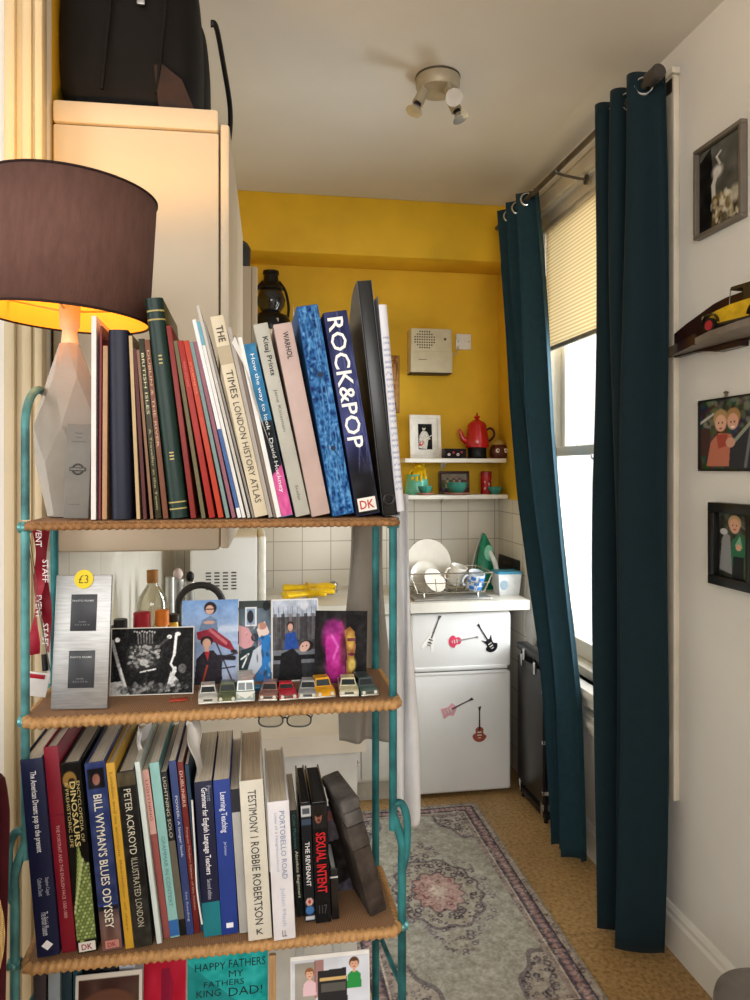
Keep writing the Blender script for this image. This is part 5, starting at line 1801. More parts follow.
rv.rect(0, 0.03, 1, 0.12, '#c2c4c8').rect(0.15, 0.05, 0.85, 0.10, '#54585e').rect(0, 0.14, 1, 0.19, '#3c4a5c').ell(0.5, 0.83, 0.35, 0.033, '#c8a8a0').ell(0.5, 0.83, 0.16, 0.016, '#b02828').ell(0.5, 0.90, 0.4, 0.036, '#3f6fa8').rect(0.1, 0.95, 0.9, 0.98, '#c0c4cc')
dvd = bot.book('The Revenant film case with a dark grey spine', 305, 315, 300, 803, 930, '#1a1b1e', Y=1.06, d=0.135, cat='film case', name='film_case', art=rv, pages='#26272a', rough=0.25, texts=[('THE REVENANT', 0.33, 0.70, 0.45, '#dcdcdc', 0.5, 0.012)])
si = Pic(26, 110, '#0d0d0f')
si.rect(0.05, 0.03, 0.95, 0.22, '#1e1c1c').ell(0.4, 0.12, 0.22, 0.055, '#8a5a48').ell(0.4, 0.08, 0.26, 0.045, '#17120f').ell(0.42, 0.15, 0.1, 0.015, '#4a2820').noise(30, 0.03)
bot.book('thick black film case with red spine lettering', 315.5, 331, 311, 803, 929, '#0d0d0f', Y=1.055, d=0.135, cat='film case', name='film_case', art=si, pages='#2a2a2c', rough=0.25, texts=[('SEXUAL INTENT', 0.25, 0.75, 0.62, '#b81a22', 0.5, 0.02), ('117', 0.85, 0.92, 0.5, '#4a4a4c', 0.5, 0.0, 'H')])
bot.book('short black cassette case beside the red-lettered film case', 332, 339.5, 330, 869, 929, '#131315', Y=1.06, d=0.11, cat='cassette case', name='cassette_case', pages='#d0d0cc', rough=0.25, bands=[(0.16, 0.19, '#b8b8b8')])

# leaning picture card and dark carved block at the right end
lp = Pic(60, 90, '#3a3436')
lp.poly([(0, 0), (0.6, 0), (0.9, 0.4), (0.7, 1), (0, 1)], '#45404a').ell(0.45, 0.3, 0.3, 0.22, '#5d565c').poly([(0.1, 0.42), (0.95, 0.35), (1, 0.8), (0.1, 0.95)], '#1c1817').ell(0.2, 0.12, 0.2, 0.06, '#8c5a56').noise(14, 0.08)
v = atY(346, 905, 1.13)
pc = thing('picture_card', 'dark picture card leaning between film cases and the carved block', 'card', (v.x, 1.13, SB_ + 0.001), (-0.05, -0.10, -0.1))
cw, chh = 0.05, 0.128
link_mesh('picture', lp.mesh(cw, chh), print_mat(0.3), pc, smooth=0)
MB().bx(-cw / 2, cw / 2, 0.0006, 0.002, 0, chh).build('card_back', mat('#b4b6bc', 0.6), pc)
bl_ = atY(372, 922, 1.06)
tl_ = atY(341, 800, 1.06)
a_ = math.atan2(bl_.x - tl_.x, tl_.z - SB_)
h_ = (tl_.z - SB_) / math.cos(a_)
blk_ = thing('carved_block', 'weathered dark grey carved block leaning against the shelf post', 'block', (bl_.x - 0.003, 1.055, SB_ + .0006), (0, -a_, 0.18))
darkstone = mat('#372e28', 0.75, var=0.35, scale=30, bump=0.8, bscale=60)
greystone = mat('#575350', 0.75, var=0.25, scale=30, bump=0.8, bscale=60)
MB().bx(0, 0.027, 0, 0.10, 0, h_ * .58, 0.003).build('lower_section', darkstone, blk_)
MB().bx(-0.001, 0.027, -0.001, 0.10, h_ * .58, h_ * .78, 0.003).build('middle_section', mat('#423b36', 0.75, var=0.3, scale=30, bump=0.8, bscale=60), blk_)
MB().bx(0, 0.027, 0, 0.10, h_ * .78, h_ * .90, 0.003).build('banded_section', greystone, blk_)
MB().bx(-0.001, 0.028, -0.001, 0.101, h_ * .90, h_, 0.004).build('cap_section', greystone, blk_)
crumple('torn white papers curling up above the lower shelf books', 200, 722, 790, 34, 1.045, -9, '#dcdad6', 5)
crumple('crumpled white paper poking up behind the black Ackroyd hardback', 140, 733, 790, 26, 1.075, -8, '#dcdad6', 9)
st_ = MB().tube(spline([atY(192, 800, 1.046), atY(195, 850, 1.040), atY(197, 890, 1.038), atY(202, 924, 1.038)], 5), 0.0012, 6).build('ribbon_bookmark', mat('#dedcd8', 0.7))
tag(st_, 'white ribbon bookmark dangling in front of the dark red paperback', 'bookmark')
# ================================================================== LAMP
LC = Vector((-0.252, 1.12, ST_))
lamp = thing('table_lamp', 'table lamp with a brown drum shade and faceted pale base, switched on', 'lamp', LC)
R_ = []
for r, dz, tw in ((0.030, 0.0005, 0), (0.046, 0.075, 0.0), (0.049, 0.125, 0.5), (0.030, 0.195, 0.0), (0.014, 0.244, 0.5)):
    n_ = 6
    R_.append([(r * math.cos(2 * PI * (j + tw) / n_), r * math.sin(2 * PI * (j + tw) / n_), dz) for j in range(n_)])
base = MB()
vr = [[base.bm.verts.new(p_) for p_ in r_] for r_ in R_]
for i in range(4):
    A_, B_ = vr[i], vr[i + 1]
    tw = (0, 0, 0.5, 0.0, 0.5)
    half = [0, 0.0, 0.5, 0.0, 0.5]
    for j in range(6):
        k = (j + 1) % 6
        if half[i] == half[i + 1]:
            base.bm.faces.new((A_[j], A_[k], B_[k], B_[j]))
        elif half[i + 1] > half[i]:
            base.bm.faces.new((A_[j], A_[k], B_[j]))
            base.bm.faces.new((A_[k], B_[k], B_[j]))
        else:
            base.bm.faces.new((A_[j], B_[k], B_[j]))
            base.bm.faces.new((A_[j], A_[k], B_[k]))
base.bm.faces.new(list(reversed(vr[0])))
base.bm.faces.new(vr[-1])
base.build('faceted_base', mat('#948e85', 0.15, var=0.03, coat=0.5), lamp, smooth=0)
MB().lathe([(0.012, 0.243), (0.010, 0.262), (0.0135, 0.268), (0.015, 0.315), (0.013, 0.317)], n=20).build('bulb_holder', mat('#d8c8a0', 0.4), lamp)
bz = -0.092
sh_r, sh_h = 0.1140, 0.177
shade_m = mat('#61443c', 0.85, var=0.06, scale=120, bump=0.15, bscale=500, stretch=(1, 1, 0.3))
sd = MB().lathe([(sh_r, bz), (sh_r, bz + sh_h)], n=64, cap=False).build('lamp_shade', shade_m, lamp)
sd.location = (0, 0, 0.372)
sd.rotation_euler = (0, math.radians(3.4), 0)
sd.modifiers.new('thick', 'SOLIDIFY').thickness = 0.0012
m, nt, b = base_mat('glowing_shade_lining')
b.inputs['Base Color'].default_value = lin('#d9a33a')
b.inputs['Roughness'].default_value = 0.6
b.inputs['Emission Color'].default_value = lin('#ffb52e')
b.inputs['Emission Strength'].default_value = 0.35
MB().lathe([(sh_r - 0.002, bz + 0.001), (sh_r - 0.002, bz + sh_h - 0.001)], n=64, cap=False).build('lining', m, sd)
for z in (bz, bz + sh_h):
    rg = MB().tube(arc((0, 0, z), sh_r, 0, 2 * PI * 63 / 64, 63, 'XY'), 0.0018, 6, closed=True)
    rg.build('rim', mat('#2a1a18', 0.8), sd)
fr_ = MB()
for k in range(3):
    a = k * 2 * PI / 3 + 0.5
    fr_.tube([(0.014 * math.cos(a), 0.014 * math.sin(a), -0.08), ((sh_r - .004) * math.cos(a), (sh_r - .004) * math.sin(a), bz + 0.03)], 0.0015, 6)
fr_.build('shade_frame', mat('#c8a860', 0.4), sd)
m, nt, b = base_mat('glowing_bulb')
b.inputs['Emission Color'].default_value = lin('#ffc860')
b.inputs['Emission Strength'].default_value = 3.0
MB().ell((0, 0, 0.352), (0.024, 0.024, 0.036), 18, 12).build('bulb', m, lamp)
LAMP_BULB = (LC.x, LC.y, LC.z + 0.418)

# ================================================================== SMALL THINGS ON THE SHELVES
# grey booklet with a ring-and-bar emblem
v0, v1 = atY(63, 515, 1.045), atY(88, 424, 1.045)
gb = thing('grey_booklet', 'grey card box with a ring and bar emblem against the lamp base', 'box', ((v0.x + v1.x) / 2, 1.045, ST_ + 0.0008), (-0.06, 0.03, 0.0))
gw, gh = v1.x - v0.x, v1.z - ST_
MB().bx(-gw / 2, gw / 2, 0, 0.010, 0.0006, gh, 0.001).build('box_body', mat('#6e6a64', 0.5, var=0.05), gb)
em = '#37352f'
MB().tube(arc((0, -0.0003, gh * .52), gw * .21, 0, 2 * PI * 31 / 32, 31), 0.0012, 6, closed=True).build('emblem_ring', mat(em, 0.5), gb)
MB().bx(-gw * .32, gw * .32, -0.0022, 0.0, gh * .50, gh * .54).build('emblem_bar', mat(em, 0.5), gb)
letter('UNDERGROUND', gb, (0, -0.0026, gh * .52), FRONT, '#a09c94', gw * .56, gh * .018, 0.0, 'lettering')
for k, (tx, f_) in enumerate((('Moquette', 0.3), ('Oyster', 0.25), ('London Transport Museum', 0.6))):
    letter(tx, gb, (0, -0.0005, gh * (0.90 - 0.045 * k)), FRONT, em, gw * f_, gh * .018, 0.0, 'lettering')
letter('museum shop', gb, (-gw * .08, -0.0005, gh * .15), FRONT, em, gw * .42, gh * .016, 0.0, 'lettering')

# silver double photo frame with price sticker
Y_ = 1.062
v0, v1 = atY(47.5, 710, Y_), atY(110, 572, Y_)
pfw, pfh = 0.0745, 0.178
pf = thing('double_photo_frame', 'brushed silver double photo frame with a yellow price sticker', 'photo frame', ((v0.x + v1.x) / 2 + 0.001, Y_ - 0.006, SM_ + .0005), (-0.13, 0.0, -0.10))
silver = mat('#9a9a99', 0.4, 0.75, var=0.08, scale=30, stretch=(1, 1, 12))
MB().bx(-pfw / 2, pfw / 2, 0.0, 0.006, 0, pfh, 0.0012).build('frame_panel', silver, pf)
st2 = MB().prism([(0.006, pfh * .75), (0.0085, pfh * .75), (0.036, 0.004), (0.033, 0.004)], -0.012, 0.012, 'YZ')
st2.build('strut', mat('#2c2c2c', 0.5), pf)
for k, zc in enumerate((0.715, 0.293)):
    o = MB().bx(-pfw * .21, pfw * .25, -0.0012, 0.0008, pfh * (zc - .138), pfh * (zc + .138), 0.0004).build('aperture', mat('#303236', 0.35, var=0.05), pf)
    letter('PHOTO FRAME', o, (0.0006, -0.0017, pfh * (zc + .09)), FRONT, '#b0b2b4', pfw * .38, pfh * .014, 0.01, 'lettering')
    letter('holds', o, (0.0006, -0.0017, pfh * (zc - .068)), FRONT, '#8a8c90', pfw * .12, pfh * .010, 0.0, 'lettering')
    letter('2.5 x 3.5 in', o, (0.0006, -0.0017, pfh * (zc - .09)), FRONT, '#8a8c90', pfw * .26, pfh * .011, 0.0, 'lettering')
stk = MB().cyl((0.0, -0.0016, pfh * .968), (0.0, -0.0003, pfh * .968), 0.0128, n=36).build('price_sticker', mat('#d8c021', 0.5, var=0.03), pf)
letter('£3', stk, (0.0, -0.0022, pfh * .968), FRONT, '#4a3a18', 0.0125, 0.011, -0.01, 'handwriting')

# ---- photo prints standing on the middle shelf
def photo(name, label, cat, pic, px0, px1, ty, by, Y, leanback=0.10, rz=0.0, backhex='#d8d6d0', group=None, roll=0.0):
    a, c = atY(px0, by, Y), atY(px1, ty, Y)
    wd, ht_ = c.x - a.x, c.z - SM_
    t = thing(name, label, cat, ((a.x + c.x) / 2, Y, SM_ + 0.0006), (-leanback, roll, rz), group)
    ht_ /= math.cos(leanback)
    link_mesh('picture', pic.mesh(wd, ht_), print_mat(0.25), t, smooth=0)
    MB().bx(-wd / 2, wd / 2, 0.0003, 0.0010, 0, ht_).build('card_back', mat(backhex, 0.7), t)
    return t


c = Pic(170, 124, '#0c0c0d')
c.noise(10, 0.05)
for k in range(9):
    c.ell(0.28 + 0.03 * k, 0.06 + 0.01 * (k % 3), 0.012, 0.015, '#d0d0d0', al=0.8)
for k in range(6):
    c.line([(0.32 + k * 0.035, 0.10), (0.33 + k * 0.033, 0.24)], 0.012, '#8a8a8a', 0.8)
c.ell(0.40, 0.42, 0.20, 0.20, '#4a4a4a', soft=0.8, al=0.6).blob(110, (0.22, 0.28, 0.58, 0.58), 0.022, ['#9c9c9c', '#5c5c5c', '#c8c8c8', '#2a2a2a'], 0.7)
c.line([(0.36, 0.66), (0.54, 0.62)], 0.012, '#d4d4d4').line([(0.44, 0.66), (0.43, 0.88)], 0.02, '#1a1a1a').ell(0.40, 0.52, 0.05, 0.05, '#e0e0e0', al=0.7)
c.line([(0.78, 0.14), (0.76, 0.42)], 0.025, '#e4e4e4').ell(0.80, 0.11, 0.035, 0.03, '#d8d8d8').line([(0.77, 0.38), (0.72, 0.55), (0.78, 0.66)], 0.018, '#dcdcdc').line([(0.77, 0.62), (0.70, 0.92)], 0.035, '#d4d4d4').poly([(0.66, 0.96), (0.72, 0.66), (0.82, 0.80), (0.80, 0.86)], '#c0c0c0')
c.line([(0.02, 0.2), (0.1, 0.55), (0.2, 0.95)], 0.03, '#bdbdbd', 0.8).poly([(0, 0.80), (0.16, 0.78), (0.25, 1), (0, 1)], '#b4b4b4').line([(0.12, 0.6), (0.22, 0.98)], 0.02, '#d8d8d8')
c.ell(0.5, 0.90, 0.3, 0.06, '#6a6a6a', soft=0.8, al=0.6).ell(0.08, 0.18, 0.03, 0.035, '#f0f0f0').ell(0.70, 0.15, 0.03, 0.03, '#f0f0f0').line([(0.70, 0.15), (0.56, 0.3)], 0.02, '#777777', 0.5).ell(0.86, 0.62, 0.05, 0.07, '#555555')
c.blob(60, (0.1, 0.82, 0.9, 0.98), 0.03, ['#3a3a3a', '#707070', '#161616', '#a0a0a0'], 0.6).noise(50, 0.10).noise(24, 0.06).border(0.02, '#d6d4cc')
photo('concert_print', 'black and white photo print of a band on stage', 'photo', c, 109, 193.5, 628, 692, 1.105, 0.12, -0.05)

c = Pic(110, 160, '#7f9cc4')
c.grad('#6f93c4', '#a8b8d4', 0, 0.5).grad('#8fa4c8', '#a7b2cc', 0.5, 1).noise(8, 0.06).ell(0.85, 0.35, 0.3, 0.04, '#b8c6dc', soft=0.8)
c.poly([(0.30, 0.36), (0.36, 0.24), (0.50, 0.19), (0.62, 0.24), (0.64, 0.38)], '#6c7f9c').ell(0.50, 0.10, 0.11, 0.075, '#241d1e').ell(0.49, 0.12, 0.075, 0.055, '#c59c8c').rect(0.42, 0.105, 0.57, 0.12, '#2a2222').ell(0.48, 0.27, 0.10, 0.02, '#c59c8c')
c.poly([(0.26, 0.38), (0.55, 0.34), (0.86, 0.50), (0.95, 0.62), (0.84, 0.60), (0.55, 0.50), (0.28, 0.47)], '#8f2a3c').line([(0.5, 0.36), (0.78, 0.52)], 0.02, '#c06a74').ell(0.92, 0.62, 0.06, 0.02, '#2a2226').line([(0.6, 0.5), (0.9, 0.98)], 0.01, '#3c3c48').line([(0.66, 0.70), (0.98, 0.64)], 0.014, '#3c3c48').line([(0.72, 0.68), (0.66, 0.98)], 0.01, '#3c3c48').line([(0.68, 0.82), (0.94, 0.80)], 0.01, '#3c3c48')
c.poly([(0.22, 1.0), (0.26, 0.70), (0.40, 0.60), (0.56, 0.60), (0.70, 0.72), (0.72, 1.0)], '#27232c').ell(0.44, 0.49, 0.11, 0.06, '#2a201e').ell(0.44, 0.515, 0.075, 0.055, '#d0a592').rect(0.40, 0.56, 0.48, 0.61, '#d0a592').poly([(0.40, 0.61), (0.49, 0.61), (0.46, 0.72)], '#b02a34').line([(0.45, 0.78), (0.36, 1.0)], 0.012, '#a8402c').line([(0.6, 0.68), (0.92, 0.70)], 0.03, '#27232c')
c.noise(40, 0.03)
photo('postcard', 'sky-blue postcard of two seated men, one in red trousers', 'postcard', c, 181.5, 238, 601, 692, 1.145, 0.10, 0.0)
c = Pic(70, 160, '#4c5a66')
c.noise(10, 0.12).rect(0, 0, 1, 0.1, '#39403f').rect(0.2, 0.08, 0.55, 0.32, '#d0d4d8').rect(0.24, 0.10, 0.5, 0.30, '#8098b0').ell(0.36, 0.2, 0.1, 0.08, '#2c2c34').ell(0.86, 0.07, 0.12, 0.06, '#1d2022')
c.poly([(0, 0.3), (0.3, 0.34), (0.5, 0.5), (0.3, 0.62), (0, 0.55)], '#c9959a').poly([(0.55, 0.36), (0.8, 0.26), (0.95, 0.4), (0.7, 0.55)], '#d8c4bc').ell(0.72, 0.32, 0.14, 0.045, '#b08070').ell(0.5, 0.46, 0.12, 0.05, '#2f3a44')
c.poly([(0, 0.62), (0.5, 0.56), (0.62, 0.9), (0.4, 1), (0, 1)], '#25363c').poly([(0.6, 0.46), (0.98, 0.42), (1, 1), (0.45, 1), (0.62, 0.85)], '#2c74b8').poly([(0.45, 0.62), (0.7, 0.55), (0.72, 0.8), (0.4, 0.98), (0.2, 0.96)], '#b8c0cc').line([(0.08, 0.72), (0.3, 0.66), (0.12, 0.82)], 0.012, '#d8dcd8').blob(30, (0, 0.3, 1, 1), 0.02, ['#d8d4d0', '#20262c', '#a86a70'], 0.5)
photo('postcard', 'narrow postcard of a crowded scene with a bright blue sleeve', 'postcard', c, 238.8, 271, 602, 691, 1.150, 0.10, 0.0)
c = Pic(110, 160, '#8b95a6')
c.grad('#b4bccb', '#8e98a8', 0, 0.3).rect(0, 0.22, 1, 0.62, '#4c4a4e').noise(16, 0.10)
for k in range(6):
    c.rect(0.05 + k * 0.16, 0.18, 0.12 + k * 0.16, 0.5, ['#5d5a5c', '#3a3638', '#6a6468'][k % 3], 0.8)
for k in range(10):
    c.line([(0.1 + k * 0.09, 0.6), (0.05 + k * 0.1, 0.1)], 0.004, '#2c2a2e', 0.7)
c.rect(0, 0.62, 1, 0.8, '#6d7078').rect(0, 0.78, 1, 1, '#2c2c30').rect(0.05, 0.68, 0.95, 0.74, '#17171a')
c.ell(0.40, 0.33, 0.08, 0.055, '#38241e').ell(0.40, 0.345, 0.055, 0.045, '#c49a88').poly([(0.26, 0.62), (0.30, 0.42), (0.50, 0.40), (0.58, 0.60)], '#23468f')
c.poly([(0.14, 0.98), (0.20, 0.66), (0.45, 0.60), (0.62, 0.70), (0.66, 0.98)], '#141417').ell(0.74, 0.575, 0.15, 0.065, '#221a1a').ell(0.70, 0.585, 0.11, 0.06, '#cfa598', -0.2).ell(0.66, 0.58, 0.012, 0.01, '#2a1a1a').ell(0.74, 0.575, 0.012, 0.01, '#2a1a1a').ell(0.70, 0.08, 0.09, 0.06, '#c4c8d2', soft=0.5)
c.noise(40, 0.03).border(0.028, '#d8d6d4')
photo('postcard', 'white-bordered postcard of two men in a winter street', 'postcard', c, 271.8, 319, 600, 690, 1.140, 0.10, 0.02)
c = Pic(100, 130, '#0f0c0e')
c.poly([(0.30, 0.92), (0.22, 0.66), (0.20, 0.42), (0.32, 0.22), (0.50, 0.15), (0.58, 0.3), (0.56, 0.6), (0.6, 0.94)], '#9c1f7c').ell(0.36, 0.38, 0.20, 0.22, '#b02a8a', soft=0.8).ell(0.40, 0.75, 0.18, 0.25, '#a8247f', soft=0.7).ell(0.34, 0.24, 0.16, 0.10, '#7c1a66', soft=0.9).ell(0.55, 0.5, 0.06, 0.3, '#5a1a34', soft=1.2).poly([(0.56, 0.28), (0.66, 0.22), (0.76, 0.30), (0.78, 0.5), (0.76, 0.62), (0.70, 0.94), (0.60, 0.94), (0.62, 0.6)], '#8a5a2e').ell(0.68, 0.40, 0.07, 0.12, '#c09a4a', soft=0.6).ell(0.72, 0.74, 0.07, 0.10, '#b8a04c', soft=0.6).rect(0.62, 0.38, 0.78, 0.42, '#4a1a3c', 0.7).ell(0.7, 0.60, 0.07, 0.02, '#5a1a34').line([(0.32, 0.34), (0.44, 0.50), (0.36, 0.66)], 0.018, '#c65aae', 0.8)
c.noise(26, 0.06).noise(9, 0.07)
photo('purple_print', 'dark print of a magenta and ochre head in profile', 'print', c, 314, 366, 612, 688, 1.118, 0.12, -0.06, '#2a2428', roll=0.03)

# red leaflet fragment and blue pen lying on the middle shelf
v = atY(178, 694, 1.07)
o = MB().box((v.x, 1.075, SM_ + 0.0012), (0.024, 0.012, 0.0016), 0.0006, rot=(0, 0, 0.1)).build('red_tag', mat('#b0402a', 0.5))
tag(o, 'small red paper tag lying on the middle shelf beside the cars', 'tag')
a, c_ = atY(257, 684, 1.092), atY(286, 681, 1.092)
pn = thing('pen', 'bright blue pen lying behind the toy cars', 'pen', ((a.x + c_.x) / 2, 1.101, SM_ + .0052), (0, 0, 0.03))
MB().cyl((-0.026, 0, 0), (0.018, 0, 0), 0.0044, n=16).build('barrel', mat('#1f7aa4', 0.3), pn)
MB().cyl((0.018, 0, 0), (0.032, 0, 0), 0.0048, 0.0046, n=16).build('cap', mat('#155a80', 0.3), pn)

# ---- toy cars
def toycar(label, px, by, kind, hexc, rz=0.0, roof=None, sc=1.0, dy=0.0):
    v = atY(px, by, 1.045)
    L, Wd = 0.062 * sc, 0.0255 * sc
    t = thing('toy_car', label, 'toy car', (v.x, 1.043 + dy, SM_), (0, 0, rz), 'die-cast cars on the middle shelf')
    paint = mat(hexc, 0.28, 0.15, var=0.12, scale=90, coat=0.5)
    h = {'van': 0.031, 'beetle': 0.0235, 'saloon': 0.0215, 'sports': 0.0185, 'estate': 0.0225}[kind] * sc
    g0 = 0.0035 * sc
    bh = {'van': 0.017, 'beetle': 0.013, 'saloon': 0.0125, 'sports': 0.0115, 'estate': 0.0125}[kind] * sc
    bd = MB()
    if kind == 'van':
        prof_ = [(0, g0), (-0.0005, bh), (L * .03, bh + .001), (L, bh), (L, g0)]
    elif kind == 'beetle':
        prof_ = [(0, g0), (0, bh * .62), (L * .06, bh * .9), (L * .25, bh * 1.02), (L * .8, bh), (L * .97, bh * .7), (L, g0)]
    elif kind == 'sports':
        prof_ = [(0, g0), (0, bh * .68), (L * .1, bh * .86), (L * .35, bh), (L * .9, bh), (L, bh * .8), (L, g0)]
    else:
        prof_ = [(0, g0), (0, bh * .82), (L * .03, bh * .92), (L * .3, bh), (L * .95, bh), (L, bh * .85), (L, g0)]
    bd.prism(prof_, -Wd / 2, Wd / 2, 'YZ')
    bd.bevel(0.0014 * sc, 2, 25)
    bd.build('car_body', paint, t)
    y0, y1, y2, y3 = {'van': (.03, .08, .96, .99), 'beetle': (.27, .40, .66, .86), 'saloon': (.28, .40, .68, .80), 'sports': (.36, .48, .66, .80), 'estate': (.28, .38, .90, .97)}[kind]
    wi = Wd * (.46 if kind == 'van' else .45)
    wt_ = Wd * (.42 if kind == 'van' else .36)
    cabz0, cabz1 = bh - 0.0006, h
    cb_ = MB().rings([[(-wi, L * y0, cabz0), (wi, L * y0, cabz0), (wi, L * y3, cabz0), (-wi, L * y3, cabz0)], [(-wt_, L * y1, cabz1), (wt_, L * y1, cabz1), (wt_, L * y2, cabz1), (-wt_, L * y2, cabz1)]])
    cb_.bevel(0.0011 * sc, 2, 30)
    cb_.build('cabin', mat(roof or hexc, 0.28, 0.15, var=0.12, scale=90, coat=0.5), t)
    gl = mat('#1b2226', 0.08, var=0.05)
    if kind == 'beetle' or kind == 'van':
        gl = mat('#2c3438', 0.08, var=0.05)

    def lerp(a, b_, k):
        return a + (b_ - a) * k
    ws = []
    for k in (0.18, 0.82):
        ws.append((lerp(wi, wt_, k) * .86, L * lerp(y0, y1, k) - 0.0007, lerp(cabz0, cabz1, k)))
    (wx0, wy0, wz0), (wx1, wy1, wz1) = ws
    gm = MB()
    if kind == 'van':
        gm.face([(-wx0, wy0, wz0), (-0.0008, wy0, wz0), (-0.0008, wy1, wz1), (-wx1, wy1, wz1)])
        gm.face([(0.0008, wy0, wz0), (wx0, wy0, wz0), (wx1, wy1, wz1), (0.0008, wy1, wz1)])
    else:
        gm.face([(-wx0, wy0, wz0), (wx0, wy0, wz0), (wx1, wy1, wz1), (-wx1, wy1, wz1)])
    for s_ in (-1, 1):
        gm.face([(s_ * (lerp(wi, wt_, .2) + .0006), L * lerp(y0, y1, .2) + .002, lerp(cabz0, cabz1, .2)), (s_ * (lerp(wi, wt_, .2) + .0006), L * lerp(y3, y2, .2) - .002, lerp(cabz0, cabz1, .2)), (s_ * (lerp(wi, wt_, .8) + .0006), L * lerp(y3, y2, .8) - .002, lerp(cabz0, cabz1, .8)), (s_ * (lerp(wi, wt_, .8) + .0006), L * lerp(y0, y1, .8) + .002, lerp(cabz0, cabz1, .8))])
    gm.build('windows', gl, t, smooth=0)
    lt = MB()
    for s_ in (-1, 1):
        lt.cyl((s_ * Wd * .33, -0.0012, bh * .64), (s_ * Wd * .33, 0.002, bh * .64), 0.0024 * sc, n=12)
    lt.build('headlights', mat('#d8d6c8', 0.15, 0.3), t)
    gz = bh * (.42 if kind != 'van' else .34)
    MB().bx(-Wd * .5, Wd * .5, -0.0022, 0.0006, gz - 0.0022, gz + 0.0002, 0.0006).build('bumper', mat('#b8b6ae', 0.25, 0.7), t)
    if kind in ('saloon', 'estate', 'sports'):
        MB().bx(-Wd * .24, Wd * .24, -0.0012, 0.0008, bh * .52, bh * .76, 0.0005).build('grille', mat('#55534e', 0.3, 0.6), t)
    elif kind == 'van':
        MB().prism([(-Wd * .5, bh * .95), (0, bh * .45), (Wd * .5, bh * .95), (Wd * .5, bh * 1.02), (-Wd * .5, bh * 1.02)], -0.0016, 0.0, 'XZ').build('front_chevron', mat('#d0d2cc', 0.3), t)
    for s_ in (-1, 1):
        for yy_ in (0.2, 0.8):
            wl = MB().cyl((s_ * Wd * .36, L * yy_, 0.0046 * sc), (s_ * Wd * .505, L * yy_, 0.0046 * sc), 0.0046 * sc, n=16).build('wheel', black_plastic, t)
            MB().cyl((s_ * Wd * .505, L * yy_, 0.0046 * sc), (s_ * Wd * .515, L * yy_, 0.0046 * sc), 0.0024 * sc, n=12).build('hub', mat('#b4b2ac', 0.3, 0.6), wl)
    return t


toycar('white vintage toy saloon car, first from the left in the row', 208, 709, 'saloon', '#c4c2ba', 0.05)
toycar('olive green toy car, second from the left in the row', 227, 708, 'beetle', '#5d6446', 0.0)
toycar('pale blue toy camper van', 245.5, 707, 'van', '#8fa4a4', 0.02, roof='#b4bcb4')
toycar('bronze toy car between the camper van and the red car', 268, 706, 'saloon', '#8a6258', -0.12)
toycar('bright red toy sports car', 288.5, 705.5, 'sports', '#b8202c', 0.08)
toycar('silver grey toy car beside the red sports car', 307.5, 705, 'saloon', '#8e8f90', -0.10)
toycar('yellow rounded toy car, biggest of the row', 326, 703, 'beetle', '#d8991c', 0.12, sc=1.04)
toycar('cream toy saloon car just right of the yellow car', 349, 703, 'saloon', '#c4bf9c', -0.06, sc=1.05)
toycar('dark green-grey toy car at the right end of the row', 369.5, 702, 'estate', '#4a5f5c', 0.12, roof='#39484a')

# ---- spectacles hanging from the shelf edge
sp0 = atY(285, 720, 1.046)
sg_ = thing('spectacles', 'black-rimmed spectacles hanging below the front edge of the middle shelf', 'spectacles', sp0, (0, 0.05, 0))
bkf = mat('#17181a', 0.3)
for s_ in (-1, 1):
    cx_ = s_ * 0.0195
    pts_ = [(cx_ + 0.0165 * math.copysign(abs(math.cos(a)) ** .75, math.cos(a)), 0, -0.0005 + 0.0088 * math.copysign(abs(math.sin(a)) ** .8, math.sin(a))) for a in np.linspace(0, 2 * PI * 35 / 36, 36)]
    rm_ = MB().tube(pts_, 0.0011, 8, closed=True).build('lens_rim', bkf, sg_)
    MB().rings([[(p_[0], 0.0002, p_[2]) for p_ in pts_], [(p_[0], 0.0006, p_[2]) for p_ in pts_]]).build('lens', glass_mat('#f4f6f6', 0.3), rm_)
    MB().tube([(s_ * 0.0365, 0, 0.004), (s_ * 0.038, 0.004, 0.005), (s_ * 0.037, 0.05, 0.0035)], 0.0010, 8).build('temple', bkf, sg_)
MB().tube(spline([(-0.0035, 0, 0.002), (0, -0.001, 0.004), (0.0035, 0, 0.002)], 5), 0.0011, 8).build('bridge', bkf, sg_)

# ---- red lanyard with badge hanging on the back left post
ly_ = thing('lanyard', 'red lanyard with white letters and a badge hanging from the left posts', 'lanyard', (PXL + 0.004, 1.135, 1.44))
def ribbon(x, y, z0, z1, w_, tw, amp):
    def P(u, v):
        a = 1.1 * math.sin(tw * v * PI)
        return (x + amp * math.sin(v * 5) + (u - .5) * w_ * math.cos(a), y + (u - .5) * w_ * math.sin(a), z0 + (z1 - z0) * v)
    return MB().surf(P, 3, 40)
redm = mat('#94162c', 0.5, var=0.06)
LX = atY(43, 520, 1.13).x
rA = ribbon(LX - 0.008, 1.13, 1.476, 1.285, 0.016, 2.2, 0.004).build('strap', redm, ly_, True, fix=False)
rB = ribbon(LX + 0.000, 1.142, 1.476, 1.285, 0.016, 1.5, -0.004).build('strap', redm, ly_, True, fix=False)
for k, zz_ in enumerate((1.455, 1.405, 1.355, 1.315)):
    letter('VIRGIN'[k % 2:] if False else ('STAFF' if k % 2 else 'EVENT'), ly_, Vector((LX + (0.006 if k % 2 else -0.003), 1.119, zz_)) - ly_.location, DOWN, '#e6d8d8', 0.032, 0.008, 0.01, 'lettering')
MB().tube([(LX + 0.002, 1.130, 1.285), (LX + 0.004, 1.128, 1.262)], 0.0045, 10).build('clip', black_plastic, ly_, True)
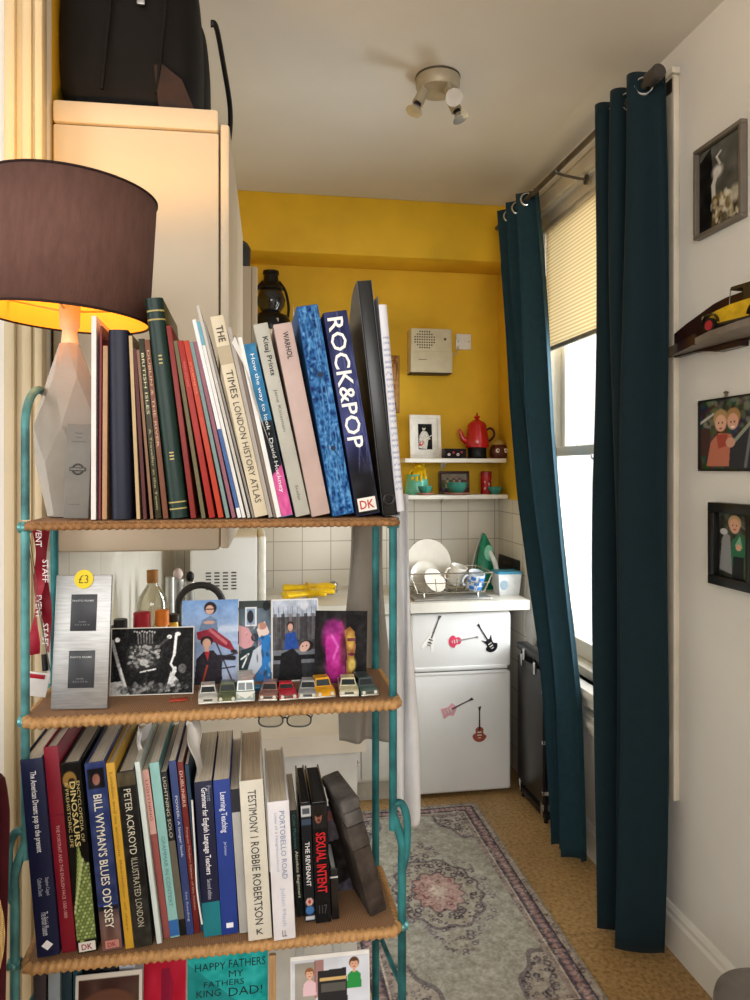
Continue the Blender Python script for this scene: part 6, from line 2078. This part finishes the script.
bd_ = MB().box((LX - 0.006, 1.122, 1.245), (0.030, 0.002, 0.034), 0.001, rot=(0.0, 0.2, 0.1)).build('badge', mat('#d8d4d0', 0.35), ly_, True)
MB().box((LX - 0.008, 1.120, 1.257), (0.026, 0.0012, 0.006), 0.0004, rot=(0.0, 0.2, 0.1)).build('badge_stripe', mat('#a81c2c', 0.4), bd_, True)
MB().tube(spline([(PXL + .002, 1.05, 1.47), (PXL + .008, 1.07, 1.38), (PXL + 0.018, 1.10, 1.275), (PXL + 0.016, 1.09, 1.30), (PXL + .004, 1.055, 1.46)], 6), 0.0006, 5).build('thin_cord', mat('#6a6258', 0.6), ly_, True)

# ---- cloths hanging behind the right-hand posts
def hung(name, label, cat, px0, px1, top_py, bot_py, Y, hexc, nf, ph, amp=0.012, flare=1.2, sway=0.0, hemw=0.0):
    a, c = atY(px0, top_py, Y), atY(px1, top_py, Y)
    zb = atY(px0, bot_py, Y).z
    xm, hw_ = (a.x + c.x) / 2, (c.x - a.x) / 2

    def P(u, v):
        w_ = hw_ * (0.72 + (flare - 0.72) * min(1, v * 1.4))
        f_ = math.sin(nf * 2 * PI * u + ph + 1.2 * v)
        return (xm + sway * v + (u - .5) * 2 * w_ + 0.004 * math.sin(6 * v + 9 * u), Y + amp * (0.6 + .5 * v) * f_, a.z + (zb - a.z) * v + hemw * v * math.sin(4 * u + ph))
    o = MB().surf(P, 60, 60).build(name, cloth_mat(hexc, 0.12, 0.06, 30), smooth=70, fix=False)
    s_ = o.modifiers.new('thickness', 'SOLIDIFY')
    s_.thickness = 0.0025
    return tag(o, label, cat)


hung('hanging_apron', 'grey-beige apron hanging from the corner of the top shelf', 'apron', 346, 387, 508, 742, 1.295, '#8c857b', 1.6, 0.4, 0.010, 1.15, -0.004)
hung('hanging_towel', 'white tea towel hanging long beside the apron', 'towel', 390, 408, 494, 815, 1.33, '#dcdcde', 1.5, 2.0, 0.012, 1.35, 0.012, 0.02)
hk_ = MB().tube(spline([(PXR, 1.206, ST_ - 0.016), (PXR + 0.004, 1.24, ST_ - 0.01), (PXR + 0.01, 1.28, ST_ + 0.0), (PXR + 0.02, 1.335, ST_ + 0.02), (PXR + 0.024, 1.35, ST_ + 0.035)], 6), 0.003, 8).build('wire_hook', patina)
tag(hk_, 'bent wire hook behind the top shelf carrying apron and towel', 'hook')

# ---- lowest shelf: cards standing below the book row
def card(name, label, cat, pic, px0, px1, ty, Y, ht_, rz=0.0, lean=0.08, extra=None):
    a, c = atY(px0, ty, Y), atY(px1, ty, Y)
    wd = c.x - a.x
    z1 = a.z
    ht_ = z1 - SF_ - .001
    t = thing(name, label, cat, ((a.x + c.x) / 2, Y, SF_ + .0006), (-lean, 0, rz))
    link_mesh('picture', pic.mesh(wd, ht_), print_mat(0.4), t, smooth=0)
    MB().bx(-wd / 2, wd / 2, 0.0003, 0.0014, 0, ht_).build('card_back', mat('#d8d6d0', 0.7), t)
    if extra:
        extra(t, wd, ht_)
    return t


c = Pic(110, 260, '#1f9a98')
c.noise(40, 0.05).noise(12, 0.06)
c.poly([(0.0, 0.10), (0.75, 0.42), (0.5, 0.7), (0, 0.6)], '#12575c', 0.4)
for k in range(20):
    c.line([(0.02 + 0.04 * k, 0.33 + 0.008 * k), (0.10 + 0.04 * k, 0.5)], 0.006, '#0e2a2e', 0.8)


def fd_(t, wd, h_):
    for body, x, z, l_, hh_ in (('HAPPY', -0.22, 0.868, 0.38, 0.045), ('FATHERS', 0.24, 0.874, 0.46, 0.05), ('MY', 0.10, 0.812, 0.18, 0.040), ('FATHERS', -0.05, 0.760, 0.5, 0.036), ('KING', -0.24, 0.705, 0.3, 0.042), ('DAD!', 0.22, 0.700, 0.42, 0.052)):
        letter(body, t, (x * wd, -0.0008, z * h_), FRONT, '#0d1a1e', l_ * wd, hh_ * h_, -0.005, 'handwriting')


card('fathers_day_card', 'turquoise handmade Fathers Day card with black handwriting', 'greeting card', c, 187, 268, 953, 1.10, 0.25, 0.0, 0.06, fd_)
c = Pic(60, 200, '#a3162f')
c.noise(10, 0.05).rect(0.42, 0.12, 0.62, 0.5, '#7a1030').poly([(0.55, 0.1), (0.7, 0.2), (0.66, 0.6), (0.5, 0.6)], '#7c1434', 0.7)
card('red_card', 'plain crimson card standing left of the turquoise Fathers Day card', 'greeting card', c, 142, 185, 958, 1.09, 0.25)
c = Pic(120, 220, '#c8ccd4')
c.rect(0, 0, 1, 0.03, '#e4e2de').rect(0.06, 0.05, 0.32, 0.35, '#9a958c').rect(0.30, 0.04, 0.42, 0.30, '#8c4a40', 0.6).rect(0.60, 0.04, 1, 0.5, '#cdd2dc').noise(14, 0.04)
person(c, 0.24, 0.13, 0.036, '#8a5a38', '#d8a890', '#d8b8c0')
person(c, 0.80, 0.09, 0.04, '#5a3a26', '#d4a288', '#2c8a44')
c.poly([(0.34, 0.12), (0.70, 0.11), (0.72, 0.42), (0.34, 0.42)], '#2a2a2c').rect(0.37, 0.17, 0.70, 0.19, '#c8a870').rect(0.38, 0.21, 0.69, 0.27, '#55544f').rect(0, 0.42, 1, 1, '#a89a88')
c.border(0.02, '#dedcd8')
card('family_photo_card', 'photo card of two children beside a black amplifier on the lowest shelf', 'photo', c, 291, 371, 964, 1.09, 0.2)
c = Pic(80, 120, '#3a241e')
c.noise(10, 0.10).ell(0.5, 0.2, 0.4, 0.1, '#5a3a2c').border(0.05, '#c4bcb0')
card('brown_photo_card', 'white-edged dark brown photo card at the left of the lowest shelf', 'photo', c, 72, 140, 986, 1.065, 0.2, 0.0, 0.10)
lowrow = Row(SF_, 'books on the lowest shelf')
for i, (bl, br, hx_, ty, lb) in enumerate(((33, 46, '#3a3234', 972, 'dark grey-brown book at the far left of the lowest shelf'), (48, 60, '#8a9296', 966, 'pale grey book beside the dark one on the lowest shelf'), (62, 72, '#1c3038', 964, 'dark petrol blue book on the lowest shelf'), (73, 82, '#2a4a54', 965, 'petrol and white banded book on the lowest shelf'), (84, 102, '#121214', 962, 'wide black book behind the brown photo card'), (103, 118, '#26262c', 963, 'charcoal book second from the white binder on the lowest shelf'))):
    lowrow.book(lb, bl, br, bl, ty, 1120, hx_, Y=1.10, d=0.10, lean=0.0)
    b0, t0, h0, _ = lowrow.last
lowrow.book('white ring binder on the lowest shelf left of the red card', 119, 135, 119, 962, 1120, '#b8bcc4', Y=1.10, d=0.10, lean=0.0, cat='binder', name='ring_binder')
q0, q1 = atY(269, 956, 1.085), atY(276, 956, 1.085)
o = MB().bx(q0.x, q1.x, 1.085, 1.092, SF_ + .0006, q0.z, 0.0015).build('wooden_ruler', mat('#a8845a', 0.55, var=0.15, scale=30, stretch=(6, 6, 0.5)))
tag(o, 'thin wooden strip standing between the turquoise card and the family photo', 'wooden strip')

# ================================================================== RIGHT WALL
def wallpic(label, pts, fhex, fw, mnt, pic, depth=0.018, tilt=0.0, mhex='#e9e6df'):
    """pts: top-left, bottom-left pixels and the other vertical edge's x; sits on the right wall"""
    (xa, ya0, ya1), (xb, yb0, yb1) = pts
    A0, A1 = atX(xa, ya0, W - depth), atX(xa, ya1, W - depth)
    ynear = atX(xb, yb0, W - depth).y
    h_ = A0.z - A1.z
    wd = A0.y - ynear
    t = framed('framed_picture', label, 'picture', pic, wd, h_, fw, fhex, (W - 0.0005, (A0.y + ynear) / 2, A1.z), (0, 0, -PI / 2), mnt, mhex, depth=depth)
    return t, wd, h_


c = Pic(80, 120, '#2a2a2c')
# u=0 is the far (left in photo) edge
c.grad('#55554f', '#4a463e', 0, 1).poly([(0, 0.12), (0.28, 0), (0.36, 0.5), (0.3, 1), (0, 1)], '#0f0f10').noise(10, 0.08)
c.ell(0.44, 0.34, 0.13, 0.075, '#c8c6c0', soft=0.8).line([(0.42, 0.36), (0.34, 0.48), (0.36, 0.72)], 0.035, '#bdbbb4').line([(0.5, 0.26), (0.42, 0.16), (0.52, 0.12)], 0.015, '#d8d6d0', 0.8).ell(0.32, 0.74, 0.05, 0.06, '#8a8478')
c.blob(120, (0.34, 0.66, 1.0, 0.97), 0.04, ['#b8ad90', '#7a6842', '#3a3224', '#d8d2c0', '#5c4a26'], 0.75)
c.ell(0.85, 0.72, 0.14, 0.10, '#b8b4a4', soft=0.7, al=0.8)
wallpic('grey-framed black and white performer photograph, highest on the right wall', ((693, 152, 241), (741, 121, 216)), '#6a6258', 0.012, 0.004, c, 0.022, mhex='#24221f')
c = Pic(120, 100, '#3c3a36')
c.noise(14, 0.16, False).blob(60, (0, 0, 1, 0.4), 0.05, ['#6a6e58', '#2c2c26', '#8c8a7a'], 0.6).line([(0, 0.32), (0.25, 0.2)], 0.02, '#b8b6ac').rect(0.0, 0.4, 0.18, 0.8, '#4a3430')
c.poly([(0.12, 0.95), (0.2, 0.60), (0.34, 0.48), (0.56, 0.50), (0.66, 0.70), (0.7, 0.95)], '#b8705a').poly([(0.3, 0.5), (0.5, 0.5), (0.5, 0.66), (0.34, 0.7)], '#a04a3c').ell(0.38, 0.27, 0.13, 0.13, '#a88a5c').ell(0.38, 0.34, 0.10, 0.12, '#d8a890').ell(0.60, 0.26, 0.12, 0.12, '#a07c50').ell(0.59, 0.33, 0.095, 0.115, '#d2a088')
for x in (0.345, 0.41, 0.56, 0.62):
    c.ell(x, 0.335, 0.012, 0.014, '#3a2a20')
c.ell(0.38, 0.415, 0.035, 0.012, '#a85a50').ell(0.59, 0.405, 0.035, 0.014, '#e8dcd4').poly([(0.52, 0.98), (0.55, 0.62), (0.9, 0.4), (1, 0.5), (1, 1)], '#33343a').line([(0.6, 0.62), (0.98, 0.28)], 0.03, '#8c9484').ell(0.55, 0.62, 0.08, 0.07, '#c89680').line([(0.9, 0.4), (0.8, 0.95)], 0.03, '#6c7074')
t, wd, h_ = wallpic('thin black framed photo of two children in a rusty car', ((697.5, 401, 471), (757, 389, 468)), '#1e1b18', 0.005, 0.0, c, 0.012)
MB().lathe([(0.004, 0), (0.004, 0.008), (0.008, 0.014), (0.001, 0.018)], (-wd * .02, -0.006, h_ + 0.0), 12).build('hanging_pin', mat('#6a5f50', 0.4, 0.5), t)
c = Pic(80, 130, '#3e4038')
c.noise(12, 0.14).line([(0.5, 0.1), (1, 0.3)], 0.02, '#6a6a60').poly([(0.62, 1), (0.66, 0.3), (1, 0.35), (1, 1)], '#5a6438', 0.7)
c.poly([(0.30, 0.8), (0.42, 0.42), (0.66, 0.30), (0.92, 0.42), (0.95, 0.56), (0.8, 0.62), (0.78, 0.86)], '#2f6a4c').poly([(0.5, 0.5), (0.66, 0.34), (0.74, 0.52)], '#7fa888').ell(0.50, 0.15, 0.20, 0.12, '#b89a70').ell(0.50, 0.20, 0.155, 0.115, '#d2a186').ell(0.44, 0.19, 0.02, 0.012, '#33261e').ell(0.56, 0.19, 0.02, 0.012, '#33261e').ell(0.5, 0.25, 0.05, 0.012, '#a05a50')
c.poly([(0.02, 0.9), (0.1, 0.42), (0.2, 0.3), (0.36, 0.36), (0.42, 0.95)], '#85878a').ell(0.16, 0.3, 0.12, 0.05, '#b8bab8').ell(0.62, 0.52, 0.09, 0.05, '#d2a186').poly([(0.42, 1), (0.46, 0.66), (0.78, 0.66), (0.78, 1)], '#22262a')
wallpic('deep black frame with a child in a green shirt, lowest picture on the right wall', ((707.5, 502, 583), (752, 502, 592)), '#141414', 0.028, 0.0, c, 0.03)

# ---- bracket shelf with yellow vintage toy car
Sz = 1.905
mah = mat('#2c1410', 0.35, var=0.2, scale=20, coat=0.3)
bs = thing('display_shelf', 'dark mahogany wall shelf with a curved back, carrying a yellow model car', 'shelf', (W, 1.9, Sz))
MB().prism([(1.349, 2.26), (1.338, 2.26), (1.30, 2.12), (1.262, 1.98), (1.232, 1.86), (1.220, 1.72), (1.220, 1.58), (1.349, 1.58)], Sz, Sz + 0.018, 'XY').bevel(0.003, 2, 40).build('shelf_board', mat('#7d736a', 0.5, var=0.1, scale=10), bs, True)  # mahogany board coloured grey: light on its underside is put into the colour
pr_ = [(2.262, Sz - 0.004), (2.262, Sz + 0.038), (2.24, Sz + 0.052), (2.20, Sz + 0.070), (2.13, Sz + 0.090), (2.05, Sz + 0.108), (1.99, Sz + 0.122), (1.93, Sz + 0.128), (1.58, Sz + 0.128), (1.58, Sz - 0.004)]
MB().prism(pr_, 1.330, 1.3495, 'YZ').bevel(0.003, 2, 40).build('curved_back', mah, bs, True)
MB().prism([(1.349, 2.262), (1.334, 2.262), (1.296, 2.12), (1.258, 1.98), (1.262, 1.97), (1.302, 2.11), (1.3385, 2.24)], Sz - 0.001, Sz + 0.030, 'XY').build('carved_edge', mah, bs, True)
MB().prism([(2.10, Sz - 0.002), (1.86, Sz - 0.002), (1.86, Sz - 0.020), (1.97, Sz - 0.020), (2.03, Sz - 0.009)], 1.325, 1.349, 'YZ').build('bracket', mah, bs, True)

vc = thing('model_car', 'yellow vintage model car with red wheels on the dark wall shelf', 'model car', (1.283, 1.935, Sz + 0.0185), (0, 0, PI + 0.14))
yl = mat('#c9a11c', 0.3, var=0.1, scale=40, coat=0.4)
dkc = mat('#1a1312', 0.3, coat=0.3)
cb_ = MB().prism([(0.045, 0.022), (0.045, 0.058), (0.10, 0.066), (0.20, 0.070), (0.235, 0.060), (0.235, 0.022)], -0.026, 0.026, 'YZ').bevel(0.005, 2)
cb_.build('car_body', yl, vc)
MB().prism([(0.0, 0.024), (0.0, 0.050), (0.012, 0.058), (0.05, 0.060), (0.05, 0.024)], -0.017, 0.017, 'YZ').bevel(0.003, 2).build('bonnet', yl, vc)
MB().prism([(0.100, 0.104), (0.105, 0.112), (0.225, 0.112), (0.232, 0.102), (0.232, 0.064), (0.150, 0.064), (0.146, 0.102)], -0.025, 0.025, 'YZ').bevel(0.003, 2).build('hood', dkc, vc)
MB().tube([(-0.024, 0.098, 0.064), (-0.024, 0.102, 0.106), (0.024, 0.102, 0.106), (0.024, 0.098, 0.064)], 0.0016, 6).build('windscreen_frame', chrome, vc)
MB().bx(-0.030, 0.030, 0.03, 0.235, 0.016, 0.024, 0.003).build('running_board', dkc, vc)
for s_ in (-1, 1):
    for yy_ in (0.035, 0.200):
        fdm = MB()
        pts_ = arc((0, yy_, 0.022), 0.030, 0.15, PI - 0.15, 10, 'YZ')
        fdm.rings([[p_ + Vector((s_ * 0.020, 0, 0)), p_ + Vector((s_ * 0.037, 0, 0)), p_ + Vector((s_ * 0.037, 0, 0.003)), p_ + Vector((s_ * 0.020, 0, 0.003))] for p_ in pts_])
        fdm.build('mudguard', dkc, vc)
        wl = MB().cyl((s_ * 0.026, yy_, 0.021), (s_ * 0.036, yy_, 0.021), 0.021, n=24).build('wheel', black_plastic, vc)
        MB().cyl((s_ * 0.036, yy_, 0.021), (s_ * 0.0375, yy_, 0.021), 0.014, n=20).build('red_hub', mat('#9c2430', 0.35), wl)
    MB().ell((s_ * 0.018, -0.004, 0.048), (0.007, 0.006, 0.007), 12, 8).build('headlight', chrome, vc)
MB().bx(-0.014, 0.014, -0.002, 0.0, 0.026, 0.054, 0.001).build('radiator_grille', chrome, vc)

# ---- pedal bin
q = atZ(772, 990, 0.40)
bn = thing('pedal_bin', 'round brushed steel pedal bin against the right-hand wall', 'bin', (1.118, 1.452, 0))
MB().lathe([(0.001, 0.012), (0.118, 0.012), (0.120, 0.02), (0.120, 0.36), (0.116, 0.362)], n=48).build('bin_body', mat('#b4b2ae', 0.3, 0.9, var=0.06), bn)
MB().lathe([(0.124, 0), (0.124, 0.016), (0.119, 0.018)], n=48).build('base_ring', black_plastic, bn)
MB().lathe([(0.123, 0.362), (0.124, 0.380), (0.120, 0.394), (0.10, 0.400), (0.001, 0.402)], n=48).build('lid', mat('#7d7671', 0.42, 0.5, var=0.05), bn)
MB().lathe([(0.1235, 0.352), (0.1255, 0.355), (0.1255, 0.364), (0.1235, 0.366)], n=48).build('rim', chrome, bn)
MB().box((0, -0.135, 0.012), (0.05, 0.05, 0.008), 0.003).build('pedal', black_plastic, bn)
def P(u, v):
    a = PI * 0.72 + u * PI * 0.55
    r = 0.1265 + 0.012 * v + 0.006 * math.sin(14 * u + 5 * v) * v
    return (r * math.cos(a), r * math.sin(a), 0.352 - 0.13 * v)
MB().surf(P, 30, 12).build('bin_liner', mat('#d6d4ce', 0.6), bn, fix=False)

# ---- wooden chair with maroon jacket and straw hat at the left edge
chx = thing('dining_chair', 'dark wooden chair draped with a maroon jacket at the left edge', 'chair', (-0.52, 0.70, 0))
wood = mat('#3a2416', 0.45, var=0.2, scale=12, stretch=(6, 6, 0.6))
for sx in (-1, 1):
    MB().tube([(sx * 0.20, -0.20, 0), (sx * 0.195, -0.20, 0.45)], [0.016, 0.02], 10).build('leg', wood, chx)
    MB().tube([(sx * 0.20, 0.19, 0), (sx * 0.205, 0.19, 0.45), (sx * 0.21, 0.21, 1.16)], [0.016, 0.02, 0.016], 10).build('leg', wood, chx)
MB().bx(-0.225, 0.225, -0.225, 0.215, 0.45, 0.48, 0.012).build('seat', wood, chx)
for z in (0.70, 0.90, 1.10):
    MB().bx(-0.20, 0.20, 0.190, 0.212, z, z + 0.05, 0.006).build('back_rail', wood, chx)
for y in (-0.20, 0.19):
    MB().tube([(-0.20, y, 0.22), (0.20, y, 0.22)], 0.010, 8).build('stretcher', wood, chx)

def P(u, v):
    # draped over the top of the chair back: front side down, over, back side down
    s_ = (v - 0.5) * 2
    x = -0.52 + (u - 0.5) * 0.49 * (1 - 0.06 * abs(s_))
    z = 1.215 - 0.60 * abs(s_) ** 1.15 + 0.012 * math.sin(12 * u)
    y = 0.905 + 0.040 * math.copysign(min(1, abs(s_) * 7) ** 0.6, s_) + 0.008 * math.sin(22 * u + 3 * v)
    return (x, y, z)
jk = MB().surf(P, 40, 60).build('maroon_jacket', cloth_mat('#4a121c', 0.05, 0.15), smooth=70, fix=False)
jk.modifiers.new('thickness', 'SOLIDIFY').thickness = 0.003
tag(jk, 'maroon jacket hanging over the chair back at the left edge', 'jacket')
hatm = weave_mat('#a8834a', '#d9b878', 140.0, 140.0)
hat = thing('straw_hat', 'pale straw hat hung on the front of the maroon jacket', 'hat', (-0.392, 0.842, 1.06), (PI / 2, 0, 0))
MB().lathe([(0.135, 0.004), (0.138, 0.0), (0.09, 0.004), (0.078, 0.010), (0.074, 0.06), (0.064, 0.080), (0.03, 0.088), (0.001, 0.089)], n=48, cap=False).build('woven_body', hatm, hat)
MB().lathe([(0.0795, 0.010), (0.0775, 0.032), (0.0765, 0.032), (0.078, 0.010)], n=48, cap=False).build('hat_band', mat('#3a2018', 0.7), hat)
# ================================================================== LIGHT, WORLD, CAMERA
w = bpy.data.worlds.new('daylight')
bpy.context.scene.world = w
w.use_nodes = True
bgn = w.node_tree.nodes['Background']
bgn.inputs['Color'].default_value = (0.93, 0.97, 1.0, 1)
bgn.inputs['Strength'].default_value = 2.2


def area(name, loc, rot, sx, sy, power, col):
    l = bpy.data.lights.new(name, 'AREA')
    l.shape = 'RECTANGLE'
    l.size, l.size_y = sx, sy
    l.energy = power
    l.color = col
    o = bpy.data.objects.new(name, l)
    COL.objects.link(o)
    o.location = loc
    o.rotation_euler = rot
    return o


area('window_daylight', (W + 0.75, 2.88, 1.75), (0, PI / 2, 0), 2.0, 1.15, 125, (0.92, 0.97, 1.0))
area('front_fill', (-0.4, -2.6, 2.2), (PI / 2 - 0.15, 0, 0), 3.0, 1.2, 82, (1.0, 0.99, 0.975))  # added fill light behind the camera; the wall there has no window
area('side_fill', (-2.2, -0.7, 1.7), (0, -PI / 2, 0), 1.7, 1.7, 42, (0.98, 0.99, 1.0))  # unseen fill added at the left to brighten the right wall, no window
pl = bpy.data.lights.new('lamp_bulb_light', 'POINT')
pl.energy = 1.8
pl.color = (1.0, 0.52, 0.14)
pl.shadow_soft_size = 0.03
po_ = bpy.data.objects.new('lamp_bulb_light', pl)
COL.objects.link(po_)
po_.location = LAMP_BULB

sp_l = bpy.data.lights.new('lamp_upward_light', 'SPOT')
sp_l.energy = 11.5
sp_l.color = (1.0, 0.52, 0.10)
sp_l.spot_size = math.radians(165)
sp_l.spot_blend = 0.4
sp_l.shadow_soft_size = 0.03
so_l = bpy.data.objects.new('lamp_upward_light', sp_l)
COL.objects.link(so_l)
so_l.location = Vector(LAMP_BULB) + Vector((0.0, 0, 0.004))
so_l.rotation_euler = (PI, 0, 0)

cam = bpy.data.cameras.new('camera')
co_ = bpy.data.objects.new('camera', cam)
COL.objects.link(co_)
co_.location = (0, 0, CAMZ)
co_.rotation_euler = (PI / 2, 0, -TH)
cam.sensor_width = 36
cam.lens = 27.0
cam.shift_y = -0.032
cam.clip_start = 0.02
bpy.context.scene.camera = co_
vs = bpy.context.scene.view_settings
vs.view_transform = 'Standard'
vs.look = 'None'
vs.exposure = 0.0
